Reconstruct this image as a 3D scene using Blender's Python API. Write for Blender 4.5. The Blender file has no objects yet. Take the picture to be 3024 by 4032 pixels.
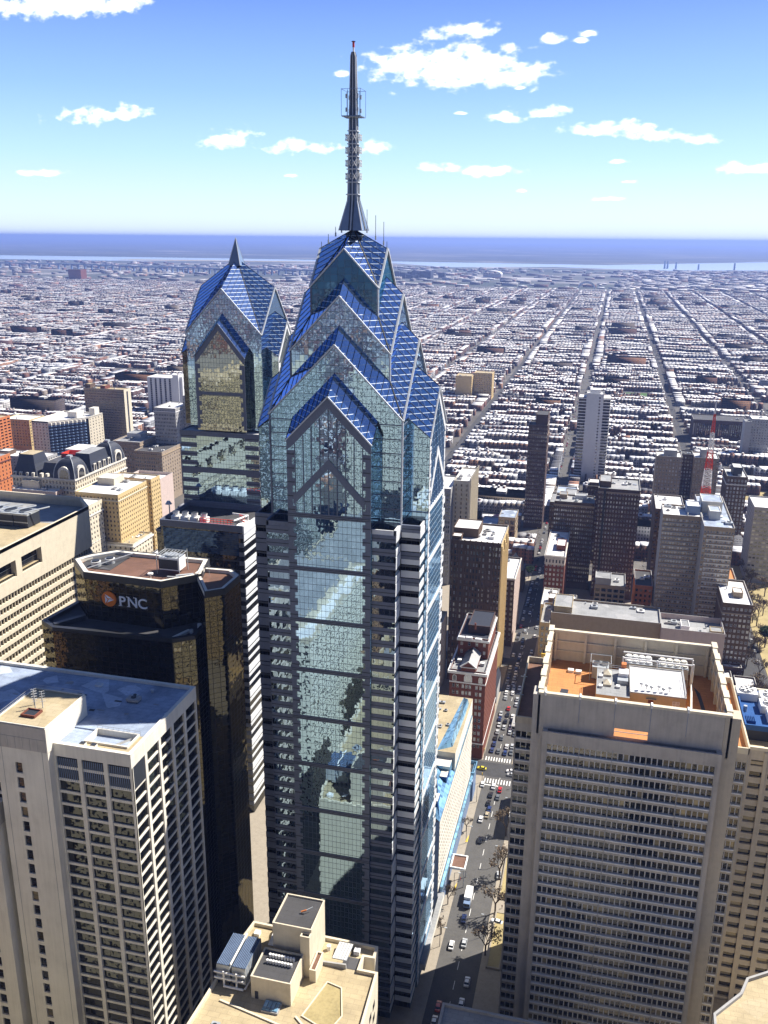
import bpy, math, random
import numpy as np
from mathutils import Vector, Matrix
random.seed(7); rng = np.random.default_rng(7)
SC = bpy.context.scene
COL = SC.collection
R = math.radians

# ------------------------------------------------------------------ camera
cam_d = bpy.data.cameras.new('camera'); cam = bpy.data.objects.new('camera', cam_d); COL.objects.link(cam)
SC.camera = cam
cam_d.sensor_fit = 'VERTICAL'; cam_d.sensor_height = 36; cam_d.lens = 3531.4 / 4032 * 36
cam_d.clip_start = 1; cam_d.clip_end = 200000
az, pit, rol = R(-13.966), R(16.959), 0.00871
f = Vector((math.sin(az) * math.cos(pit), math.cos(az) * math.cos(pit), -math.sin(pit)))
r0 = Vector((math.cos(az), -math.sin(az), 0)); u0 = r0.cross(f)
rr = math.cos(rol) * r0 + math.sin(rol) * u0; uu = math.cos(rol) * u0 - math.sin(rol) * r0
cam.matrix_world = Matrix(((rr.x, uu.x, -f.x, 0), (rr.y, uu.y, -f.y, 0), (rr.z, uu.z, -f.z, 245), (0, 0, 0, 1)))

# ------------------------------------------------------------------ light
SUN = Vector((0.68, 0.55, 1.0)).normalized()          # towards the sun: south-west
sun_el = math.asin(SUN.z); sun_az = math.atan2(SUN.x, SUN.y)
sl = bpy.data.lights.new('sun', 'SUN'); sl.energy = 5.0; sl.angle = R(0.5); sl.color = (1.0, 0.93, 0.82)
so = bpy.data.objects.new('sun', sl); COL.objects.link(so); so.location = (0, 0, 600)
so.rotation_euler = (-SUN).to_track_quat('-Z', 'Y').to_euler()
SC.view_settings.view_transform = 'Standard'; SC.view_settings.look = 'None'
SC.view_settings.exposure = 1.0; SC.view_settings.gamma = 1
SC.render.film_transparent = False
SC.cycles.max_bounces = 8; SC.cycles.glossy_bounces = 4; SC.cycles.transparent_max_bounces = 16
SC.cycles.caustics_reflective = False; SC.cycles.caustics_refractive = False
SC.cycles.sample_clamp_indirect = 4
W = bpy.data.worlds.new('World'); SC.world = W; W.use_nodes = True
nt = W.node_tree; nt.nodes.clear()
def N(t, kind, **kw):
    n = t.nodes.new(kind)
    for k, v in kw.items():
        if k.startswith('i_'):
            key = k[2:]; key = int(key) if key.isdigit() else key
            n.inputs[key].default_value = v
        else: setattr(n, k, v)
    return n
def LK(t, a, b): t.links.new(a, b)
sky = N(nt, 'ShaderNodeTexSky', sky_type='NISHITA', sun_disc=False, sun_elevation=sun_el, sun_rotation=sun_az,
        altitude=200, air_density=1.0, dust_density=0.6, ozone_density=3.0)
bg = N(nt, 'ShaderNodeBackground'); bg.inputs['Strength'].default_value = 0.10
ow = N(nt, 'ShaderNodeOutputWorld')
def math_(t, op, a, b=None, c=None):
    n = N(t, 'ShaderNodeMath', operation=op)
    for i, v in enumerate((a, b, c)):
        if v is None: continue
        if isinstance(v, (int, float)): n.inputs[i].default_value = v
        else: LK(t, v, n.inputs[i])
    return n.outputs[0]
def mixc(t, fac, a, b, blend='MIX'):
    n = N(t, 'ShaderNodeMix', data_type='RGBA', blend_type=blend)
    for i, v in ((0, fac), (6, a), (7, b)):
        if isinstance(v, (int, float)): n.inputs[i].default_value = v
        elif isinstance(v, (tuple, list)): n.inputs[i].default_value = (*v[:3], 1)
        else: LK(t, v, n.inputs[i])
    return n.outputs[2]
def noise(t, vec, scale, detail=3, rough=.55):
    n = N(t, 'ShaderNodeTexNoise'); n.inputs['Scale'].default_value = scale
    n.inputs['Detail'].default_value = detail; n.inputs['Roughness'].default_value = rough
    if vec is not None: LK(t, vec, n.inputs['Vector'])
    return n
def ramp(t, fac, pts):
    n = N(t, 'ShaderNodeValToRGB'); LK(t, fac, n.inputs[0]); e = n.color_ramp.elements
    while len(e) < len(pts): e.new(.5)
    for k, (p, c) in enumerate(pts):
        e[k].position = p; e[k].color = (*c, 1) if len(c) == 3 else c
    return n.outputs[0]
tc = N(nt, 'ShaderNodeTexCoord'); sd = N(nt, 'ShaderNodeSeparateXYZ'); LK(nt, tc.outputs['Generated'], sd.inputs[0])
grad = ramp(nt, sd.outputs[2], [(0.0, (.80, .92, 1.0)), (.03, (.68, .87, 1.0)), (.08, (.46, .72, 1.0)), (.14, (.28, .50, .99)), (.22, (.135, .27, .88)), (.36, (.085, .16, .46)), (.6, (.06, .12, .33)), (1.0, (.045, .09, .22))])
gv = N(nt, 'ShaderNodeVectorMath', operation='SCALE'); LK(nt, grad, gv.inputs[0]); gv.inputs['Scale'].default_value = 6.3
base0 = mixc(nt, .82, sky.outputs[0], gv.outputs[0])
north = N(nt, 'ShaderNodeMapRange', interpolation_type='SMOOTHSTEP'); LK(nt, sd.outputs[1], north.inputs[0]); north.inputs[1].default_value = -.5; north.inputs[2].default_value = .35; north.inputs[3].default_value = .48; north.inputs[4].default_value = 1.0
nv = N(nt, 'ShaderNodeVectorMath', operation='SCALE'); LK(nt, base0, nv.inputs[0]); LK(nt, north.outputs[0], nv.inputs['Scale']); base_sky = nv.outputs[0]   # the sky is darker away from the sun
# fair-weather clouds: each stands in its own direction of the sky, ragged by noise
ysafe = math_(nt, 'MAXIMUM', sd.outputs[1], .05)
ca = math_(nt, 'DIVIDE', sd.outputs[0], ysafe); cb_ = math_(nt, 'DIVIDE', sd.outputs[2], ysafe)
cv = N(nt, 'ShaderNodeCombineXYZ'); LK(nt, ca, cv.inputs[0]); LK(nt, math_(nt, 'MULTIPLY', cb_, 1.7), cv.inputs[1])
fb = noise(nt, cv.outputs[0], 16, 7, .55).outputs[0]; fb2 = noise(nt, cv.outputs[0], 55, 5, .52).outputs[0]
CLOUDS = [(200, 10, 300, 75), (480, 0, 110, 40), (1800, 262, 330, 105), (1600, 240, 170, 80), (2040, 275, 170, 75), (1820, 120, 165, 42), (430, 447, 165, 40), (900, 548, 125, 45), (1190, 580, 150, 34),
          (1475, 578, 75, 30), (2400, 500, 190, 40), (2600, 530, 130, 28), (2740, 552, 95, 24), (1980, 460, 82, 28), (2150, 445, 62, 22), (2215, 425, 40, 22), (1718, 660, 92, 24), (1940, 672, 98, 22),
          (2165, 148, 58, 26), (2310, 128, 52, 18), (2280, 158, 30, 14), (140, 678, 105, 14), (1340, 292, 36, 16), (2438, 634, 50, 11), (2920, 662, 140, 26), (2062, 750, 28, 9), (2400, 782, 60, 11), (2050, 346, 25, 9), (1140, 690, 30, 9), (2470, 715, 34, 8), (1810, 445, 32, 8)]
best = None
for (px_, py_, hw, hh) in CLOUDS:
    def ab(x, y):
        d = f + rr * ((x - 1512) / 3531.4) - uu * ((y - 2016) / 3531.4); return d.x / d.y, d.z / d.y
    a0, b0 = ab(px_, py_); sa = abs(ab(px_ + hw, py_)[0] - a0) * 1.12; sb = abs(ab(px_, py_ + hh)[1] - b0) * 1.15
    da = math_(nt, 'MULTIPLY', math_(nt, 'SUBTRACT', ca, a0), 1 / sa); db = math_(nt, 'MULTIPLY', math_(nt, 'SUBTRACT', cb_, b0 - sb * .15), 1 / sb)
    db = math_(nt, 'MAXIMUM', db, math_(nt, 'MULTIPLY', db, -1.45))
    q = math_(nt, 'SUBTRACT', 1.0, math_(nt, 'SQRT', math_(nt, 'ADD', math_(nt, 'MULTIPLY', da, da), math_(nt, 'MULTIPLY', db, db))))
    q = math_(nt, 'MULTIPLY', q, 1.6 if hw > 250 else 1.15)
    best = q if best is None else math_(nt, 'MAXIMUM', best, q)
wob = math_(nt, 'ADD', math_(nt, 'MULTIPLY', math_(nt, 'SUBTRACT', fb, .5), 2.4), math_(nt, 'MULTIPLY', math_(nt, 'SUBTRACT', fb2, .5), 3.0))
dens = math_(nt, 'ADD', best, wob)
mr = N(nt, 'ShaderNodeMapRange', interpolation_type='SMOOTHSTEP'); LK(nt, dens, mr.inputs[0]); mr.inputs[1].default_value = .0; mr.inputs[2].default_value = 1.15
mr2 = math_(nt, 'MULTIPLY', mr.outputs[0], math_(nt, 'GREATER_THAN', sd.outputs[1], .06))
ccol = ramp(nt, math_(nt, 'ADD', fb2, math_(nt, 'MULTIPLY', dens, .25)), [(.42, (7.2, 7.9, 9.0)), (.60, (9.3, 9.4, 9.6))])
LK(nt, mixc(nt, mr2, base_sky, ccol), bg.inputs[0]); LK(nt, bg.outputs[0], ow.inputs[0])
W.cycles.sampling_method = 'MANUAL'; W.cycles.sample_map_resolution = 512

# ------------------------------------------------------------------ materials
def newmat(name):
    m = bpy.data.materials.new(name); m.use_nodes = True; t = m.node_tree; t.nodes.clear()
    out = N(t, 'ShaderNodeOutputMaterial'); return m, t, out
def plain(name, col, rough=.85, var=.25, scale=.35, metal=0, dirt=None, spec=.3):
    """solid surface with mottling and streaks that stay put whatever the light"""
    m, t, out = newmat(name)
    g = N(t, 'ShaderNodeNewGeometry')
    n1 = noise(t, g.outputs['Position'], scale, 5, .6)
    mp = N(t, 'ShaderNodeMapping'); LK(t, g.outputs['Position'], mp.inputs[0]); mp.inputs['Scale'].default_value = (1.3, 1.3, .08)
    n2 = noise(t, mp.outputs[0], 1.0, 3, .6)
    s = math_(t, 'ADD', math_(t, 'MULTIPLY', n1.outputs[0], .6), math_(t, 'MULTIPLY', n2.outputs[0], .4))
    dk = tuple(c * (1 - var) for c in col); lt = tuple(min(1, c * (1 + var * .7)) for c in col)
    c = ramp(t, s, [(.3, dk), (.5, col), (.72, lt)])
    p = N(t, 'ShaderNodeBsdfPrincipled'); LK(t, c, p.inputs['Base Color'])
    p.inputs['Roughness'].default_value = rough; p.inputs['Metallic'].default_value = metal
    p.inputs['Specular IOR Level'].default_value = spec
    LK(t, p.outputs[0], out.inputs[0]); return m
def roofmat(name, col, patch=(.5, .5, .5), amt=.35, var=.3):
    """flat roof: membrane with seams, patches and ponding stains"""
    m, t, out = newmat(name)
    g = N(t, 'ShaderNodeNewGeometry')
    n1 = noise(t, g.outputs['Position'], .12, 6, .65)
    n2 = noise(t, g.outputs['Position'], 1.1, 4, .6)
    v = N(t, 'ShaderNodeTexVoronoi'); v.inputs['Scale'].default_value = .16; LK(t, g.outputs['Position'], v.inputs['Vector'])
    br = N(t, 'ShaderNodeTexBrick'); LK(t, g.outputs['Position'], br.inputs['Vector'])
    br.inputs['Scale'].default_value = .16; br.inputs['Mortar Size'].default_value = .012
    br.inputs['Color1'].default_value = (1, 1, 1, 1); br.inputs['Color2'].default_value = (.88, .88, .88, 1); br.inputs['Mortar'].default_value = (.72, .72, .72, 1)
    a = ramp(t, n1.outputs[0], [(.35, tuple(c * (1 - var) for c in col)), (.6, col)])
    b = mixc(t, math_(t, 'MULTIPLY', math_(t, 'GREATER_THAN', v.outputs['Color'], .72), amt), a, patch)
    c = mixc(t, math_(t, 'MULTIPLY', math_(t, 'GREATER_THAN', n2.outputs[0], .62), .3), b, tuple(x * .5 for x in col))
    d = mixc(t, .8, c, br.outputs[0], 'MULTIPLY')
    p = N(t, 'ShaderNodeBsdfPrincipled'); LK(t, d, p.inputs['Base Color']); p.inputs['Roughness'].default_value = .8
    LK(t, p.outputs[0], out.inputs[0]); return m
def glassmat(name, inner, tint, refl, du, dv, mw=.08, mh=.08, mull=(.1, .12, .14), wob=.03, tilt=.012, span=0, spanc=(.1, .12, .15),
             blind=.0, blindc=(.5, .48, .42), rough=.02):
    """coated curtain wall: every pane leans a little its own way; UVs are metres across and up"""
    m, t, out = newmat(name)
    uv = N(t, 'ShaderNodeUVMap'); uv.uv_map = 'UVMap'
    sp = N(t, 'ShaderNodeSeparateXYZ'); LK(t, uv.outputs[0], sp.inputs[0])
    cu = math_(t, 'DIVIDE', sp.outputs[0], du); cv = math_(t, 'DIVIDE', sp.outputs[1], dv)
    fu = math_(t, 'FRACT', cu); fv = math_(t, 'FRACT', cv)
    cb = N(t, 'ShaderNodeCombineXYZ'); LK(t, math_(t, 'FLOOR', cu), cb.inputs[0]); LK(t, math_(t, 'FLOOR', cv), cb.inputs[1])
    wn = N(t, 'ShaderNodeTexWhiteNoise', noise_dimensions='3D'); LK(t, cb.outputs[0], wn.inputs['Vector'])
    g = N(t, 'ShaderNodeNewGeometry')
    off = N(t, 'ShaderNodeVectorMath', operation='MULTIPLY_ADD'); LK(t, wn.outputs['Color'], off.inputs[0]); off.inputs[1].default_value = (9, 9, 9); LK(t, g.outputs['Position'], off.inputs[2])
    nz = noise(t, off.outputs[0], .55, 2, .5)
    a = N(t, 'ShaderNodeVectorMath', operation='SUBTRACT'); LK(t, nz.outputs['Color'], a.inputs[0]); a.inputs[1].default_value = (.5, .5, .5)
    a2 = N(t, 'ShaderNodeVectorMath', operation='SCALE'); LK(t, a.outputs[0], a2.inputs[0]); a2.inputs['Scale'].default_value = wob
    b = N(t, 'ShaderNodeVectorMath', operation='SUBTRACT'); LK(t, wn.outputs['Color'], b.inputs[0]); b.inputs[1].default_value = (.5, .5, .5)
    b2 = N(t, 'ShaderNodeVectorMath', operation='SCALE'); LK(t, b.outputs[0], b2.inputs[0]); b2.inputs['Scale'].default_value = tilt
    s1 = N(t, 'ShaderNodeVectorMath', operation='ADD'); LK(t, a2.outputs[0], s1.inputs[0]); LK(t, b2.outputs[0], s1.inputs[1])
    s2 = N(t, 'ShaderNodeVectorMath', operation='ADD'); LK(t, s1.outputs[0], s2.inputs[0]); LK(t, g.outputs['Normal'], s2.inputs[1])
    s3 = N(t, 'ShaderNodeVectorMath', operation='NORMALIZE'); LK(t, s2.outputs[0], s3.inputs[0])
    dif = N(t, 'ShaderNodeBsdfDiffuse'); gl = N(t, 'ShaderNodeBsdfGlossy'); gl.inputs['Roughness'].default_value = rough
    gl.inputs['Color'].default_value = (*tint, 1); LK(t, s3.outputs[0], gl.inputs['Normal'])
    ic = mixc(t, wn.outputs['Value'], tuple(c * .5 for c in inner), tuple(c * 1.5 for c in inner))
    if blind: ic = mixc(t, math_(t, 'LESS_THAN', wn.outputs['Value'], blind), ic, blindc)
    LK(t, ic, dif.inputs['Color'])
    lw = N(t, 'ShaderNodeFresnel'); lw.inputs['IOR'].default_value = 1.5
    fac = math_(t, 'MINIMUM', math_(t, 'ADD', refl, lw.outputs[0]), 1.0)
    mx = N(t, 'ShaderNodeMixShader'); LK(t, fac, mx.inputs[0]); LK(t, dif.outputs[0], mx.inputs[1]); LK(t, gl.outputs[0], mx.inputs[2])
    mk = math_(t, 'MAXIMUM', math_(t, 'LESS_THAN', fu, mw / du), math_(t, 'LESS_THAN', fv, mh / dv))
    md = N(t, 'ShaderNodeBsdfPrincipled'); md.inputs['Roughness'].default_value = .5; md.inputs['Base Color'].default_value = (*mull, 1)
    if span:
        sm = math_(t, 'GREATER_THAN', fv, 1 - span / dv)
        LK(t, mixc(t, sm, mull, spanc), md.inputs['Base Color']); mk = math_(t, 'MAXIMUM', mk, sm)
    m2 = N(t, 'ShaderNodeMixShader'); LK(t, mk, m2.inputs[0]); LK(t, mx.outputs[0], m2.inputs[1]); LK(t, md.outputs[0], m2.inputs[2])
    LK(t, m2.outputs[0], out.inputs[0]); return m
def panes(name='window_glass', dark=(.012, .014, .018), blindc=(.45, .43, .38), blind=.3, refl=.14, tint=(.8, .85, .9)):
    """window panes: random blinds and depth of tone from object random + per-pane id"""
    m, t, out = newmat(name)
    oi = N(t, 'ShaderNodeObjectInfo'); at = N(t, 'ShaderNodeAttribute', attribute_name='pid', attribute_type='GEOMETRY')
    r = math_(t, 'FRACT', math_(t, 'ADD', math_(t, 'MULTIPLY', oi.outputs['Random'], 7.31), at.outputs['Fac']))
    c = ramp(t, r, [(0, blindc), (blind * .5, tuple(x * .55 for x in blindc)), (blind, dark), (1, tuple(x * 3 for x in dark))])
    p = N(t, 'ShaderNodeBsdfDiffuse'); LK(t, c, p.inputs[0])
    g = N(t, 'ShaderNodeNewGeometry'); nz = noise(t, g.outputs['Position'], 1.3, 1)
    a = N(t, 'ShaderNodeVectorMath', operation='MULTIPLY_ADD'); LK(t, nz.outputs['Color'], a.inputs[0]); a.inputs[1].default_value = (.05,) * 3; LK(t, g.outputs['Normal'], a.inputs[2])
    gl = N(t, 'ShaderNodeBsdfGlossy'); gl.inputs['Roughness'].default_value = .03; gl.inputs['Color'].default_value = (*tint, 1); LK(t, a.outputs[0], gl.inputs['Normal'])
    fr = N(t, 'ShaderNodeFresnel'); fr.inputs[0].default_value = 1.5
    mx = N(t, 'ShaderNodeMixShader'); LK(t, math_(t, 'ADD', fr.outputs[0], refl), mx.inputs[0]); LK(t, p.outputs[0], mx.inputs[1]); LK(t, gl.outputs[0], mx.inputs[2])
    LK(t, mx.outputs[0], out.inputs[0]); return m
def attrmat(name, rough=.85, win=False):
    m, t, out = newmat(name)
    at = N(t, 'ShaderNodeAttribute', attribute_name='Col'); g = N(t, 'ShaderNodeNewGeometry')
    n1 = noise(t, g.outputs['Position'], .25, 4, .6)
    c = mixc(t, .55, at.outputs['Color'], ramp(t, n1.outputs[0], [(.3, (.6, .6, .6)), (.6, (1, 1, 1))]), 'MULTIPLY')
    if win:                                              # window openings of the row house walls
        uv = N(t, 'ShaderNodeUVMap'); uv.uv_map = 'UVMap'; sp = N(t, 'ShaderNodeSeparateXYZ'); LK(t, uv.outputs[0], sp.inputs[0])
        fu = math_(t, 'FRACT', math_(t, 'DIVIDE', sp.outputs[0], 2.3)); fv = math_(t, 'FRACT', math_(t, 'DIVIDE', sp.outputs[1], 3.1))
        mk = math_(t, 'MULTIPLY', math_(t, 'LESS_THAN', math_(t, 'ABSOLUTE', math_(t, 'SUBTRACT', fu, .5)), .22),
                   math_(t, 'LESS_THAN', math_(t, 'ABSOLUTE', math_(t, 'SUBTRACT', fv, .5)), .27))
        sz = N(t, 'ShaderNodeSeparateXYZ'); LK(t, g.outputs['True Normal'], sz.inputs[0])
        mk = math_(t, 'MULTIPLY', mk, math_(t, 'LESS_THAN', math_(t, 'ABSOLUTE', sz.outputs[2]), .3))
        c = mixc(t, mk, c, (.03, .035, .045))
    p = N(t, 'ShaderNodeBsdfPrincipled'); LK(t, c, p.inputs['Base Color']); p.inputs['Roughness'].default_value = rough
    LK(t, p.outputs[0], out.inputs[0]); return m

M = {}
M['granite'] = plain('blue_grey_granite', (.125, .145, .20), .45, .15, 1.5)
M['granite_dark'] = plain('dark_granite_stripe', (.035, .04, .055), .4, .1)
M['granite_lit'] = plain('sunlit_granite_frame', (.62, .64, .66), .5, .08)  # lit copy of the granite: sunlight painted into the west faces
M['ol_glass'] = glassmat('blue_tower_glass', (.012, .03, .055), (.50, .73, .95), .60, 1.27, 1.95, .08, .12, (.06, .08, .12), .026, .007)
M['ol_west'] = glassmat('blue_tower_west_glass', (.02, .11, .24), (.5, .73, .95), .25, 1.27, 1.95, .10, .14, (.42, .55, .68), .02, .007)  # west copy: bluer inner colour and paler mullions stand in for daylight
M['ol_strip'] = glassmat('blue_tower_strip_glass', (.010, .02, .04), (.52, .70, .88), .45, 1.55, 3.9, .06, .06, (.06, .08, .12), .03, .010)
M['ol_roof'] = glassmat('blue_roof_glass', (.02, .06, .17), (.42, .62, .98), .52, 1.9, 1.9, .02, .15, (.55, .66, .80), .012, .010)
M['ol_top'] = glassmat('teal_top_glass', (.015, .09, .15), (.22, .42, .58), .30, 1.9, 1.9, .08, .08, (.03, .06, .10), .02, .008)
M['white_metal'] = plain('pale_metal', (.55, .58, .62), .45, .1)
M['spire_metal'] = plain('blue_grey_metal', (.15, .22, .36), .5, .2)
M['dark_metal'] = plain('dark_metal', (.03, .035, .045), .5, .2)
M['galv'] = plain('galvanised_metal', (.42, .45, .48), .45, .2, metal=.3)
M['red_paint'] = plain('red_paint', (.62, .05, .02), .5, .15)
M['white_paint'] = plain('white_paint', (.78, .78, .77), .5, .08)
M['orange_deck'] = roofmat('orange_roof_coating', (.52, .22, .07), (.40, .17, .06), .25, .2)
M['precast'] = plain('precast_concrete', (.43, .40, .365), .8, .24, .22)
M['precast_warm'] = plain('warm_concrete', (.46, .41, .33), .85, .16, .5)
M['cream'] = plain('cream_stone', (.60, .54, .42), .85, .14, .4)
M['ivory'] = plain('ivory_concrete', (.66, .63, .56), .8, .2, .12)
M['buff'] = plain('buff_brick', (.36, .28, .19), .9, .15, .5)
M['yellow'] = plain('yellow_brick', (.56, .42, .21), .9, .12, .5)
M['pinkish'] = plain('pink_stone', (.52, .42, .38), .9, .12, .4)
M['brown'] = plain('brown_brick', (.115, .078, .055), .9, .25, .4)
M['darkbrown'] = plain('dark_brown_brick', (.085, .055, .048), .9, .2, .5)
M['redbrick'] = plain('red_brick', (.17, .06, .04), .9, .2, .5)
M['orangebrick'] = plain('orange_brick', (.50, .17, .06), .9, .18, .5)
M['tan'] = plain('tan_brick', (.30, .24, .18), .9, .15, .4)
M['greystone'] = plain('grey_stone', (.34, .34, .34), .9, .15, .4)
M['whitewall'] = plain('white_rendered_wall', (.66, .66, .66), .8, .08, .4)
M['slate'] = plain('slate', (.035, .04, .055), .55, .25, .7)
M['roof_white'] = roofmat('white_roof', (.78, .78, .78), (.5, .5, .52), .4, .18)
M['roof_grey'] = roofmat('grey_roof', (.30, .31, .32), (.42, .42, .43), .4, .25)
M['roof_blue'] = roofmat('blue_and_shade_roof', (.34, .41, .54), (.60, .66, .76), .55, .45)  # real blue roofs; on the white-framed tower the blue is painted shade
M['roof_dark'] = roofmat('dark_roof', (.06, .06, .065), (.11, .11, .12), .4, .3)
M['roof_brown'] = roofmat('brown_gravel_roof', (.17, .085, .055), (.2, .11, .08), .3, .3)
M['roof_tan'] = roofmat('tan_gravel_roof', (.44, .36, .22), (.5, .43, .30), .3, .25)
M['win'] = panes()
M['win_dark'] = panes('dark_window_glass', (.008, .009, .011), (.30, .25, .15), .14, .05, (.8, .75, .65))
M['win_pale'] = panes('pale_window_glass', (.02, .025, .03), (.62, .62, .60), .55, .12)
M['bronze'] = glassmat('bronze_glass', (.006, .005, .004), (.42, .38, .26), .20, 2.4, 1.75, .16, .14, (.010, .009, .008), .05, .014)
M['bronze_strip'] = plain('black_metal_coping', (.03, .032, .036), .4, .2)
M['black_glass'] = glassmat('black_window_wall', (.006, .007, .009), (.55, .55, .5), .10, 1.6, 3.5, .05, .05, (.02, .02, .02), .04, .03)
M['asphalt'] = plain('asphalt', (.055, .056, .06), .9, .3, .3)
M['asphalt2'] = plain('worn_asphalt', (.09, .088, .086), .9, .25, .2)
M['pave'] = plain('pavement_concrete', (.30, .265, .215), .9, .2, .5)
M['mark'] = plain('road_paint', (.7, .7, .68), .8, .2, 3)
M['mark_y'] = plain('yellow_road_paint', (.75, .5, .06), .8, .2, 3)
M['bark'] = plain('bark', (.09, .07, .055), .95, .3, 2)
M['grass'] = plain('grass', (.06, .13, .035), .95, .3, .2)
M['drygrass'] = plain('dry_grass', (.34, .28, .14), .95, .35, .12)
M['blossom'] = plain('pink_blossom', (.62, .34, .42), .9, .3, 1)
M['evergreen'] = plain('dark_evergreen', (.025, .05, .02), .95, .3, 1)
M['buds'] = plain('bare_twigs_with_buds', (.17, .13, .09), .95, .35, 1)
M['blueglassroof'] = glassmat('pale_blue_roof_glass', (.16, .32, .48), (.6, .8, 1), .12, 1.6, 1.6, .05, .05, (.25, .45, .62), .004, .004)
M['screenblue'] = glassmat('blue_louvre', (.01, .03, .085), (.2, .35, .7), .10, 1.4, .9, .06, .12, (.008, .02, .05), .01, .01)
M['bluepaint'] = plain('bright_blue_paint', (.015, .08, .26), .5, .2)
M['house'] = attrmat('row_house_walls', win=True); M['houseroof'] = attrmat('row_house_roofs')
M['tyre'] = plain('tyre_rubber', (.02, .02, .02), .9, .1)
M['carglass'] = plain('car_glass', (.02, .025, .03), .1, .1, spec=.8)

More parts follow.
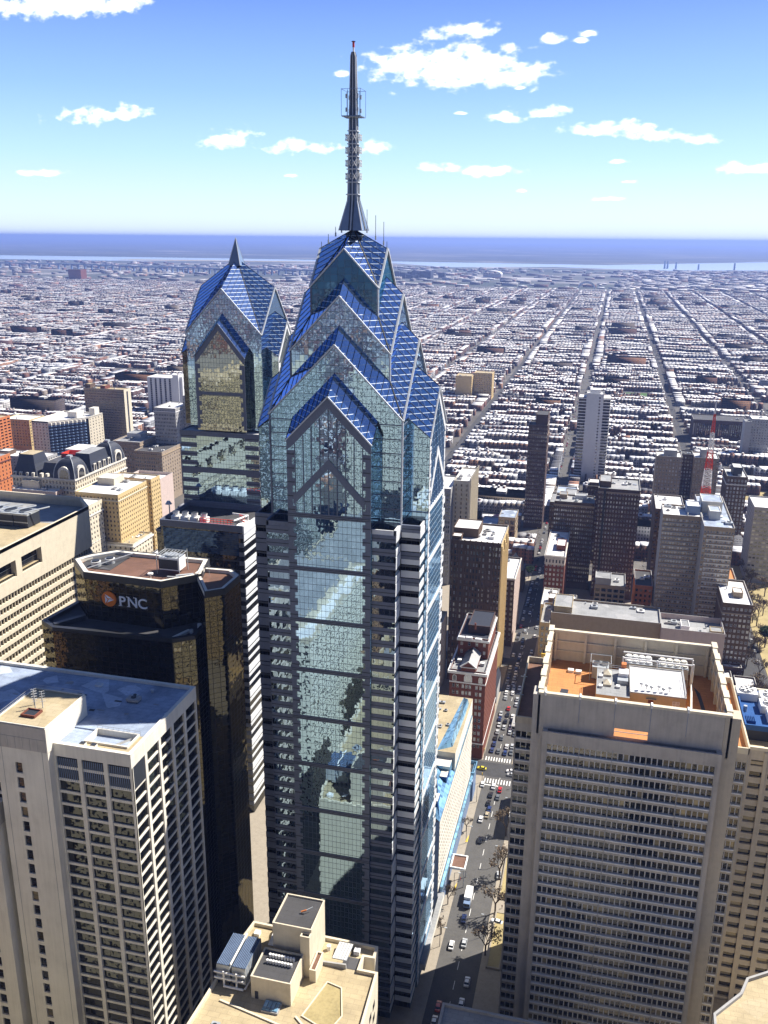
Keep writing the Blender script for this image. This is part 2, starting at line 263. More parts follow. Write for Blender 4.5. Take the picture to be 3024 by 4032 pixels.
# ------------------------------------------------------------------ mesh helpers
class MB:
    def __init__(s, origin=(0, 0, 0)): s.v = []; s.f = []; s.mi = []; s.mats = []; s.o = Vector(origin); s.pid = []
    def m(s, mat):
        if mat not in s.mats: s.mats.append(mat)
        return s.mats.index(mat)
    def face(s, pts, mat, pid=0.0):
        b = len(s.v); s.v += [tuple(p) for p in pts]; s.f.append(tuple(range(b, b + len(pts)))); s.mi.append(s.m(mat)); s.pid.append(pid)
    def box(s, x0, x1, y0, y1, z0, z1, mat, top=None, skip=''):
        t = top or mat
        if 'n' not in skip: s.face([(x0, y0, z0), (x1, y0, z0), (x1, y0, z1), (x0, y0, z1)], mat)
        if 'w' not in skip: s.face([(x1, y0, z0), (x1, y1, z0), (x1, y1, z1), (x1, y0, z1)], mat)
        if 's' not in skip: s.face([(x1, y1, z0), (x0, y1, z0), (x0, y1, z1), (x1, y1, z1)], mat)
        if 'e' not in skip: s.face([(x0, y1, z0), (x0, y0, z0), (x0, y0, z1), (x0, y1, z1)], mat)
        if 't' not in skip: s.face([(x0, y0, z1), (x1, y0, z1), (x1, y1, z1), (x0, y1, z1)], t)
        if 'b' not in skip: s.face([(x0, y1, z0), (x1, y1, z0), (x1, y0, z0), (x0, y0, z0)], mat)
    def prism(s, poly, z0, z1, mat, top=None, bottom=True):
        n = len(poly)                                     # poly counter-clockwise from above
        for i in range(n):
            a, b = poly[i], poly[(i + 1) % n]
            s.face([(*a, z0), (*b, z0), (*b, z1), (*a, z1)], mat)
        s.face([(*p, z1) for p in poly], top or mat)
        if bottom: s.face([(*p, z0) for p in reversed(poly)], mat)
    def ring(s, poly, w, z0, z1, mat):                    # parapet following a polygon, w thick inwards
        c = Vector((sum(p[0] for p in poly) / len(poly), sum(p[1] for p in poly) / len(poly)))
        n = len(poly); inn = []
        for i in range(n):
            p = Vector(poly[i]); a = (p - Vector(poly[i - 1])).normalized(); b = (Vector(poly[(i + 1) % n]) - p).normalized()
            na = Vector((-a.y, a.x)); nb = Vector((-b.y, b.x)); k = (na + nb) / max(.3, 1 + na.dot(nb)); inn.append(p + k * w)
        for i in range(n):
            j = (i + 1) % n; A, B, a, b = poly[i], poly[j], inn[i], inn[j]
            s.face([(*A, z0), (*B, z0), (*B, z1), (*A, z1)], mat); s.face([(*b, z0), (*a, z0), (*a, z1), (*b, z1)], mat)
            s.face([(*A, z1), (*B, z1), (*b, z1), (*a, z1)], mat); s.face([(*a, z0), (*b, z0), (*B, z0), (*A, z0)], mat)
    def bar(s, p, q, w, mat, h=None, n=4):
        p = Vector(p); q = Vector(q); d = (q - p).normalized(); h = h or w
        u = d.cross(Vector((0, 0, 1))) if abs(d.z) < .98 else Vector((1, 0, 0)); u.normalize(); v = u.cross(d)
        if n == 4: off = [(-w / 2, -h / 2), (w / 2, -h / 2), (w / 2, h / 2), (-w / 2, h / 2)]
        else: off = [(w / 2 * math.cos(k * 2 * math.pi / n), h / 2 * math.sin(k * 2 * math.pi / n)) for k in range(n)]
        A = [p + u * a + v * b for a, b in off]; B = [q + u * a + v * b for a, b in off]; k = len(off)
        for i in range(k): s.face([A[i], A[(i + 1) % k], B[(i + 1) % k], B[i]], mat)
        s.face(list(reversed(A)), mat); s.face(B, mat)
    def cyl(s, x, y, z0, z1, r, mat, n=12, r1=None, top=None):
        r1 = r if r1 is None else r1
        A = [(x + r * math.cos(k * 2 * math.pi / n), y + r * math.sin(k * 2 * math.pi / n), z0) for k in range(n)]
        B = [(x + r1 * math.cos(k * 2 * math.pi / n), y + r1 * math.sin(k * 2 * math.pi / n), z1) for k in range(n)]
        for i in range(n): s.face([A[i], A[(i + 1) % n], B[(i + 1) % n], B[i]], mat)
        s.face(B, top or mat); s.face(list(reversed(A)), mat)
    def build(s, name, parent=None, label=None, cat=None, group=None, kind=None, loc=None, smooth=False):
        pl = Vector(loc) if loc else (Vector(parent['wl']) if parent is not None and 'wl' in parent else Vector((0, 0, 0)))
        me = bpy.data.meshes.new(name); V = np.array(s.v, dtype=np.float64)
        O = np.array(s.o)
        me.from_pydata((V - np.array(pl)).tolist(), [], s.f)
        uvl = me.uv_layers.new(name='UVMap'); dat = []
        for fc in s.f:
            p = V[list(fc)]; n = np.zeros(3)
            for i in range(len(p)): n += np.cross(p[i] - p[0], p[(i + 1) % len(p)] - p[0])
            n /= (np.linalg.norm(n) + 1e-12)
            if abs(n[2]) > .985: t = np.array((1., 0, 0)); b = np.array((0, 1., 0))
            else: t = np.cross((0, 0, 1.), n); t /= np.linalg.norm(t); b = np.cross(n, t)
            q = p - O; dat += np.stack([q @ t, q @ b], 1).ravel().tolist()
        uvl.data.foreach_set('uv', dat)
        for mt in s.mats: me.materials.append(mt)
        me.polygons.foreach_set('material_index', s.mi)
        if any(s.pid):
            a = me.attributes.new('pid', 'FLOAT', 'FACE'); a.data.foreach_set('value', s.pid)
        if smooth: me.polygons.foreach_set('use_smooth', [True] * len(me.polygons))
        me.update()
        o = bpy.data.objects.new(name, me); COL.objects.link(o)
        if parent is not None: o.parent = parent
        if loc: o.location = loc
        tag(o, label, cat, group, kind); return o
def tag(o, label=None, cat=None, group=None, kind=None):
    for k, v in (('label', label), ('category', cat), ('group', group), ('kind', kind)):
        if v: o[k] = v
def thing(name, label, cat, loc=(0, 0, 0), group=None, kind=None):
    o = bpy.data.objects.new(name, None); COL.objects.link(o); o.location = loc; o['wl'] = tuple(float(x) for x in loc)
    tag(o, label, cat, group, kind); return o
def struct(mb, name): return mb.build(name, kind='structure')

# ------------------------------------------------------------------ walls with real recessed windows
def wall_holes(mb, A, B, z0, z1, us, vs, ww, wh, rec, mat, reveal=None):
    """vertical wall from A to B (outward normal to the right of A->B seen from above = n), with openings"""
    A = Vector((*A, 0)); B = Vector((*B, 0)); L = (B - A).length; t = (B - A) / L; n = Vector((t.y, -t.x, 0))
    P = lambda u, z, d=0: A + t * u + Vector((0, 0, z)) - n * d
    rv = reveal or mat
    us = [u for u in us if u - ww / 2 > .05 and u + ww / 2 < L - .05]
    zc = z0; cs = []
    for v in sorted(vs):
        a, b = v - wh / 2, v + wh / 2
        if a < zc + .02 or b > z1: continue
        mb.face([P(0, zc), P(L, zc), P(L, a), P(0, a)], mat)
        uc = 0
        for u in us:
            l, r = u - ww / 2, u + ww / 2
            mb.face([P(uc, a), P(l, a), P(l, b), P(uc, b)], mat)
            mb.face([P(l, a), P(l, a, rec), P(l, b, rec), P(l, b)], rv); mb.face([P(r, a, rec), P(r, a), P(r, b), P(r, b, rec)], rv)
            mb.face([P(l, a), P(r, a), P(r, a, rec), P(l, a, rec)], rv); mb.face([P(l, b, rec), P(r, b, rec), P(r, b), P(l, b)], rv)
            cs.append((P(u, v, rec), t)); uc = r
        mb.face([P(uc, a), P(L, a), P(L, b), P(uc, b)], mat); zc = b
    mb.face([P(0, zc), P(L, zc), P(L, z1), P(0, z1)], mat)
    return cs
_wm = {}
def win_mesh(key, t, ww, wh, glass, frame, rail):
    k = (key, round(t.x, 3), round(t.y, 3))
    if k in _wm: return _wm[k]
    mb = MB(); draw_window(mb, Vector((0, 0, 0)), t, ww, wh, glass, frame, rail, 0)
    o = mb.build('window'); me = o.data; bpy.data.objects.remove(o); _wm[k] = me; return me
def draw_window(mb, c, t, ww, wh, glass, frame, rail, pid):
    n = Vector((t.y, -t.x, 0)); up = Vector((0, 0, 1))
    Q = lambda u, v, d: c + t * u + up * v + n * d
    w, h = ww / 2, wh / 2
    mb.face([Q(-w, -h, .02), Q(w, -h, .02), Q(w, h, .02), Q(-w, h, .02)], glass, pid)
    fw = min(.12, ww * .08)
    if frame:
        for (a, b, c0, d0) in ((-w, -w + fw, -h, h), (w - fw, w, -h, h), (-w + fw, w - fw, h - fw, h), (-w + fw, w - fw, -h, -h + fw)):
            mb.face([Q(a, c0, .07), Q(b, c0, .07), Q(b, d0, .07), Q(a, d0, .07)], frame)
        if 'h' in rail: mb.face([Q(-w + fw, -fw / 2, .065), Q(w - fw, -fw / 2, .065), Q(w - fw, fw / 2, .065), Q(-w + fw, fw / 2, .065)], frame)
        if 'v' in rail: mb.face([Q(-fw / 2, -h + fw, .066), Q(fw / 2, -h + fw, .066), Q(fw / 2, h - fw, .066), Q(-fw / 2, h - fw, .066)], frame)
def place_windows(parent, cs, ww, wh, glass, frame, rail='h', maxn=100, name='window', label=None):
    """the first 100 (topmost) windows are parts of their own, the rest one part"""
    cs = sorted(cs, key=lambda c: (-round(c[0].z, 1), c[0].y))
    wl = Vector(parent['wl']) if 'wl' in parent else Vector((0, 0, 0))
    key = (name, ww, wh, glass.name, frame.name if frame else '', rail)
    for c, t in cs[:maxn]:
        o = bpy.data.objects.new(name, win_mesh(key, t, ww, wh, glass, frame, rail)); COL.objects.link(o); o.parent = parent; o.location = c - wl
        if label: o['label'] = label
    if len(cs) > maxn:
        mb = MB()
        for c, t in cs[maxn:]: draw_window(mb, c, t, ww, wh, glass, frame, rail, random.random())
        mb.build(name, parent, kind='stuff')
def spaced(L, n, off=0, margin=None):
    m = margin if margin is not None else L / n / 2
    return [m + (L - 2 * m) * i / (n - 1) if n > 1 else L / 2 for i in range(n)]
def clutter(root, x0, x1, y0, y1, z, n, seed, big=1.0):
    """roof plant that belongs to the building"""
    rd = random.Random(seed)
    for k in range(n):
        x = rd.uniform(x0, x1); y = rd.uniform(y0, y1); mb = MB(); a = rd.uniform(.8, 2.2) * big; b = rd.uniform(.8, 2.0) * big; h = rd.uniform(.7, 1.8) * big
        kind = rd.random()
        if kind < .55:
            mb.box(x - a, x + a, y - b, y + b, z + .3, z + h, rd.choice([M['galv'], M['white_paint'], M['greystone']]))
            for sx in (-a * .8, a * .8): mb.box(x + sx - .15, x + sx + .15, y - b * .9, y + b * .9, z, z + .3, M['dark_metal'])
            mb.cyl(x, y, z + h, z + h + .25, min(a, b) * .6, M['dark_metal'], 10)
            mb.build('air_handler', root)
        elif kind < .8:
            mb.cyl(x, y, z, z + h, .35, M['galv'], 8); mb.cyl(x, y, z + h, z + h + .2, .5, M['galv'], 8); mb.build('roof_vent', root)
        else:
            mb.box(x - a * .6, x + a * .6, y - a * .5, y + a * .5, z, z + .6, M['white_paint'], M['galv']); mb.build('roof_hatch', root)

FOOT = []
def block(name, label, x0, x1, y0, y1, z1, wall, roof, nx=0, ny=0, fh=3.4, ww=1.2, wh=1.7, glass=None, frame=None, rail='h', z0=0.0, side=None,
          parapet=1.0, cornice=None, pent=None, ustyle=None, rec=.25, group=None, cat='building', first=4.5, nclut=4, root=None, wallside=None, topgap=1.6, pier=0, band=None):
    """masonry block: recessed windows on the north wall and on the side wall the street sees"""
    FOOT.append((x0, x1, y0, y1))
    R0 = root or thing(name, label, cat, ((x0 + x1) / 2, (y0 + y1) / 2, 0), group)
    side = side or ('w' if (x0 + x1) / 2 < 0 else 'e')
    glass = glass or M['win']; mb = MB(((x0 + x1) / 2, (y0 + y1) / 2, 0)); cs = []
    zt = z1 + parapet
    vs = []; z = z1 - topgap - wh / 2
    while z > z0 + first: vs.append(z); z -= fh
    L = x1 - x0; D = y1 - y0
    us = ustyle(L) if callable(ustyle) else (spaced(L, nx) if nx else [])
    c1 = wall_holes(mb, (x0, y0), (x1, y0), z0, zt, us, vs if us else [], ww, wh, rec, wall); cs += c1
    ud = spaced(D, ny) if ny else []
    ws = wallside or wall
    if side == 'w':
        cs += wall_holes(mb, (x1, y0), (x1, y1), z0, zt, ud, vs if ud else [], ww, wh, rec, ws)
        mb.face([(x0, y1, z0), (x0, y0, z0), (x0, y0, zt), (x0, y1, zt)], wall)
    else:
        cs += wall_holes(mb, (x0, y1), (x0, y0), z0, zt, ud, vs if ud else [], ww, wh, rec, ws)
        mb.face([(x1, y0, z0), (x1, y1, z0), (x1, y1, zt), (x1, y0, zt)], wall)
    mb.face([(x1, y1, z0), (x0, y1, z0), (x0, y1, zt), (x1, y1, zt)], wall)
    # inside faces and top of the parapet
    p = .35
    if parapet > 0:
        poly = [(x0, y0), (x1, y0), (x1, y1), (x0, y1)]; inn = [(x0 + p, y0 + p), (x1 - p, y0 + p), (x1 - p, y1 - p), (x0 + p, y1 - p)]
        for i in range(4):
            j = (i + 1) % 4
            mb.face([(*inn[j], z1), (*inn[i], z1), (*inn[i], zt), (*inn[j], zt)], wall); mb.face([(*poly[i], zt), (*poly[j], zt), (*inn[j], zt), (*inn[i], zt)], M['greystone'] if parapet > .3 else wall)
    mb.build('wall', R0)
    rb = MB(); rb.face([(x0 + p, y0 + p, z1), (x1 - p, y0 + p, z1), (x1 - p, y1 - p, z1), (x0 + p, y1 - p, z1)], roof); rb.build('roof', R0)
    if cs: place_windows(R0, cs, ww, wh, glass, frame, rail)
    if cornice:
        cz, ch, cd, cm = cornice; cb = MB(); cb.ring([(x0 - cd, y0 - cd), (x1 + cd, y0 - cd), (x1 + cd, y1 + cd), (x0 - cd, y1 + cd)], cd - .003, cz, cz + ch, cm); cb.build('cornice', R0)
    if band:
        for bz, bh, bm in band:
            cb = MB(); cb.ring([(x0 - .15, y0 - .15), (x1 + .15, y0 - .15), (x1 + .15, y1 + .15), (x0 - .15, y1 + .15)], .147, bz, bz + bh, bm); cb.build('stone_band', R0)
    if pier:
        pb = MB()
        for u in spaced(L, pier): pb.box(x0 + u - .35, x0 + u + .35, y0 - .45, y0 - .004, z0, zt + .4, wall)
        pb.build('pilasters', R0)
    if pent:
        for (a0, a1, b0, b1, h, pm) in pent:
            q = MB(); X0 = x0 + L * a0; X1 = x0 + L * a1; Y0 = y0 + D * b0; Y1 = y0 + D * b1
            q.box(X0, X1, Y0, Y1, z1 + .004, z1 + h, pm, roof); q.ring([(X0 - .1, Y0 - .1), (X1 + .1, Y0 - .1), (X1 + .1, Y1 + .1), (X0 - .1, Y1 + .1)], .35, z1 + h - .2, z1 + h + .4, pm)
            q.build('penthouse', R0)
    if nclut: clutter(R0, x0 + L * .12, x1 - L * .12, y0 + D * .12, y1 - D * .12, z1, nclut, int(abs(x0 * 7 + y0 * 3)))
    return R0

# ================================================================== ground, streets
g = MB(); g.face([(-60000, -40000, 0), (60000, -40000, 0), (60000, 60000, 0), (-60000, 60000, 0)], None)
gm, t, out = newmat('city_ground')
geo = N(t, 'ShaderNodeNewGeometry'); sx = N(t, 'ShaderNodeSeparateXYZ'); LK(t, geo.outputs['Position'], sx.inputs[0])
near = ramp(t, noise(t, geo.outputs['Position'], .02, 6, .6).outputs[0], [(.35, (.06, .055, .05)), (.55, (.10, .095, .09)), (.7, (.17, .16, .15))])
mp = N(t, 'ShaderNodeMapping'); LK(t, geo.outputs['Position'], mp.inputs[0]); mp.inputs['Scale'].default_value = (.0006, .0011, 1)
far = ramp(t, noise(t, mp.outputs[0], 1.0, 8, .65).outputs[0], [(.38, (.030, .045, .030)), (.52, (.07, .075, .06)), (.60, (.24, .23, .22)), (.68, (.5, .5, .5))])
wood = ramp(t, noise(t, mp.outputs[0], .8, 7, .6).outputs[0], [(.4, (.02, .03, .02)), (.52, (.05, .06, .045)), (.6, (.10, .10, .08)), (.7, (.34, .33, .3))])
def smooth(t, v, a, b):
    n = N(t, 'ShaderNodeMapRange'); LK(t, v, n.inputs[0]); n.inputs[1].default_value = a; n.inputs[2].default_value = b; return n.outputs[0]
c = mixc(t, smooth(t, sx.outputs[1], 4300, 5200), near, far); c = mixc(t, smooth(t, sx.outputs[1], 9000, 10500), c, wood)
p = N(t, 'ShaderNodeBsdfPrincipled'); LK(t, c, p.inputs['Base Color']); p.inputs['Roughness'].default_value = .95; LK(t, p.outputs[0], out.inputs[0])
g.mats = [gm]; g.mi = [0]; struct(g, 'ground')
rv = MB(); wm, t, out = newmat('river_water'); p = N(t, 'ShaderNodeBsdfPrincipled'); p.inputs['Base Color'].default_value = (.30, .40, .55, 1); p.inputs['Roughness'].default_value = .6; LK(t, p.outputs[0], out.inputs[0])
rv.face([(-9000, 8600, 1), (-5000, 8700, 1), (-3150, 9500, 1), (-2300, 9450, 1), (-1500, 8300, 1), (-575, 8900, 1), (400, 8300, 1), (1400, 8900, 1), (3600, 9400, 1), (6000, 13500, 1), (2100, 12900, 1), (-100, 9900, 1), (-2300, 10100, 1), (-4500, 10400, 1), (-9000, 10300, 1)], wm)
struct(rv, 'river')
mb = MB(); mb.face([(-5200, 8900, 2), (-3100, 9250, 2), (-2400, 9650, 2), (-3400, 9500, 2), (-5200, 9300, 2)], M['drygrass']); struct(mb, 'terrain')
AV = [-34 + 136 * k for k in range(-30, 12)]          # avenues run away from the camera
AV = [-38 + (a + 34) for a in AV]
CS = [211, 382, 497, 548, 668, 800] + [930 + 128 * k for k in range(0, 30)]
def road(x0, x1, y0, y1, z, mat, name): mb = MB(); mb.face([(x0, y0, z), (x1, y0, z), (x1, y1, z), (x0, y1, z)], mat); return struct(mb, name)
mb = MB()
for a in AV:
    if a == -38: continue
    y0 = 225 if a > -320 else 450
    if a > 700: continue
    mb.face([(a - 4, y0, .008), (a + 4, y0, .008), (a + 4, 4800, .008), (a - 4, 4800, .008)], M['asphalt'])
mb.face([(-45, 394, .008), (-31, 394, .008), (-31, 4800, .008), (-45, 4800, .008)], M['asphalt2'])
struct(mb, 'road')
mb = MB()
for c_ in CS[5:]: mb.face([(-4000, c_ - 5, .012), (900, c_ - 5, .012), (900, c_ + 5, .012), (-4000, c_ + 5, .012)], M['asphalt'])
struct(mb, 'road')
# near streets: the canyon between the blue tower and the concrete tower
road(-42.5, -27.5, 223, 394, .016, M['asphalt2'], 'road')
road(-400, 300, 203, 221, .020, M['asphalt'], 'road'); road(-400, 300, 374, 386, .020, M['asphalt'], 'road')
road(-400, 300, 492, 502, .020, M['asphalt'], 'road'); road(-400, 300, 542, 554, .020, M['asphalt'], 'road'); road(-400, 300, 662, 672, .020, M['asphalt'], 'road')
road(91, 104, 221, 900, .024, M['asphalt'], 'road')
def slab(x0, x1, y0, y1, name='pavement', mat=None): mb = MB(); mb.box(x0, x1, y0, y1, 0, .14, mat or M['pave']); struct(mb, name)
slab(-46, -42.5, 221.5, 373.5); slab(-27.5, 90, 221.5, 373.5); slab(-46.5, -45, 387, 491); slab(-31, -27, 387, 491); slab(-170, -46.02, 221.5, 373.4); slab(-170, -46.6, 387, 491.4); slab(-26.98, 90, 387, 491.4)
slab(-170, -45, 503, 541); slab(-31, 90, 503, 541); slab(-170, -45, 555, 661); slab(-31, 90, 555, 661); slab(105, 235, 387, 1000, 'park_lawn', M['drygrass']); slab(-100, 90, 120, 202)
mb = MB()
for y in np.arange(226, 372, 9): mb.face([(-35.1, y, .024), (-34.9, y, .024), (-34.9, y + 4, .024), (-35.1, y + 4, .024)], M['mark'])
for x in np.arange(-42, -28, 1.3): mb.face([(x, 368.5, .024), (x + .55, 368.5, .024), (x + .55, 372.3, .024), (x, 372.3, .024)], M['mark'])
for x in np.arange(-44, -31, 1.3): mb.face([(x, 387.6, .024), (x + .55, 387.6, .024), (x + .55, 391, .024), (x, 391, .024)], M['mark'])
mb.face([(-42.4, 366.6, .024), (-35, 366.6, .024), (-35, 367.2, .024), (-42.4, 367.2, .024)], M['mark'])
for yy in (0, 14): mb.face([(-42.5 - .0, 292 + yy * 2.2, .15), (-43.6, 292 + yy * 2.2, .15), (-42.52, 297 + yy * 2.2, .15)], M['mark_y'])
for y in np.arange(400, 900, 10): mb.face([(-38.1, y, .024), (-37.9, y, .024), (-37.9, y + 4, .024), (-38.1, y + 4, .024)], M['mark'])
struct(mb, 'road_marking')

# ================================================================== the tall blue tower
CX, CY = -70.8, 247.6
T1 = thing('skyscraper', 'tallest blue glass skyscraper with stacked gables and a long antenna spire', 'skyscraper', (CX, CY, 0))
OO = (CX, CY, 0)
def rot4(fn):
    """the four faces are alike: fn(mb-transform) with quarter turns about the axis"""
    for k in range(4):
        c, s_ = [(1, 0), (0, 1), (-1, 0), (0, -1)][k]
        yield k, (lambda x, y, z, c=c, s_=s_, ox=0, oy=0: (x * c - y * s_, x * s_ + y * c, z))
def faces4(cx, cy, name, parent, draw, mats_by_side=None):
    for k, tr in rot4(None):
        mb = MB((cx, cy, 0)); draw(mb, lambda x, y, z: (cx + tr(x, y, z)[0], cy + tr(x, y, z)[1], z), k); 
        if mb.f: mb.build(name, parent)
G, GD, GP = M['granite'], M['granite_dark'], M['granite_lit']
def slab3(mb, T, x0, x1, y0, y1, z0, z1, mat):     # box in the rotated frame (x across the face, y outward negative)
    P = lambda x, y, z: T(x, y, z)
    mb.face([P(x0, y0, z0), P(x1, y0, z0), P(x1, y0, z1), P(x0, y0, z1)], mat)
    mb.face([P(x1, y0, z0), P(x1, y1, z0), P(x1, y1, z1), P(x1, y0, z1)], mat)
    mb.face([P(x0, y1, z0), P(x0, y0, z0), P(x0, y0, z1), P(x0, y1, z1)], mat)
    mb.face([P(x0, y0, z1), P(x1, y0, z1), P(x1, y1, z1), P(x0, y1, z1)], mat)
    mb.face([P(x0, y1, z0), P(x1, y1, z0), P(x1, y0, z0), P(x0, y0, z0)], mat)
# --- shaft: sections of plan
def blueshaft(T1, cx, cy, D, w, S, Dq, zlow, e1, a1, Wt, zbase, bandz, strips, bands2, mglass, bands_low, sl):
    OO = (cx, cy, 0)
    # central bays
    for k, tr in rot4(None):
        T = lambda x, y, z: (cx + tr(x, y, z)[0], cy + tr(x, y, z)[1], z)
        gm_ = G if k != 1 else GP                       # west frame takes the lit granite: sun put into its colour
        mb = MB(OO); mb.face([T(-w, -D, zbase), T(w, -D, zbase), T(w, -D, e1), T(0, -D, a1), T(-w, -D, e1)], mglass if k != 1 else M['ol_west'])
        mb.face([T(w, -D, zbase), T(w, -Wt + .5, zbase), T(w, -Wt + .5, e1 + sl * (D - Wt)), T(w, -D, e1)], mglass)
        mb.face([T(-w, -Wt + .5, zbase), T(-w, -D, zbase), T(-w, -D, e1), T(-w, -Wt + .5, e1 + sl * (D - Wt))], mglass)
        mb.build('glass_bay', T1)
        fr = MB(OO)                                      # granite frame of the bay, set proud of the glass
        b = w * .19; d = .12
        zt_in = a1 - 2.8
        # rake pieces
        kx = (a1 - e1) / w
        th = 2.6
        for s in (-1, 1):
            q = [(s * (w + .1), e1 + .1), (0, a1 + .2), (0, a1 - th), (s * (w - b * .75), e1 - th + kx * b * .75 - .3), (s * (w + .1), e1 - th)]
            q = q if s < 0 else list(reversed(q))
            q = list(reversed(q))
            fr.face([T(x, -D - d, z) for x, z in q], gm_)
            for i in range(len(q)):
                (xa, za), (xb, zb) = q[i], q[(i + 1) % len(q)]
                fr.face([T(xb, -D - d, zb), T(xa, -D - d, za), T(xa, -D, za), T(xb, -D, zb)], gm_)
        # edges: floor-by-floor toothed granite quoins
        z = e1 - th
        i = 0
        while z - 3.9 > zbase:
            for s in (-1, 1):
                a_, b_ = sorted((s * (w + .1), s * (w - b)))
                slab3(fr, T, a_, b_, -D - d, -D, z - 2.0, z, gm_)
                a2, b2 = sorted((s * (w + .1), s * (w - b * .62)))
                slab3(fr, T, a2, b2, -D - d * .9, -D, z - 3.9, z - 2.0, gm_)
                slab3(fr, T, a_, b_, -D - d - .05, -D - d - .002, z - 1.15, z - .85, GD if k != 1 else G)
            z -= 3.9; i += 1
        fr.build('granite_frame', T1)
        for bz in bandz:
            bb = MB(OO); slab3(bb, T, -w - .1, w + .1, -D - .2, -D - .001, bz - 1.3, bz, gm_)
            if k != 1:
                slab3(bb, T, -w - .1, w + .1, -D - .25, -D - .201, bz - .5, bz - .3, GD); slab3(bb, T, -w - .1, w + .1, -D - .25, -D - .201, bz - 1.0, bz - .8, GD)
            bb.build('granite_band', T1)
        # vertical ribs in the gable window, and the inner chevron
        rb = MB(OO); x = -w + b
        while x < w - b + .01:
            top = a1 - th - abs(x) * kx - .4
            zb_ = bandz[0] if k != 1 else bandz[0]
            if top > zb_: slab3(rb, T, x - .11, x + .11, -D - .22, -D, zb_, top, G if k != 1 else M['spire_metal'])
            x += (2 * (w - b)) / 8
        ca = a1 - 16.4
        for s in (-1, 1):
            q = [(0, ca), (s * w * .86, ca - (w * .86) * kx * 1.05), (s * w * .86, ca - (w * .86) * kx * 1.05 - 2.6), (0, ca - 2.6)]
            q = q if s < 0 else list(reversed(q))
            rb.face([T(x_, -D - .26, z_) for x_, z_ in q], gm_)
            for i in range(4):
                (xa, za), (xb, zb) = q[i], q[(i + 1) % 4]
                rb.face([T(xb, -D - .26, zb), T(xa, -D - .26, za), T(xa, -D, za), T(xb, -D, zb)], gm_)
        rb.build('chevron_mullions', T1)
        # bay roof: two slopes rising toward the shaft
        ro = MB(OO); r = sl * (D - Wt + .3); ov = .35
        ro.face([T(0, -D - ov, a1 + .35), T(0, -Wt + .3, a1 + .35 + r), T(-w - ov, -Wt + .3, e1 - .05 + r), T(-w - ov, -D - ov, e1 - .05)], M['ol_roof'])
        ro.face([T(w + ov, -D - ov, e1 - .05), T(w + ov, -Wt + .3, e1 - .05 + r), T(0, -Wt + .3, a1 + .35 + r), T(0, -D - ov, a1 + .35)], M['ol_roof'])
        for s in (-1, 1):
            for q in np.linspace(0, 1, 8):
                pA = T(s * q * (w + ov), -D - ov, a1 + .40 - q * (a1 - e1 + .4)); pB = T(s * q * (w + ov), -Wt + .3, a1 + .40 - q * (a1 - e1 + .4) + r)
                ro.bar(pA, pB, .12, M['dark_metal'], .16)
            for q in (0, 1):
                y_ = -D - ov if q == 0 else -Wt + .2
                zz = 0 if q == 0 else r
                ro.bar(T(0, y_, a1 + .38 + zz), T(s * (w + ov), y_, e1 + zz), .35, M['white_metal'] if q == 0 else M['dark_metal'], .3)
        ro.build('bay_roof', T1)
    return
bandz = [172.9 - 15.6 * i for i in range(11)]
blueshaft(T1, CX, CY, 24.9, 11.7, 18.6, 24.1, 169, 192.9, 204.9, 18.75, 6, bandz, None, None, M['ol_glass'], None, .87)
# --- side sections beside the bays (strip windows) and set-back corners, up to the terrace
for k, tr in rot4(None):
    T = lambda x, y, z: (CX + tr(x, y, z)[0], CY + tr(x, y, z)[1], z)
    for s in (-1, 1):
        mb = MB(OO); x0, x1 = sorted((s * 11.7, s * 18.6)); zt = 168.2
        slab3(mb, T, x0, x1, -24.1, -10, 4, zt, M['ol_strip']); mb.build('strip_glazing', T1)
        bb = MB(OO); z = zt
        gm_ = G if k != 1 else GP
        while z > 8:
            slab3(bb, T, x0 if s < 0 else x0 + .12, x1 if s > 0 else x1 - .12, -24.22, -24.0, z - 2.0, z, gm_)
            if k != 1: slab3(bb, T, x0 if s < 0 else x0 + .12, x1 if s > 0 else x1 - .12, -24.27, -24.221, z - 1.15, z - .9, GD)
            # return face of the step
            xa, xb = (18.55, 18.72) if s > 0 else (-18.72, -18.55)
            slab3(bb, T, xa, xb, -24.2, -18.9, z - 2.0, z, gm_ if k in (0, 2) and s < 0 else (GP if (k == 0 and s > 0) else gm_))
            z -= 3.9
        bb.build('spandrel', T1)
        tb = MB(OO); xa, xb = sorted((s * 11.8, s * 18.6))
        for (p0, p1, q0, q1) in ((xa, xb, -24.1, -23.7), ((xb - .4) if s > 0 else xa, xb if s > 0 else xa + .4, -23.7, -18.8)):
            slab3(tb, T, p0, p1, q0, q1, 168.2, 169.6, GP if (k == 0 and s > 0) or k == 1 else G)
        slab3(tb, T, xa, xb, -23.7, -18.6, 168.2, 168.35, M['roof_dark'])
        tb.build('terrace', T1)
    # corner boxes
bb = MB(OO); bb.box(CX - 24.05, CX + 24.05, CY - 18.6, CY + 18.6, 4, 168.3, M['ol_strip'], M['roof_dark'])
for k, tr in rot4(None):
    T = lambda x, y, z: (CX + tr(x, y, z)[0], CY + tr(x, y, z)[1], z)
    gm_ = G if k != 1 else GP
    z = 170.6
    for s in (-1, 1):
        z = 169.8; x0, x1 = sorted((s * 18.5, s * 24.1))
        while z > 6:
            slab3(bb, T, x0, x1, -18.75, -18.0, z - 2.1, z, gm_)
            if k != 1: slab3(bb, T, x0, x1, -18.8, -18.751, z - 1.2, z - .95, GD)
            z -= 7.8
        z = 165.9
        while z > 6:
            slab3(bb, T, x0, x1, -18.7, -18.0, z - .5, z, GD); z -= 7.8
bb.build('shaft_corners', T1)
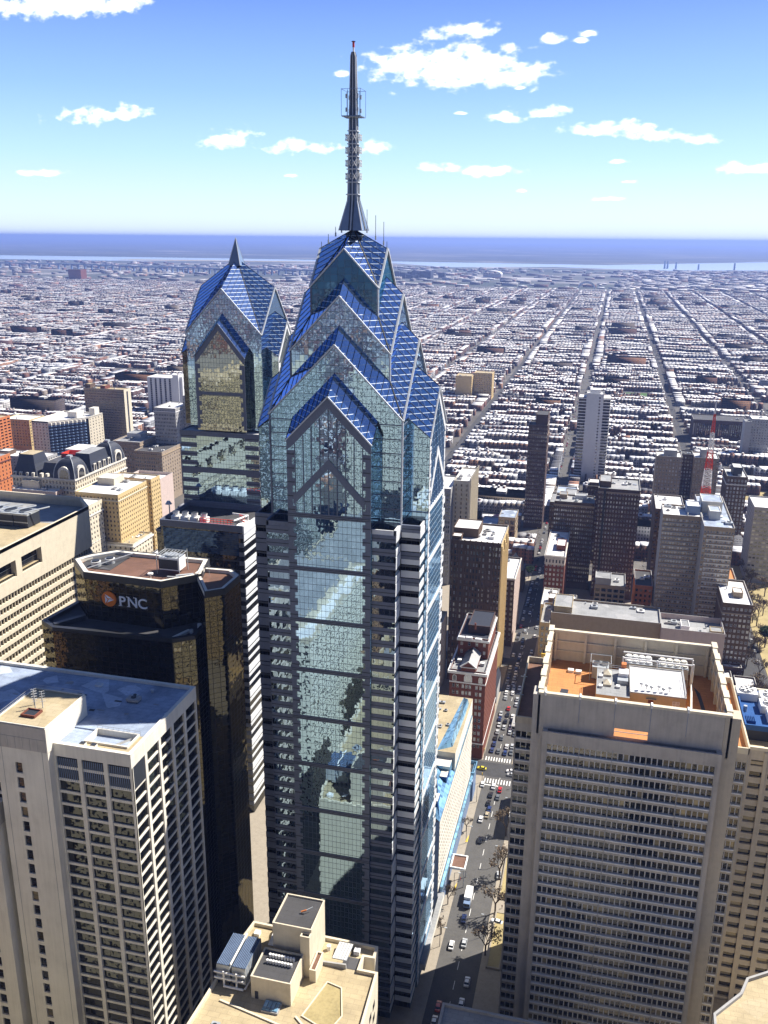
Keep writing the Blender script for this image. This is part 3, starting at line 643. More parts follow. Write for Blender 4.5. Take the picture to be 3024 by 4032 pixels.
# --- upper tiers
def crossgable(T1, cx, cy, W_, e, a, c, zb, wall, roofm, ribs, trim, wname='gable_wall', wallw=None):
    mb = MB((cx, cy, 0))
    for k, tr in rot4(None):
        T = lambda x, y, z: (cx + tr(x, y, z)[0], cy + tr(x, y, z)[1], z)
        mb.face([T(-W_, -W_, zb), T(W_, -W_, zb), T(W_, -W_, e), T(0, -W_, a), T(-W_, -W_, e)], (wallw if k == 1 and wallw else wall))
    mb.build(wname, T1)
    for k, tr in rot4(None):
        T = lambda x, y, z: (cx + tr(x, y, z)[0], cy + tr(x, y, z)[1], z)
        ov = .25
        for s in (-1, 1):
            ro = MB((cx, cy, 0))
            A, B, Cc = T(0, -W_ - ov, a + .25), T(s * (W_ + ov), -W_ - ov, e + .05), T(0, 0, c + .25)
            ro.face([A, B, Cc] if s < 0 else [B, A, Cc], roofm) if s > 0 else ro.face([B, A, Cc][::-1], roofm)
            # ribs parallel to the ridge, from the rake to the valley; battens across
            A, B, Cc = Vector(A), Vector(B), Vector(Cc)
            for q in range(ribs + 1):
                u = q / ribs
                P = A.lerp(B, u); Q = Cc.lerp(B, u)
                up = Vector((0, 0, .06)); ro.bar(P + up, Q + up, .13, M['dark_metal'], .12)
            ro.bar(A + Vector((0, 0, .1)), B + Vector((0, 0, .1)), .5, trim, .35); ro.bar(B, Cc, .3, M['dark_metal'], .3)
            ro.build('roof_slope', T1)
crossgable(T1, CX, CY, 18.75, 198.5, 217.7, 235.9, 168.3, M['ol_glass'], M['ol_roof'], 12, M['white_metal'])
crossgable(T1, CX, CY, 14.0, 215.3, 230.0, 243.6, 205, M['ol_glass'], M['ol_roof'], 9, M['white_metal'])
crossgable(T1, CX, CY, 9.4, 232.1, 242.0, 247.2, 224, M['ol_top'], M['ol_roof'], 7, M['white_metal'])
# edges of the tier walls
for (W_, e, zb) in ((18.75, 198.5, 168.3), (14.0, 215.3, 205), (9.4, 232.1, 224)):
    mb = MB(OO)
    for sx_ in (-1, 1):
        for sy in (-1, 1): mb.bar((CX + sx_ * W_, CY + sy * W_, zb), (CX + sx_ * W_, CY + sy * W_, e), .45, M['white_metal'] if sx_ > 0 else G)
    z = 170
    while W_ > 18 and z < e:
        mb.ring([(CX - W_ - .05, CY - W_ - .05), (CX + W_ + .05, CY - W_ - .05), (CX + W_ + .05, CY + W_ + .05), (CX - W_ - .05, CY + W_ + .05)], .1, z, z + .3, G); z += 3.9
    mb.build('edge_trim', T1)
# spire
sp = MB(OO)
prof = [(247.0, 3.3), (254.7, 1.4), (256.2, 1.3), (275.8, .92), (282.1, .8), (290.2, .6), (291.2, .35)]
for s in range(4):
    for i in range(len(prof) - 1):
        (z0, w0), (z1, w1) = prof[i], prof[i + 1]
        cr = [(-1, -1), (1, -1), (1, 1), (-1, 1)]; A, B = cr[s], cr[(s + 1) % 4]
        sp.face([(CX + A[0] * w0, CY + A[1] * w0, z0), (CX + B[0] * w0, CY + B[1] * w0, z0), (CX + B[0] * w1, CY + B[1] * w1, z1), (CX + A[0] * w1, CY + A[1] * w1, z1)], M['spire_metal'])
for s in ((-1, -1), (1, -1), (1, 1), (-1, 1)):
    for i in range(len(prof) - 1):
        (z0, w0), (z1, w1) = prof[i], prof[i + 1]
        sp.bar((CX + s[0] * w0, CY + s[1] * w0, z0), (CX + s[0] * w1, CY + s[1] * w1, z1), .22, M['white_metal'])
for i in range(len(prof) - 1):                          # dark slots and centre ribs
    (z0, w0), (z1, w1) = prof[i], prof[i + 1]
    for (dx, dy) in ((0, -1), (1, 0), (0, 1), (-1, 0)):
        for o_, mt, wd in ((0, M['white_metal'], .18), (-.45, M['dark_metal'], .22), (.45, M['dark_metal'], .22)):
            sp.bar((CX + dx * (w0 + .03) + dy * o_ * min(1, w0), CY + dy * (w0 + .03) + dx * o_ * min(1, w0), z0), (CX + dx * (w1 + .03) + dy * o_ * min(1, w1), CY + dy * (w1 + .03) + dx * o_ * min(1, w1), z1), wd, mt)
sp.build('spire', T1)
rg = MB(OO)
for z in (256.3, 259.4, 262.7, 265.9, 269.0, 272.2, 275.6):
    w_ = 1.75 - (z - 256) / 20 * .5
    rg.box(CX - w_, CX + w_, CY - w_, CY + w_, z - .12, z + .12, M['white_metal'])
rg.build('spire_rings', T1)
for z in (260.9, 264.2, 267.4, 270.6):                  # antenna crosses on the spire's corners and sides
    for (dx, dy) in ((0, -1), (1, 0), (-1, 0), (0, 1)):
        an = MB(OO); o_ = 1.9; tx, ty = -dy, dx
        for q in (-.75, .75):
            c0 = Vector((CX + dx * o_ + tx * q, CY + dy * o_ + ty * q, z))
            for ss in (-1, 1): an.bar(c0 + Vector((tx * .45 * ss, ty * .45 * ss, .8)), c0 - Vector((tx * .45 * ss, ty * .45 * ss, .8)), .2, M['white_paint'], .14)
            an.bar((CX + dx, CY + dy, z), tuple(c0), .1, M['white_metal'])
        an.build('antenna_cross', T1)
pl = MB(OO)                                             # radome frame half way up
pl.box(CX - 2.6, CX + 2.6, CY - 2.6, CY + 2.6, 275.6, 275.8, M['spire_metal'])
for s in (-1, 1):
    for r_ in (-1, 1):
        pl.bar((CX + s * 2.6, CY + r_ * 2.6, 275.8), (CX + s * 2.6, CY + r_ * 2.6, 282.2), .09, M['spire_metal']); pl.bar((CX + s * 1.3, CY + r_ * 1.3, 275.8), (CX + s * 1.3, CY + r_ * 1.3, 282.2), .12, M['spire_metal'])
        for z in (277.3, 280.6): pl.cyl(CX + s * 1.5, CY + r_ * 1.5, z - .5, z + .5, .32, M['galv'], 8)
    pl.bar((CX + s * 2.6, CY - 2.6, 282.2), (CX + s * 2.6, CY + 2.6, 282.2), .09, M['spire_metal']); pl.bar((CX - 2.6, CY + s * 2.6, 282.2), (CX + 2.6, CY + s * 2.6, 282.2), .09, M['spire_metal'])
pl.build('antenna_platform', T1)
bc = MB(OO); bc.cyl(CX, CY, 291.1, 292.3, .25, M['white_paint'], 8); bc.cyl(CX, CY, 292.3, 293.6, .3, M['red_paint'], 8); bc.cyl(CX, CY, 293.6, 293.75, .55, M['dark_metal'], 8); bc.build('beacon', T1)
for (x, y, z, h) in ((3.9, -.5, 247.0, 5.5), (6.2, 0, 245.2, 5.8), (8.4, .3, 243.8, 5.5), (9.4, 0, 242.2, 2), (-3.2, -1, 247, 1.6), (-5.2, 0, 246, 2), (-7.3, 0, 244, 2), (-9.3, 0, 242.2, 1.8)):
    mb = MB(OO); mb.bar((CX + x, CY + y, z - .6), (CX + x, CY + y, z + h), .12, M['dark_metal']); mb.cyl(CX + x, CY + y, z - .6, z + .5, .22, M['galv'], 6); mb.build('whip_antenna', T1)

# ================================================================== the second blue tower
DX, DY = -156.7, 367.3
T2 = thing('skyscraper', 'shorter blue glass skyscraper with a pyramid-like crown and stubby spike, left of the taller one', 'skyscraper', (DX, DY, 0))
O2 = (DX, DY, 0)
M['tl_bay'] = glassmat('second_tower_bay_glass', (.03, .035, .03), (.66, .72, .66), .42, 1.27, 1.95, .09, .12, (.05, .07, .10), .03, .010)
for k, tr in rot4(None):
    T = lambda x, y, z: (DX + tr(x, y, z)[0], DY + tr(x, y, z)[1], z)
    D, w, e1, a1, Wt = 21.9, 11.1, 197.1, 210.9, 16.8; zb = 166.5
    gm_ = G if k != 1 else GP
    mb = MB(O2); mb.face([T(-w, -D, zb), T(w, -D, zb), T(w, -D, e1), T(0, -D, a1), T(-w, -D, e1)], M['tl_bay'])
    mb.face([T(w, -D, zb), T(w, -Wt, zb), T(w, -Wt, e1 + 3.7), T(w, -D, e1)], M['black_glass']); mb.face([T(-w, -Wt, zb), T(-w, -D, zb), T(-w, -D, e1), T(-w, -Wt, e1 + 3.7)], M['ol_strip']); mb.build('glass_bay', T2)
    fr = MB(O2); kx = (a1 - e1) / w
    for s in (-1, 1):
        q = [(s * w, e1), (0, a1), (0, a1 - 2.6), (s * (w - 1.6), e1 - .8), (s * w, e1 - 2.6)]
        q = q if s > 0 else list(reversed(q))
        fr.face([T(x, -D - .12, z) for x, z in q], gm_)
        for i in range(5):
            (xa, za), (xb, zb2) = q[i], q[(i + 1) % 5]; fr.face([T(xb, -D - .12, zb2), T(xa, -D - .12, za), T(xa, -D, za), T(xb, -D, zb2)], gm_)
        z = e1 - 2.6
        while z > zb + 3:
            a_, b_ = sorted((s * w, s * (w - 2.2))); slab3(fr, T, a_, b_, -D - .12, -D, z - 2, z, gm_); a_, b_ = sorted((s * w, s * (w - 1.2))); slab3(fr, T, a_, b_, -D - .1, -D, z - 3.9, z - 2, gm_); z -= 3.9
    slab3(fr, T, -w - .05, w + .05, -D - .2, -D, 181.6, 183.0, gm_)
    fr.build('granite_frame', T2)
    ro = MB(O2); r = .75 * (D - Wt)
    ro.face([T(0, -D - .3, a1 + .2), T(0, -Wt, a1 + .2 + r), T(-w - .3, -Wt, e1 + r), T(-w - .3, -D - .3, e1)], M['ol_roof']); ro.face([T(w + .3, -D - .3, e1), T(w + .3, -Wt, e1 + r), T(0, -Wt, a1 + .2 + r), T(0, -D - .3, a1 + .2)], M['ol_roof'])
    for s in (-1, 1):
        for q in np.linspace(0, 1, 7): ro.bar(T(s * q * (w + .3), -D - .3, a1 + .28 - q * (a1 - e1 + .2)), T(s * q * (w + .3), -Wt, a1 + .28 + r - q * (a1 - e1 + .2)), .12, M['dark_metal'], .14)
        ro.bar(T(0, -D - .3, a1 + .2), T(s * (w + .3), -D - .3, e1), .35, M['granite'] if k != 1 else M['white_metal'], .3)
    ro.build('bay_roof', T2)
crossgable(T2, DX, DY, 16.83, 206.4, 224.5, 236.4, 166.5, M['ol_glass'], M['ol_roof'], 11, M['white_metal'])
mb = MB(O2)
for i, (A, B) in enumerate((((-1, -1), (1, -1)), ((1, -1), (1, 1)), ((1, 1), (-1, 1)), ((-1, 1), (-1, -1)))):
    mb.face([(DX + A[0] * 2.7, DY + A[1] * 2.7, 233.6), (DX + B[0] * 2.7, DY + B[1] * 2.7, 233.6), (DX, DY, 244.8)], M['spire_metal'])
for s in ((-1, -1), (1, -1), (1, 1), (-1, 1)): mb.bar((DX + s[0] * 2.7, DY + s[1] * 2.7, 233.6), (DX, DY, 244.8), .2, M['white_metal'])
mb.build('spire', T2)
# shaft below the ledge
mb = MB(O2); mb.box(DX - 19.2, DX + 16.3, DY - 22.2, DY + 22, 0, 165.5, M['ol_glass'], M['roof_white']); mb.build('shaft_glazing', T2)
bb = MB(O2)
for z in np.arange(164.7, 10, -3.9):
    for (x0, x1) in ((DX - 19.3, DX - 12), (DX + 10.2, DX + 16.4)):
        bb.box(x0, x1, DY - 22.4, DY - 22.2, z - 2, z, G); bb.box(x0, x1, DY - 22.45, DY - 22.401, z - 1.2, z - .9, GD)
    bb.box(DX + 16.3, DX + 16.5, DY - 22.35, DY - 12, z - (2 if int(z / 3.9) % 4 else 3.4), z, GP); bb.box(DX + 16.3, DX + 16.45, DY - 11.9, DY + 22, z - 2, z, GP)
bb.build('spandrel', T2)
bb = MB(O2)
for z in (165.5, 149.5, 134.5): bb.ring([(DX - 19.4, DY - 22.6), (DX + 16.7, DY - 22.6), (DX + 16.7, DY + 22.2), (DX - 19.4, DY + 22.2)], .38, z - 1.6, z + .5, G)
bb.build('granite_band', T2)
# lower wing in front, with the blue louvre screen and roof plant
WG = thing('office_block', 'dark glass office wing with a blue louvred top and cooling fans on its roof', 'office building', (-155.5, 333, 0))
mb = MB((-155, 322, 0)); mb.box(-174, -137.6, 319, 345, 0, 132.4, M['black_glass'], M['roof_dark']); mb.build('curtain_wall', WG)
mb = MB((-155, 322, 0)); mb.box(-173, -139.8, 318.85, 319, 121, 130.6, M['screenblue']); mb.build('louvre_screen', WG)
mb = MB()
for z in np.arange(130.5, 4, -3.9):
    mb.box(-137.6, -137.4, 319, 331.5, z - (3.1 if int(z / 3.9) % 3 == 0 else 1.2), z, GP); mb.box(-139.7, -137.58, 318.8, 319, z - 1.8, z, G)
    if z < 119: mb.box(-174, -168, 318.8, 319, z - 1.6, z, G); mb.box(-168, -139.7, 318.85, 319, z - .3, z, GD)
mb.build('spandrel', WG)
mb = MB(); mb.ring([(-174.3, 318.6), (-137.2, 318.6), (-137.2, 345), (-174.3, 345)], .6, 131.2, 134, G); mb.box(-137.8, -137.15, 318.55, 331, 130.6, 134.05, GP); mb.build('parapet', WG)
for i in range(4):
    mb = MB(); x = -169.5 + i * 4.2; mb.box(x - 1.6, x + 1.6, 322.5, 326, 132.4, 134.5, M['white_paint']); mb.cyl(x, 324.2, 134.5, 136.3, 1.15, M['white_paint'], 14, 1.4, M['dark_metal']); mb.build('cooling_fan', WG)
mb = MB()
for z in (133.2, 134.2, 135.2): mb.bar((-157.5, 321.5, z), (-142.8, 321.5, z), .3, M['red_paint'], .12); mb.bar((-144, 330, z), (-140, 326.5, z), .3, M['red_paint'], .12)
for x in np.arange(-157.5, -142.6, 1.5): mb.bar((x, 321.5, 132.4), (x, 321.5, 135.3), .18, M['red_paint'])
mb.build('red_platform_rail', WG)
mb = MB(); mb.bar((-142.5, 321, 135.2), (-139.8, 329.5, 135.2), .7, M['white_paint'], n=8); mb.bar((-139.8, 329.5, 135.2), (-147, 330.5, 135.2), .7, M['white_paint'], n=8); mb.bar((-139.8, 329.5, 132.4), (-139.8, 329.5, 135.4), .7, M['white_paint'], n=8); mb.box(-142, -138.2, 320, 330, 132.41, 133, M['white_paint']); mb.build('white_duct', WG)
mb = MB(); mb.cyl(-176, 331, 128, 137.5, .3, M['galv'], 6); mb.cyl(-176, 330.5, 137, 138.3, 1.5, M['galv'], 12, .6); mb.build('satellite_dish', WG)
mb = MB(); mb.box(-180, -174.4, 326, 346, 0, 126, M['black_glass'], M['roof_dark']); mb.ring([(-180.2, 325.8), (-174.42, 325.8), (-174.42, 346), (-180.2, 346)], .4, 126, 127, G); mb.build('curtain_wall', WG)

# ================================================================== bronze glass tower with the bank sign
PN = thing('office_tower', 'black bronze-glass octagonal tower with an orange round logo and the letters PNC at its top', 'office tower', (-140, 245, 0))
PO = (-150, 236, 0)
up_ = [(-167.5, 247.2), (-157.6, 237.1), (-130.1, 236), (-120.8, 245.2), (-124.6, 259.3), (-158.4, 259.1), (-164.7, 252.8)]
mb = MB(PO); mb.prism(up_, 100, 141.0, M['bronze'], M['roof_brown']); mb.build('upper_glazing', PN)
mb = MB(PO); mb.ring(up_, 1.6, 140.8, 142.2, M['ivory']); mb.ring([(x * 1.0 - (.15 if x < -140 else -.15), y - (.15 if y < 245 else -.15)) for x, y in up_], .3, 140.2, 142.4, M['bronze_strip']); mb.build('parapet', PN)
bk = [(-122.6, 245.6), (-114.2, 233.2), (-109.4, 237.4), (-109.3, 249.3), (-114.0, 253.6), (-124.4, 253.1)]
mb = MB(PO); mb.prism(bk, 0, 140.4, M['bronze'], M['roof_brown']); mb.build('side_glazing', PN)
mb = MB(PO); mb.ring(bk, 1.3, 140.2, 141.6, M['ivory']); mb.ring([(x + .12, y - .12 if y < 245 else y + .12) for x, y in bk], .25, 139.6, 141.8, M['bronze_strip']); mb.build('parapet', PN)
lo = [(-169.7, 229.8), (-163.2, 225.9), (-122.9, 227.7), (-117.3, 231.9), (-117.6, 242.1), (-120.7, 245.2), (-167.3, 250)]
mb = MB(PO); mb.prism(lo, 0, 126.2, M['bronze'], M['roof_dark']); mb.build('lower_glazing', PN)
mb = MB(PO); mb.ring(lo, 1.5, 126.0, 127.4, M['bronze_strip']); mb.bar((-164, 228, 126.9), (-158, 236, 127.2), 1.6, M['bronze_strip']); mb.bar((-123.5, 229.5, 126.8), (-121.2, 236, 126.8), 1.2, M['ivory'], .8); mb.build('parapet', PN)
mb = MB(); mb.cyl(-119.6, 234, 126.3, 128.2, .6, M['galv'], 8); mb.build('roof_vent', PN); mb = MB(); mb.cyl(-119.5, 239.5, 126.3, 127.8, .7, M['white_paint'], 8); mb.build('roof_vent', PN)
# plant on its roof
mb = MB(); mb.box(-164.3, -152.2, 243.6, 257.6, 141.004, 141.2, M['roof_dark'])
for a in ((-164, 248, -155, 258), (-158, 240, -150.8, 257)): mb.bar((a[0], a[1], 142.6), (a[2], a[3], 142.6), .25, M['galv'])
mb.build('plant_well', PN)
for x, y in ((-158.6, 246), (-155.6, 249.6)):
    mb = MB(); mb.cyl(x, y, 141.2, 142.8, 1.6, M['galv'], 18, top=M['white_paint']); mb.cyl(x, y, 142.8, 143.2, 1.2, M['dark_metal'], 14); mb.build('fan_unit', PN)
mb = MB(); mb.box(-135.5, -128.6, 245.5, 250.5, 142.4, 146.6, M['white_paint'], M['galv']); mb.box(-135.55, -128.9, 245.38, 245.5, 142.8, 146.0, M['dark_metal'])
for x in np.arange(-135, -128.4, 1.1): mb.bar((x, 245.5, 147.6), (x, 250.5, 147.6), .15, M['galv'])
mb.ring([(-136, 245), (-128.2, 245), (-128.2, 251), (-136, 251)], .15, 147.5, 147.7, M['galv']); mb.cyl(-132, 248, 146.6, 147.2, 1.9, M['galv'], 14)
for x, y in ((-136, 245), (-128.2, 245), (-128.2, 251), (-136, 251)): mb.bar((x, y, 141), (x, y, 148.2), .2, M['galv'])
mb.build('cooling_tower', PN)
mb = MB(); mb.cyl(-136, 240.5, 141, 142.5, .25, M['white_paint'], 6); mb.cyl(-136, 240.5, 142.5, 142.9, .9, M['white_paint'], 10); mb.build('roof_vent', PN)
mb = MB(); mb.bar((-128.5, 243, 141.5), (-123.8, 246, 141.5), 1.0, M['galv']); mb.bar((-131, 242, 141.5), (-125, 242.6, 141.5), .6, M['galv']); mb.box(-122.8, -121.6, 244.8, 249.5, 141.6, 142.6, M['ivory']); mb.build('pipework', PN)
for i in range(2): mb = MB(); mb.bar((-121.3 + i * 2, 248, 141), (-121.3 + i * 2, 248, 144), .12, M['galv']); mb.bar((-121.3 + i * 2, 248, 144), (-119.8 + i * 2, 246, 145.2), .12, M['galv']); mb.build('davit', PN)
# the sign on the upper north face: A->B face from (-157.6,237.1) to (-130.1,236)
SA = Vector((-157.6, 237.1, 0)); SB = Vector((-130.1, 236, 0)); st = (SB - SA).normalized(); sn = Vector((st.y, -st.x, 0))
def S_(u, z, d=.25): return SA + st * u + Vector((0, 0, z)) + sn * d
mb = MB(); n = 32; rO = 2.55; cu_, cz_ = 8.7, 134.3
ring = [S_(cu_ + rO * math.cos(a), cz_ + rO * math.sin(a), .5) for a in np.linspace(0, 2 * math.pi, n, endpoint=False)]
bkr = [S_(cu_ + rO * math.cos(a), cz_ + rO * math.sin(a), .05) for a in np.linspace(0, 2 * math.pi, n, endpoint=False)]
M['sign_orange'] = plain('orange_sign_face', (.75, .19, .02), .6, .05)
M['sign_white'] = plain('white_sign_face', (.82, .84, .9), .6, .03)
mb.face(ring, M['sign_orange'])
for i in range(n): mb.face([bkr[i], bkr[(i + 1) % n], ring[(i + 1) % n], ring[i]], M['sign_orange'])
mb.build('sign_disc', PN)
mb = MB()                                              # three white blades round an open triangle
V3 = [(-1.35, 1.6), (1.95, 0.0), (-1.35, -1.6)]; cc = (-.25, 0)
for i in range(3):
    a = V3[i]; b = V3[(i + 1) % 3]
    q = [a, (a[0] * .17 + b[0] * .83, a[1] * .17 + b[1] * .83), (cc[0] * .85 + a[0] * .15, cc[1] * .85 + a[1] * .15)]
    mb.face([S_(cu_ + x, cz_ + z, .53) for x, z in q][::-1], M['sign_white'])
mb.build('sign_emblem', PN)
def text_part(txt, size, ext, mat, origin, tdir, ndir, parent, name, font=None, xs=1.0):
    cu = bpy.data.curves.new(name, 'FONT'); cu.body = txt; cu.size = size; cu.extrude = ext; cu.offset = .035
    o = bpy.data.objects.new(name, cu); COL.objects.link(o); bpy.context.view_layer.update()
    dg = bpy.context.evaluated_depsgraph_get(); me = bpy.data.meshes.new_from_object(o.evaluated_get(dg)); bpy.data.objects.remove(o)
    up = Vector((0, 0, 1)); mat4 = Matrix(((tdir.x * xs, up.x, ndir.x, origin.x), (tdir.y * xs, up.y, ndir.y, origin.y), (tdir.z * xs, up.z, ndir.z, origin.z), (0, 0, 0, 1)))
    me.transform(mat4); me.transform(Matrix.Translation(-Vector(parent['wl']) if parent is not None else Vector((0, 0, 0))))
    me.materials.clear(); me.materials.append(mat)
    o = bpy.data.objects.new(name, me); COL.objects.link(o); o.parent = parent; return o
uu_ = 12.2
for ch, wdt in (('P', 3.05), ('N', 3.75), ('C', 3.2)):
    text_part(ch, 4.7, .15, M['sign_white'], S_(uu_, 132.5, .35), st, sn, PN, 'sign_letter', xs=1.05)
    # serifs give the letters their shape
    sb = MB()
    if ch in 'PN':
        for (a, b, z) in {'P': ((-.05, 1.25, 132.5),), 'N': ((-.05, 1.1, 132.5), (2.4, 3.55, 135.75), (-.2, .9, 135.75))}[ch]:
            P0 = S_(uu_ + a, z, .2); P1 = S_(uu_ + b, z, .2); sb.face([S_(uu_ + a, z, .52), S_(uu_ + b, z, .52), S_(uu_ + b, z + .2, .52), S_(uu_ + a, z + .2, .52)], M['sign_white'])
        sb.build('letter_serif', PN)
    uu_ += wdt

# ================================================================== white-framed tower, foreground left
LF = thing('office_tower', 'white concrete-framed tower with dark windows and a blank stair core, lower left foreground', 'office tower', (-130, 186, 0))
x0, x1, y0, y1, zt = -172, -104, 168.3, 204, 125.2
IV = M['ivory']
mb = MB((x1, y0, 0)); mb.box(x0, x1 - .5, y0 + .8, y1, 0, zt - 1, M['black_glass'], M['roof_blue']); mb.build('window_wall', LF)
def frame_face(root, P, L, piers, pw, z0, z1, fh, bh, dp, mat, top, name='concrete_frame'):
    """P(u,z,d): piers standing proud, spandrels between them"""
    mb = MB((x1, y0, 0)); us = [L * i / piers for i in range(piers + 1)]
    def bx(u0, u1, za, zb, da, db):
        q = lambda u, z, d: P(u, z, d)
        mb.face([q(u0, za, db), q(u1, za, db), q(u1, zb, db), q(u0, zb, db)], mat)
        mb.face([q(u1, za, db), q(u1, za, da), q(u1, zb, da), q(u1, zb, db)], mat); mb.face([q(u0, za, da), q(u0, za, db), q(u0, zb, db), q(u0, zb, da)], mat)
        mb.face([q(u0, zb, db), q(u1, zb, db), q(u1, zb, da), q(u0, zb, da)], mat); mb.face([q(u0, za, da), q(u1, za, da), q(u1, za, db), q(u0, za, db)], mat)
    for u in us: bx(max(0, u - pw / 2), min(L, u + pw / 2), z0, z1 - top, 0, dp)
    bx(0, L, z1 - top, z1, 0, dp + .02)
    z = z1 - top - fh
    while z > z0:
        for i in range(piers): bx(us[i] + pw / 2, us[i + 1] - pw / 2, z, z + bh, 0, dp * .55)
        z -= fh
    mb.build(name, root)
frame_face(LF, lambda u, z, d: Vector((x1 - .5 + d, y0 + u, z)), y1 - y0, 5, 1.15, 0, zt, 3.55, .62, .5, IV, 3.0)
for (a, b, nb) in ((-172, -139.8, 5), (-125.2, x1, 3)):
    frame_face(LF, lambda u, z, d, a=a: Vector((a + u, y0 + .8 - d, z)), b - a, nb, 1.1, 0, zt - (0 if a > -130 else 0), 3.55, .75, .75, IV, 2.6)
mb = MB()                                              # louvred plant floor at the top of the north and west faces
for (a, b, nb) in ((-172, -139.8, 5), (-125.2, x1, 3)):
    w_ = (b - a) / nb
    for i in range(nb):
        mb.box(a + i * w_ + .6, a + (i + 1) * w_ - .6, y0 + .45, y0 + .79, zt - 9.6, zt - 3.2, M['dark_metal'])
        for q in np.arange(a + i * w_ + .8, a + (i + 1) * w_ - .6, .55): mb.box(q, q + .12, y0 + .35, y0 + .449, zt - 9.4, zt - 3.2, M['spire_metal'])
mb.box(x1 - .5, x1 - .2, y0 + .6, y0 + 6.4, zt - 9.6, zt - 3.2, M['dark_metal'])
mb.build('plant_louvres', LF)
# parapet & roof
mb = MB(); mb.ring([(x0, y0 + .05), (x1, y0 + .05), (x1, y1), (x0, y1)], 1.0, zt - .3, zt + .9, IV); mb.build('parapet', LF)
mb = MB(); mb.box(x0, x1 - 1, y0 + 9.5, y1 - 1, zt - .9, zt + .05, M['roof_blue']); mb.box(x0, -118.5, y0 + 1, y0 + 9.5, zt - .9, zt - .3, M['roof_blue']); mb.box(-106.8, x1 - 1, y0 + 1, y0 + 9.5, zt - .9, zt + .05, M['roof_tan']); mb.box(-118.5, -106.8, y0 + 1, y0 + 3.4, zt - .9, zt + .05, M['roof_tan'])  # the blue here stands in for shade lying on the roof
for i in range(26):
    rx = random.uniform(-168, -108); ry = random.uniform(y0 + 13, y1 - 4); mb.box(rx, rx + random.uniform(.5, 2.2), ry, ry + random.uniform(.4, 1.4), zt + .05, zt + .12, M[random.choice(['roof_white', 'greystone', 'roof_dark', 'roof_grey'])])
mb.build('roof', LF)
mb = MB(); mb.ring([(-118.6, y0 + 3.4), (-106.7, y0 + 3.4), (-106.7, y0 + 9.6), (-118.6, y0 + 9.6)], .4, zt - 3.6, zt + .6, IV); mb.box(-118, -107, y0 + 4, y0 + 9, zt - 3.8, zt - 3.5, M['roof_dark'])
mb.face([(-112, y0 + 4.0, zt - 3.4), (-108.5, y0 + 8.8, zt - 3.4), (-108.5, y0 + 8.8, zt - .2), (-112, y0 + 4.0, zt - .4)], IV); mb.build('roof_well', LF)
mb = MB()
for q in np.arange(-118.6, -106.5, 1.5): mb.bar((q, y0 + 9.7, zt), (q, y0 + 9.7, zt + 1.3), .07, M['galv'])
mb.bar((-118.6, y0 + 9.7, zt + 1.3), (-106.7, y0 + 9.7, zt + 1.3), .08, M['galv']); mb.bar((-118.6, y0 + 9.7, zt + .7), (-106.7, y0 + 9.7, zt + .7), .06, M['galv']); mb.build('guard_rail', LF)
for i, q in enumerate((-118, -115)): mb = MB(); mb.box(q - .7, q + .7, y0 + 1.4, y0 + 2.6, zt + .05, zt + .9, M['ivory'], M['dark_metal']); mb.build('condenser', LF)
# stair core
cx0, cx1, cy0, cy1, cz = -139.8, -125.2, 166.2, 183.6, 131.0
core = thing('x', '', '') if False else None
mb = MB((cx0, cy0, 0)); hs_ = []
hs_ += wall_holes(mb, (cx0, cy0), (cx1, cy0), 0, cz - 6.5, [6.0], [cz - 12 - 4.25 * i for i in range(27)], 1.9, 3.0, .5, IV)
mb.box(cx0 - .15, cx1 + .15, cy0 - .2, cy1 + .1, cz - 6.5, cz, M['precast'], M['roof_tan'], skip='b')
mb.face([(cx1, cy0, 0), (cx1, cy1, 0), (cx1, cy1, cz - 6.5), (cx1, cy0, cz - 6.5)], IV); mb.face([(cx0, cy1, 0), (cx0, cy0, 0), (cx0, cy0, cz - 6.5), (cx0, cy1, cz - 6.5)], IV)
mb.face([(cx0 - .15, cy0 - .2, cz - 6.5), (cx1 + .15, cy0 - .2, cz - 6.5), (cx1 + .15, cy0, cz - 6.5), (cx0 - .15, cy0, cz - 6.5)][::-1], M['precast'])
mb.box(cx1 - .01, cx1 + .17, cy0 - .22, cy1 + .12, cz - 6.52, cz + .02, IV)
mb.build('stair_core', LF); place_windows(LF, hs_, 1.9, 3.0, M['win_dark'], M['dark_metal'], 'h')
mb = MB((cx0, cy0, 0))
for u in (cx0 + 1.6, cx1 - 1.6): mb.box(u - .06, u + .06, cy0 - .05, cy0 - .003, 0, cz - 6.5, M['greystone'])
for z_ in (cz - 3.2,): mb.box(cx0 - .1, cx1 + .1, cy0 - .25, cy0 - .203, z_, z_ + .12, M['greystone'])
for q in np.arange(cx0 + 1.6, cx1, 2.1): mb.box(q, q + .08, cy0 - .24, cy0 - .204, cz - 6.4, cz - 3.2, M['greystone'])
mb.build('panel_joints', LF)
mb = MB(); mb.ring([(cx0, cy0), (cx1, cy0), (cx1, cy1), (cx0, cy1)], .25, cz, cz + .35, IV)
for (a, b) in (((cx0 + .2, cy0 + .2), (cx0 + .2, cy1)), ((cx0 + .2, cy1 - .2), (cx1, cy1 - .2))):
    for q in (cz + .75, cz + 1.3): mb.bar((*a, q), (*b, q), .07, M['galv'])
mb.build('guard_rail', LF)
mb = MB(); mb.ring([(-134.6, 170), (-130.6, 170), (-130.6, 173.4), (-134.6, 173.4)], .3, cz, cz + .7, M['redbrick']); mb.box(-134.3, -130.9, 170.3, 173.1, cz, cz + .35, M['dark_metal']); mb.build('rusty_hoist_frame', LF)
mb = MB()
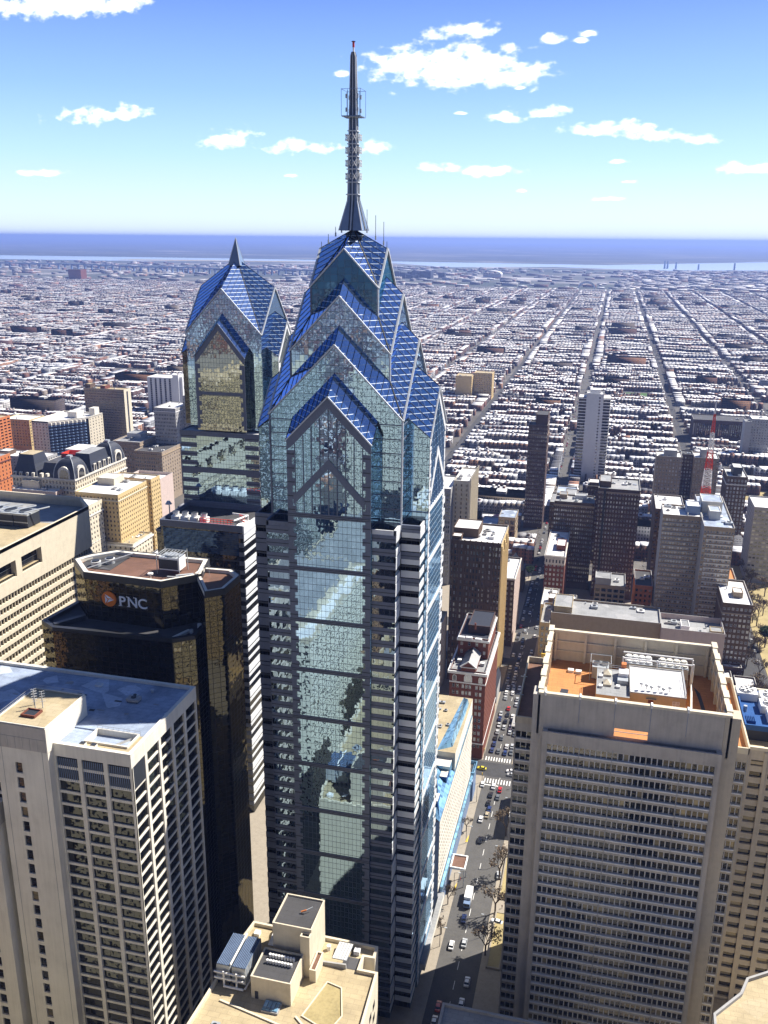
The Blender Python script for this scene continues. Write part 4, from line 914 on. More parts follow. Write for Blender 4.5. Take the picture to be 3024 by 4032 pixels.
for (a, b, h) in ((-133.5, 174.5, 5.2), (-134.8, 176, 4), (-131.8, 175.2, 4.6)):
    mb.bar((a, b, cz), (a, b, cz + h), .18, M['galv']); 
    for k in range(5): mb.bar((a - .7, b, cz + h * .35 + k * .7), (a + .7, b + .3, cz + h * .35 + k * .7 + .3), .08, M['white_paint'])
mb.build('antenna_cluster', LF)
mb = MB((cx0, cy0, 0)); hs_ = wall_holes(mb, (-152.5, 164.6), (-141.5, 164.6), 0, 101, [5.8], [92 - 4.2 * i for i in range(20)], 2.2, 3.0, .5, IV)
mb.box(-152.6, -141.4, 164.5, 170, 101, 107, M['precast'], IV, skip='b'); mb.face([(-141.5, 164.6, 0), (-141.5, 170, 0), (-141.5, 170, 101), (-141.5, 164.6, 101)], IV); mb.build('lower_core', LF)
place_windows(LF, hs_, 2.2, 3.0, M['win_dark'], M['dark_metal'], 'h')
clutter(LF, -165, -110, 190, 202, zt + .06, 6, 5, .8)

# ================================================================== pale banded building behind it, left edge
BB = thing('office_tower', 'cream office block with long horizontal window bands and a chamfered corner, at the left edge', 'office tower', (-225, 290, 0))
poly = [(-300, 205), (-203.5, 205), (-203.5, 314), (-213.4, 324.5), (-246, 324.5), (-300, 324.5)]
zt = 137.5
mb = MB((-203.5, 316, 0)); mb.prism([(x + (-.9 if x > -250 else 0), y) for x, y in poly], 0, 127, M['black_glass'], M['roof_tan']); mb.build('window_band', BB)
mb = MB((-203.5, 316, 0)); W1 = M['cream']
cs_ = wall_holes(mb, (-203.5, 205), (-203.5, 314), 121, 138.6, [22 + 15.5 * i - 15 for i in range(5)] , [129.2], 12.2, 6.2, 2.2, W1)
mb.face([(-203.5, 314, 121), (-213.4, 324.5, 121), (-213.4, 324.5, 138.6), (-203.5, 314, 138.6)], W1); mb.face([(-213.4, 324.5, 121), (-300, 324.5, 121), (-300, 324.5, 138.6), (-213.4, 324.5, 138.6)], W1)
mb.face([(-300, 205, 121), (-203.5, 205, 121), (-203.5, 205, 138.6), (-300, 205, 138.6)], W1)
mb.ring(poly, .8, 137.2, 138.7, W1)
mb.box(-300, -204.3, 205.8, 313.6, 134.5, 134.6, M['roof_tan']); mb.prism([(-300, 300), (-204.3, 300), (-204.3, 313.7), (-213.6, 323.7), (-300, 323.7)], 134.55, 134.65, M['roof_grey'])
mb.build('attic_wall', BB)
place_windows(BB, cs_, 12.2, 6.2, M['win_dark'], M['galv'], 'h')
for z in np.arange(117.2, 8, -3.75):
    mb = MB((-203.5, 316, 0)); mb.prism([(x + .05 if x > -250 else x, y) for x, y in poly], z, z + 1.5, W1)
    for y in np.arange(206, 314, 1.75): mb.box(-204.3, -203.7, y, y + .22, z + 1.5, z + 3.75 if z + 3.75 < 121 else 121, W1)
    mb.build('spandrel', BB)
for i in range(4):
    mb = MB(); x = -243 + i * 6.6; mb.box(x, x + 6.2, 292, 300, 134.7, 140.2, M['dark_metal'], M['galv']); mb.cyl(x + 3.1, 296, 140.2, 140.8, 2.4, M['galv'], 16, top=M['dark_metal']); mb.ring([(x - .1, 291.9), (x + 6.3, 291.9), (x + 6.3, 300.1), (x - .1, 300.1)], .3, 139.6, 140.3, M['galv']); mb.box(x, x + 6.2, 291.9, 292, 136.6, 137, M['galv']); mb.build('cooling_tower', BB)
for i in range(5): mb = MB(); x = -242 + i * 6; mb.bar((x, 292, 141), (x + 6, 300, 141.6), .6, M['galv'], n=6); mb.build('duct', BB)
mb = MB(); mb.cyl(-228, 283, 134.6, 139, .12, M['galv'], 6); mb.cyl(-229.5, 284, 134.6, 135.6, 1.1, M['white_paint'], 10, .5); mb.bar((-229.5, 284, 135), (-227.8, 284, 138.2), 1.6, M['galv'], .2); mb.build('satellite_dish', BB)
mb = MB(); mb.cyl(-209.5, 265, 134.6, 135.9, .9, M['white_paint'], 10); mb.build('roof_vent', BB)
mb = MB(); mb.box(-226, -219, 246, 256, 134.6, 135.5, M['galv'], M['white_paint']); mb.bar((-230, 256, 135), (-214, 262, 135), .8, M['white_paint'], .5); mb.build('air_handler', BB)

# ================================================================== concrete tower with the orange roof, right foreground
RT = thing('office_tower', 'tall grey precast tower with an orange roof inside a high screen wall, lower right foreground', 'office tower', (13.5, 247, 0))
RO = (-9.9, 224, 0); PC = M['precast']; PW = M['precast_warm']
mb = MB(RO); mb.box(-9.4, 36.6, 224.5, 270.8, 0, 112, M['black_glass'], skip='t'); mb.box(-17.8, 44.4, 231.6, 270.7, 0, 112.4, M['black_glass'], M['roof_dark']); mb.build('core', RT)
def ribbon(root, xa, xb, y, z0, z1, fh, wh, nb, mat, cols, base_top, name):
    """precast north wall: spandrel, sill ledge, mullions between panes"""
    mb = MB((xa, y, 0)); L = xb - xa; cells = []
    z = base_top
    mb.box(xa, xb, y, y + .6, z, z1, mat)
    while z - fh > z0:
        zb = z - wh
        mb.box(xa, xb, y, y + .5, z - fh, zb, mat, skip='s')
        mb.box(xa + .2, xb - .2, y - .42, y, zb - .45, zb - .05, M['whitewall'])          # projecting sill
        w = L / (nb * cols)
        for i in range(nb * cols + 1):
            u = xa + i * w; tk = .34 if i % cols == 0 else .16
            mb.box(max(xa, u - tk / 2), min(xb, u + tk / 2), y + (.0 if i % cols == 0 else .1), y + .5, zb, z, mat if i % cols == 0 else M['whitewall'])
        for i in range(nb * cols): cells.append((Vector((xa + (i + .5) * w, y + .42, zb + wh / 2)), Vector((1, 0, 0))))
        z -= fh
    for i in range(nb + 1):
        u = xa + i * L / nb; mb.box(u - .09, u + .09, y - .47, y - .425, z0, base_top + 1.2, M['greystone'])
    mb.build(name, root); return cells, L / (nb * cols)
cl1, w1_ = ribbon(RT, -8.6, 35.8, 224.0, 4, 115, 3.62, 2.2, 5, PC, 6, 111.2, 'precast_wall')
cl2, w2_ = ribbon(RT, -17.9, -13.2, 231.4, 4, 113.4, 3.62, 1.95, 1, PC, 3, 109.8, 'precast_wall')
cl3, w3_ = ribbon(RT, 40.9, 44.6, 230.6, 4, 113.4, 3.62, 2.3, 1, PW, 3, 109.8, 'precast_wall')
place_windows(RT, cl1 + [c for c in cl2 + cl3], w1_ - .14, 2.18, M['win_dark'], M['precast'], '', 100)
mb = MB(RO)
for (a, b, ya) in ((-9.9, -8.6, 223.95), (35.8, 37.1, 223.95)): mb.box(a, b, ya, 226.3, 0, 115, PC)
mb.box(-13.2, -9.9, 226, 231, 0, 125.05, PC); mb.box(37.1, 41.0, 226, 230.8, 0, 125.05, PW)
mb.box(-18.2, -17.9, 231.3, 271, 0, 114.4, PC); mb.box(44.6, 44.9, 230.5, 271, 0, 114.4, PW)
mb.box(-13.2, -13.0, 230.9, 231.4, 0, 114, PC); mb.box(40.8, 41.0, 230.5, 231, 0, 114, PW)
mb.build('corner_piers', RT)
mb = MB()                                              # screen wall round the roof
sc_ = [(-11.8, 226.0), (38.8, 226.0), (38.8, 270.6), (-11.8, 270.6)]
CM = M['cream']
def scr(x0, x1, y0, y1, z0, z1, mat): mb.box(x0, x1, y0, y1, z0, z1, mat)
for i in range(5):
    a = -9.95 + i * 9.4; b = a + 9.4
    if i == 2: scr(a, b, 226, 226.5, 117.7, 125, PC); scr(a, a + .25, 226, 226.5, 115.0, 117.7, PC); scr(b - .25, b, 226, 226.5, 115.0, 117.7, PC); scr(a, b, 226.1, 226.2, 116.6, 116.75, M['galv'])
    else: scr(a, b, 226, 226.5, 115.0, 125, PC)
scr(-11.8, -11.2, 226, 270.6, 113, 125, CM); scr(38.2, 38.8, 226, 270.6, 113, 125, CM); scr(-11.2, 38.2, 270, 270.6, 113, 125, CM)

for i in range(1, 5): mb.box(-9.95 + i * 9.4 - .05, -9.95 + i * 9.4 + .05, 225.94, 225.997, 117.8, 125, M['spire_metal'])
mb.build('screen_wall', RT)
mb = MB(); mb.ring(sc_, 1.3, 125.0, 125.7, CM)
for i in range(5):
    x = -9.9 + i * 9.4; mb.box(x - .25, x + .25, 225.7, 227.4, 125.1, 126.1, M['white_paint'])
for i in range(6):
    y = 228 + i * 8; mb.box(-12.1, -10.5, y, y + 4.2, 125.2, 126.0, CM); mb.box(37.5, 39.1, y, y + 4.2, 125.2, 126.0, CM)
mb.build('screen_coping', RT)
mb = MB()
for i in range(6):
    x = -10 + i * 9.2; mb.box(x, x + .8, 269.2, 270, 114.8, 125, CM); mb.box(-11.2 , -10.4, 228 + i * 8, 228.8 + i * 8, 114.8, 125, CM); mb.box(37.4, 38.2, 228 + i * 8, 228.8 + i * 8, 114.8, 125, CM)
for z in (118.2, 121.5): mb.box(-11, 38, 269.5, 269.95, z, z + .5, CM); mb.box(37.7, 38.15, 227, 269, z, z + .5, CM); mb.box(-11.15, -10.7, 227, 269, z, z + .5, CM)
mb.build('buttress', RT)
mb = MB(); mb.box(-11.2, 38.2, 226.5, 270, 112, 115, M['precast'], M['orange_deck']); mb.box(-8.6, 35.8, 224.6, 226.0, 112, 114.0, PC, M['orange_deck']); mb.build('roof_deck', RT)
mb = MB(); mb.box(-17.9, -11.8, 231.9, 270.6, 112.45, 112.6, M['roof_brown']); mb.ring([(-18.25, 231.3), (-11.81, 231.3), (-11.81, 271.1), (-18.25, 271.1)], .4, 112.4, 114.5, PW); mb.build('wing_roof', RT)
for y in (244, 256): mb = MB(); mb.bar((-19.2, y, 114.7), (-17.2, y, 114.7), .18, M['galv']); mb.cyl(-18.1, y, 114.5, 115.3, .18, M['galv'], 6); mb.build('davit', RT)
mb = MB(); mb.box(38.8, 44.6, 231.2, 272.4, 112.45, 112.6, M['orange_deck']); mb.ring([(38.81, 230.5), (44.95, 230.5), (44.95, 273), (38.81, 273)], .4, 112.4, 114.3, CM); mb.build('wing_roof', RT)
# penthouse and plant
mb = MB(); Y_ = M['yellow']
mb.box(3.7, 13.05, 238.9, 256, 115.01, 120.6, Y_, M['roof_grey']); mb.box(13.06, 28.4, 240.4, 257.6, 115.01, 121.6, Y_, M['roof_white'])
mb.ring([(13.0, 240.3), (28.5, 240.3), (28.5, 257.7), (13.0, 257.7)], .3, 121.6, 121.9, M['greystone']); mb.build('penthouse', RT)
mb = MB(); mb.box(18.2, 19.6, 240.25, 240.4, 117.6, 120.3, M['redbrick']); mb.build('door', RT)
mb = MB(); mb.box(6.5, 8.0, 238.8, 238.9, 115.1, 117.6, M['redbrick']); mb.build('door', RT)
mb = MB(); mb.box(17.6, 20.4, 239.6, 240.38, 120.4, 120.6, M['roof_tan']); mb.build('canopy', RT)
for (x, z) in ((25.8, 118.6), (25.8, 115.4)):
    mb = MB(); draw_window(mb, Vector((x, 240.36, z + .9)), Vector((1, 0, 0)), 1.9, 1.8, M['win'], M['white_paint'], 'hv', .7); mb.build('window', RT)
mb = MB()
for (a, b) in (((3.8, 239), (3.8, 256)), ((3.8, 256), (13, 256)), ((28.3, 240.5), (28.3, 257.5)), ((13.1, 257.5), (28.3, 257.5))):
    for z in (.7, 1.3): zz = (120.6 if b[0] <= 13.0 else 121.9) + z; mb.bar((*a, zz), (*b, zz), .09, M['galv'])
mb.build('guard_rail', RT)
for (x, y) in ((6.7, 245.8), (6.7, 252.2)):
    mb = MB(); a = 1.15; mb.box(x - a, x + a, y - 1.5, y + 1.5, 120.61, 121.2, M['precast_warm'])
    for q in (((x - a, y - 1.5), (x + a, y - 1.5)), ((x + a, y - 1.5), (x + a, y + 1.5)), ((x + a, y + 1.5), (x - a, y + 1.5)), ((x - a, y + 1.5), (x - a, y - 1.5))): mb.face([(*q[0], 121.2), (*q[1], 121.2), (x, y, 122.3)], CM)
    mb.build('skylight', RT)
for (x, y, z) in ((4.9, 243.5, 120.6), (4.9, 250, 120.6), (9.8, 244.4, 120.6)): mb = MB(); mb.box(x - .55, x + .55, y - .6, y + .6, z, z + .7, M['white_paint']); mb.build('roof_hatch', RT)
mb = MB(); mb.box(9.6, 12.6, 246.5, 249, 120.6, 121.9, M['galv']); mb.box(9.9, 12.7, 249, 252.6, 121.0, 123.0, M['white_paint']); mb.box(10.6, 12, 252.6, 254.4, 120.6, 124.2, M['orangebrick']); mb.build('air_handler', RT)
for i, x in enumerate((16.1, 17.6, 19.0, 21.0, 22.3, 24.0)):
    mb = MB(); h = (1.9, 1.5, 1.1, 1.6, .9, 1.5)[i]; mb.cyl(x, 243.0, 121.9, 121.9 + h * .6, .09, M['dark_metal'], 5); mb.bar((x - .02, 242.75, 121.9 + h * .8), (x, 242.95, 121.9 + h * .9), 1.05, M['galv'], 1.05, n=12); mb.build('satellite_dish', RT)
for (x, y) in ((-4.2, 262.5), (-1.8, 262.2)): mb = MB(); mb.box(x - .9, x + .9, y - .8, y + .8, 115.01, 115.8, M['white_paint']); mb.build('roof_hatch', RT)
mb = MB(); mb.box(2.2, 7.2, 258.5, 263.2, 115.6, 119.5, M['galv']); mb.ring([(1.6, 258), (7.8, 258), (7.8, 263.8), (1.6, 263.8)], .12, 121.2, 121.4, M['galv']); mb.cyl(3.6, 260.8, 119.5, 120.2, 1.1, M['galv'], 12, top=M['dark_metal']); mb.cyl(5.9, 260.8, 119.5, 120.2, 1.1, M['galv'], 12, top=M['dark_metal'])
for (x, y) in ((1.6, 258), (7.8, 258), (7.8, 263.8), (1.6, 263.8)): mb.bar((x, y, 115), (x, y, 121.4), .18, M['galv'])
mb.build('cooling_tower', RT)
for (xa, xb, mt) in ((12.0, 20.0, 'white_paint'), (22.0, 30.5, 'ivory')):
    mb = MB(); mb.box(xa, xb, 260.5, 266.8, 117.6, 121.0, M['galv'])
    for r_ in (0, 1):
        for i in range(4):
            x = xa + 1.1 + i * (xb - xa - 2.2) / 3; mb.cyl(x, 262.2 + r_ * 3.2, 121.0, 121.6, .85, M[mt], 10); 
    for x in (xa, xb): mb.bar((x, 261, 115), (x, 261, 117.6), .3, M['galv']); mb.bar((x, 266, 115), (x, 266, 117.6), .3, M['galv'])
    mb.build('chiller_bank', RT)
mb = MB()
for y, z in ((259.3, 123.2), (262.2, 123.9)): mb.bar((11.2, y, z), (31.6, y, z), .6, M['white_paint'], n=8)
for (x, y) in ((11.2, 259.3), (31.6, 259.3), (31.6, 262.2), (21.2, 259.3)): mb.bar((x, y, 115), (x, y, 123.6), .5, M['white_paint'], n=8)
mb.bar((31.6, 259.3, 117), (30.4, 243, 116.5), .6, M['white_paint'], n=8); mb.bar((30.4, 243, 116.5), (28.8, 242.4, 116.4), .6, M['white_paint'], n=8); mb.build('pipework', RT)
mb = MB(); mb.face([(33.0, 232, 115.02), (34.1, 232, 115.02), (35.0, 246, 115.02), (34.2, 258, 115.02), (32.6, 262, 115.02), (33.4, 254, 115.02), (33.9, 245, 115.02)], M['dark_metal']); mb.build('walkway_pads', RT)
mb = MB(); mb.face([(-6.8, 247.5, 115.02), (-4.4, 247.2, 115.02), (-4.2, 250.2, 115.02), (-6.4, 250.4, 115.02)], M['slate']); mb.build('roof_patch', RT)

# brown tower at the right edge with blue-walled plant deck
EB = thing('office_tower', 'brown concrete tower at the right edge with white fans on a bright blue plant deck', 'office tower', (62, 272, 0))
mb = MB((49.7, 254, 0)); cs_ = wall_holes(mb, (45.4, 253.9), (66, 253.9), 0, 101, [1.9] + [6.6 + 5.1 * i for i in range(3)], [96.5 - 3.9 * i for i in range(24)], 3.6, 2.0, .7, PW)
cs2 = []
mb.face([(66, 253.9, 0), (66, 293, 0), (66, 293, 101), (66, 253.9, 101)], PW); mb.face([(66, 293, 0), (49.2, 293, 0), (49.2, 293, 101), (66, 293, 101)], PW); mb.face([(49.2, 293, 0), (45.4, 253.9, 0), (45.4, 253.9, 101), (49.2, 293, 101)], PW)
for i in range(4): mb.box(49.0 + i * 5.1 - 0.5, 49.0 + i * 5.1 + .5, 253.4, 253.89, 0, 100.4, PW)
mb.build('wall', EB)
place_windows(EB, cs_, 3.6, 2.0, M['win_dark'], None, '')
mb = MB(); mb.box(45.6, 66, 254, 293, 96, 97, M['roof_tan']); mb.ring([(48.6, 253.8), (66.1, 253.8), (66.1, 293.2), (48.6, 293.2)], .8, 100.8, 101.8, CM); mb.box(46, 49, 254, 262, 100, 101.2, M['roof_tan']); mb.build('roof', EB)
mb = MB(); mb.box(49.6, 66, 266.5, 290, 97, 100.6, M['dark_metal'], M['bluepaint']); mb.ring([(49.5, 266.4), (66.05, 266.4), (66.05, 290.1), (49.5, 290.1)], .5, 100.4, 102.2, M['bluepaint']); mb.build('plant_deck', EB)
for (x, y) in ((59.6, 286.5), (58.8, 280.5), (60.2, 274.6), (62.6, 268.5), (52.5, 288)):
    mb = MB(); mb.box(x - 3.2, x + 3.2, y - 2.6, y + 2.6, 100.61, 103.2, M['white_paint']); mb.cyl(x, y, 103.2, 103.7, 2.2, M['white_paint'], 18, top=M['dark_metal'])
    for k in range(6): a = k * math.pi / 3 + x; mb.bar((x, y, 103.75), (x + 2.1 * math.cos(a), y + 2.1 * math.sin(a), 103.75), .7, M['white_paint'], .08)
    mb.build('cooling_fan', EB)
mb = MB(); mb.box(50.3, 53.2, 270, 273, 100.6, 101.6, M['bluepaint']); 
for q in np.arange(50.4, 53.2, .5): mb.box(q, q + .2, 269.6, 273.4, 101.6, 101.9, M['bluepaint'])
mb.cyl(51, 278, 100.6, 102.6, .6, M['galv'], 10); mb.build('pipework', EB)

# sand-coloured roof in the bottom foreground
FG = thing('office_block', 'low office block at the bottom edge with a sandy gravel roof and grey boxy penthouses', 'office building', (-66, 165, 0))
fp = [(-90, 118), (-44, 118), (-46.3, 184), (-51.2, 184), (-51.2, 188.2), (-48.3, 188.3), (-48.5, 192.7), (-84.8, 193.1), (-85.9, 185), (-87, 165)]
mb = MB((-90, 118, 0)); mb.prism(fp, 0, 60, M['cream'], M['roof_tan']); mb.build('wall', FG)
mb = MB(); mb.ring(fp, .7, 60, 61, M['cream']); mb.build('parapet', FG)
mb = MB()                                              # west wall windows
cs_ = [(Vector((-44.95 - (y - 145) * .0348, y, z)), Vector((-.0348, 1, 0)).normalized()) for y in np.arange(135, 183, 4) for z in np.arange(55, 10, -4)]
place_windows(FG, cs_, 2.2, 2.0, M['win_dark'], M['dark_metal'], 'v')
GB = M['greystone']
def penth(a, b, c, d, h, top, z=60.01, wall=None, nm='penthouse'):
    mb = MB(); mb.box(a, b, c, d, z, z + h, wall or M['cream'], top); mb.ring([(a - .05, c - .05), (b + .05, c - .05), (b + .05, d + .05), (a - .05, d + .05)], .35, z + h - .1, z + h + .45, wall or M['cream']); mb.build(nm, FG)
penth(-74.0, -63.3, 180.5, 191.8, 13.2, M['roof_dark']); penth(-65.8, -63.3, 178.8, 180.45, 12.2, M['roof_dark'])
penth(-75.6, -65.0, 168.8, 178.8, 6.5, M['roof_dark']); penth(-63.0, -61.3, 177.5, 184, 3.4, M['roof_brown'])
for r_ in range(2):
    for i in range(9):
        mb = MB(); x = -73.2 + i * .8; y = 174.4 + r_ * 2; mb.cyl(x, y, 66.5, 67.5, .3, M['white_paint'], 8, .36); mb.build('roof_vent', FG)
mb = MB(); mb.box(-74.6, -73.7, 168.7, 168.8, 60.2, 62.5, M['slate']); mb.build('door', FG)
mb = MB()
for i in range(4): mb.box(-71.4 + i * 1.0, -70.55 + i * 1.0, 165.6, 168.4, 60.6, 60.9, M['blueglassroof'])
mb.box(-71.7, -67.3, 165.3, 168.7, 60.01, 60.6, M['greystone']); mb.build('skylight', FG)
for i in range(2):
    mb = MB(); x = -86.0 + i * 4.3; mb.box(x, x + 3.7, 171, 182, 61.2, 66.2, M['galv'], M['slate'])
    for q in np.arange(x + .2, x + 3.6, .42): mb.box(q, q + .12, 171.1, 181.9, 66.2, 66.45, M['spire_metal'])
    for q in np.arange(172, 182, 1.4): mb.box(x - .06, x + 3.76, q, q + .1, 62, 65.6, M['spire_metal'])
    for (u, v_) in ((x + .3, 171.4), (x + 3.3, 171.4), (x + .3, 181.6), (x + 3.3, 181.6)): mb.bar((u, v_, 60), (u, v_, 61.2), .3, M['dark_metal'])
    mb.build('cooling_tower', FG)
mb = MB()
for z in (62.6, 64.4): mb.bar((-86.4, 170.4, z), (-78.0, 170.4, z), .55, M['white_paint'], n=8)
for x in (-83.7, -80.2): mb.bar((x, 170.3, 60.6), (x, 170.3, 65), .55, M['white_paint'], n=8)
mb.bar((-83.7, 169.9, 60.7), (-78.2, 169.9, 60.7), .6, M['white_paint'], n=8); mb.bar((-77.8, 170, 61), (-77.4, 181, 61), .5, M['white_paint'], n=8); mb.bar((-82.05, 171, 66.8), (-82.05, 182, 66.8), .5, M['white_paint'], n=8); mb.build('pipework', FG)
mb = MB(); mb.ring([(-61.5, 166.5), (-53.5, 163.5), (-51.5, 169), (-54.2, 177.5), (-58.5, 178.5)], .3, 60.01, 60.35, M['cream']); mb.build('paved_border', FG)
mb = MB(); mb.face([(-61.2, 166.9, 60.03), (-53.7, 164, 60.03), (-51.9, 169, 60.03), (-54.4, 177.2, 60.03), (-58.3, 178.2, 60.03)], M['drygrass']); mb.build('roof_garden', FG)
mb = MB(); mb.bar((-62.8, 166, 60.2), (-48.5, 155, 60.2), .5, M['cream'], .35); mb.bar((-83, 166, 60.2), (-62.8, 162, 60.2), .5, M['cream'], .35); mb.build('kerb', FG)
mb = MB(); mb.box(-56.5, -51.3, 184.05, 188.1, 60.01, 60.06, M['roof_dark']); mb.box(-54.4, -52.8, 189, 190.6, 60.05, 61.3, M['white_paint']); mb.build('roof_hatch', FG)
mb = MB()
for i in range(5): mb.face([(-59.6 + i * .8, 186.6, 60.2), (-59.0 + i * .8, 186.6, 60.2), (-58.2 + i * .8, 190.8, 61.9), (-58.8 + i * .8, 190.8, 61.9)], M['white_paint'])
mb.face([(-59.7, 186.5, 60.1), (-55.6, 186.5, 60.1), (-54.9, 190.9, 61.8), (-58.9, 190.9, 61.8)], M['galv']); mb.face([(-58.9, 190.9, 60), (-58.9, 190.9, 61.8), (-54.9, 190.9, 61.8), (-54.9, 190.9, 60)], M['galv']); mb.build('skylight', FG)
mb = MB(); mb.face([(-78, 186.4, 60.2), (-75.9, 186.4, 60.2), (-75.9, 190.6, 62), (-77.6, 190.6, 62)], M['white_paint']); mb.face([(-78, 186.4, 60.2), (-77.6, 190.6, 62), (-79, 190.6, 60.1), (-79.3, 186.4, 60.1)], M['roof_tan']); mb.build('skylight', FG)
mb = MB(); mb.cyl(-61.4, 189.2, 60, 61.4, .6, M['white_paint'], 10); mb.build('roof_vent', FG); mb = MB(); mb.box(-83, -81.4, 188.6, 190.2, 60.01, 61, M['white_paint']); mb.build('roof_hatch', FG)
mb = MB(); mb.bar((-63.8, 184.0, 60), (-55.0, 184.0, 60.6), .5, M['greystone'], 1.6); mb.build('ramp_wall', FG)
mb = MB(); mb.bar((-68, 186, 73.7), (-66.6, 186.4, 74.2), .4, M['orangebrick'], .3); mb.bar((-66.6, 186.4, 74.2), (-65.2, 187.6, 74.5), .2, M['galv'], .2); mb.build('roof_equipment', FG)
clutter(FG, -84, -66, 150, 160, 60.01, 6, 77, .7)

# blue-roofed retail block beside the tall tower
GL = thing('retail_block', 'white-walled low block with folded pale blue glass roofs beside the tall blue tower', 'shopping centre', (-54, 312, 0))
mb = MB((-45.6, 276, 0)); cs_ = wall_holes(mb, (-46.2, 273), (-46.2, 351), 14, 44.2, spaced(78, 40), [41 - 2.9 * i for i in range(9)], .95, 1.35, .18, M['ivory'])
mb.face([(-63, 273, 0), (-46.2, 273, 0), (-46.2, 273, 44.2), (-63, 273, 44.2)], M['spire_metal']); mb.face([(-46.2, 351, 0), (-63, 351, 0), (-63, 351, 44.2), (-46.2, 351, 44.2)], M['ivory'])
mb.build('wall', GL); place_windows(GL, cs_, .95, 1.35, M['win_pale'], None, '')
mb = MB((-46, 273, 0)); mb.box(-63, -46.5, 306, 351, 44.2, 52.6, M['ivory'], M['roof_tan']); mb.box(-56.5, -47.6, 300, 326, 44.2, 50, M['blueglassroof'], M['ivory']); mb.build('upper_storey', GL)
mb = MB((-46, 273, 0)); Bg = M['blueglassroof']
mb.face([(-46.3, 273.2, 44.3), (-46.3, 306, 44.3), (-56.5, 306, 52.6), (-50.5, 290, 50.0)], Bg); mb.face([(-46.3, 273.2, 44.3), (-50.5, 290, 50.0), (-56.5, 306, 52.6), (-62.9, 290, 44.3)], Bg)
mb.face([(-46.3, 306, 44.3), (-46.3, 350, 44.3), (-47.8, 345, 55.4), (-49, 312, 55.4)], Bg); mb.face([(-49, 312, 55.4), (-47.8, 345, 55.4), (-50.5, 351, 52.6), (-54, 306, 52.6)], Bg); mb.face([(-46.3, 350, 44.3), (-50.5, 351, 52.6), (-47.8, 345, 55.4)], Bg); mb.face([(-46.3, 306, 44.3), (-49, 312, 55.4), (-54, 306, 52.6)], Bg)
mb.build('folded_glass_roof', GL)
for (x, y) in ((-50, 283), (-49.5, 299)): mb = MB(); mb.box(x - 1.1, x + 1.6, y - 3.5, y + 1.5, 44.3, 48.3 , M['bluepaint'], M['ivory']); mb.build('roof_lantern', GL)
mb = MB(); mb.box(-45.9, -44.9, 276, 361, 12.2, 14.2, M['blueglassroof']); mb.box(-50.2, -45.0, 352, 361.5, 0, 13.6, M['spire_metal'], M['roof_dark']); mb.ring([(-50.4, 351.9), (-44.6, 351.9), (-44.6, 361.8), (-50.4, 361.8)], .35, 13.6, 15, M['blueglassroof']); mb.build('glass_canopy', GL)
mb = MB(); mb.box(-63, -45.9, 273.1, 350.9, 0, 12.1, M['spire_metal'], M['roof_grey']); mb.box(-46, -44.2, 240, 276, 9.5, 12, M['ivory'], M['roof_grey']); mb.build('shopfront', GL)
clutter(GL, -61, -50, 310, 348, 52.65, 7, 9, .7)
mb = MB(); mb.box(-61, -57, 294, 300, 44.3, 48, M['white_paint'], M['galv']); mb.build('air_handler', GL)
CN = thing('canopy', 'small flat white-edged entrance canopy over the sunny pavement', 'canopy', (-42, 298, 0))
mb = MB(); mb.box(-45, -39.4, 294.2, 302, 8.3, 8.9, M['roof_brown'], M['roof_brown']); mb.ring([(-45.2, 294), (-39.2, 294), (-39.2, 302.2), (-45.2, 302.2)], .5, 8.4, 9.4, M['white_paint']); mb.build('canopy_roof', CN)
for y in (295, 301): mb = MB(); mb.cyl(-39.8, y, .1, 8.4, .18, M['galv'], 8); mb.build('column', CN)

# ================================================================== mid-distance buildings, right half
FW = M['white_paint']
block('apartment_tower', 'slender dark reddish-brown tower with a small crown, standing alone left of the sunny avenue', -63.2, -47, 768, 792, 92, M['darkbrown'], M['roof_dark'], 9, 9, 3.5, 1.0, 1.6, M['win'], FW, '', cornice=(84, .6, .3, M['tan']), nclut=2,
      pent=[(.35, .98, .05, .9, 9.5, M['darkbrown'])], band=[(70, .5, M['tan'])])
wt = block('apartment_tower', 'tall white tower with one column of small dark windows up its blank wall', -20.3, -2.9, 945, 968, 92, M['whitewall'], M['roof_white'], 0, 8, 3.2, 1.6, 1.5, M['win'], None, '', ustyle=lambda L: [L * .78], side='e', nclut=3, parapet=1.6, pent=[(.2, .8, .2, .8, 5, M['whitewall'])])
for (a, b) in ((-28.0, -20.32), (-2.88, 4.2)):
    mb = MB((a, 950, 0)); mb.box(a, b, 950, 966, 0, 89, M['black_glass'], M['roof_white'])
    for z in np.arange(4, 90, 3.2): mb.box(a - .2, b + .2, 949, 967, z, z + 1.15, M['whitewall'])
    mb.build('balcony_stack', wt)
bk1 = block('apartment_block', 'broad dark brown apartment block with pale window frames, left half of the brown pair', -30.5, -2.6, 630, 650, 65, M['brown'], M['roof_grey'], 18, 8, 3.3, .85, 1.5, M['win_pale'], FW, '', cornice=(62.5, 1.3, .35, M['buff']), nclut=9, pent=[(.1, .3, .5, .9, 3, M['buff']), (.5, .8, .6, .95, 2.5, M['whitewall'])])
bk2 = block('apartment_block', 'tallest dark brown apartment block with a deep vertical slot, behind the red brick tower', -.5, 27.5, 618, 650, 80, M['darkbrown'], M['roof_grey'], 14, 8, 3.2, .85, 1.5, M['win_pale'], FW, '', side='e', cornice=(77.5, 1.2, .3, M['tan']), nclut=8, pent=[(.02, .3, .2, .8, 4, M['brown'])])
mb = MB(); mb.box(3.2, 4.6, 617.2, 617.99, 4, 80, M['dark_metal']); mb.build('fire_stair', bk2)
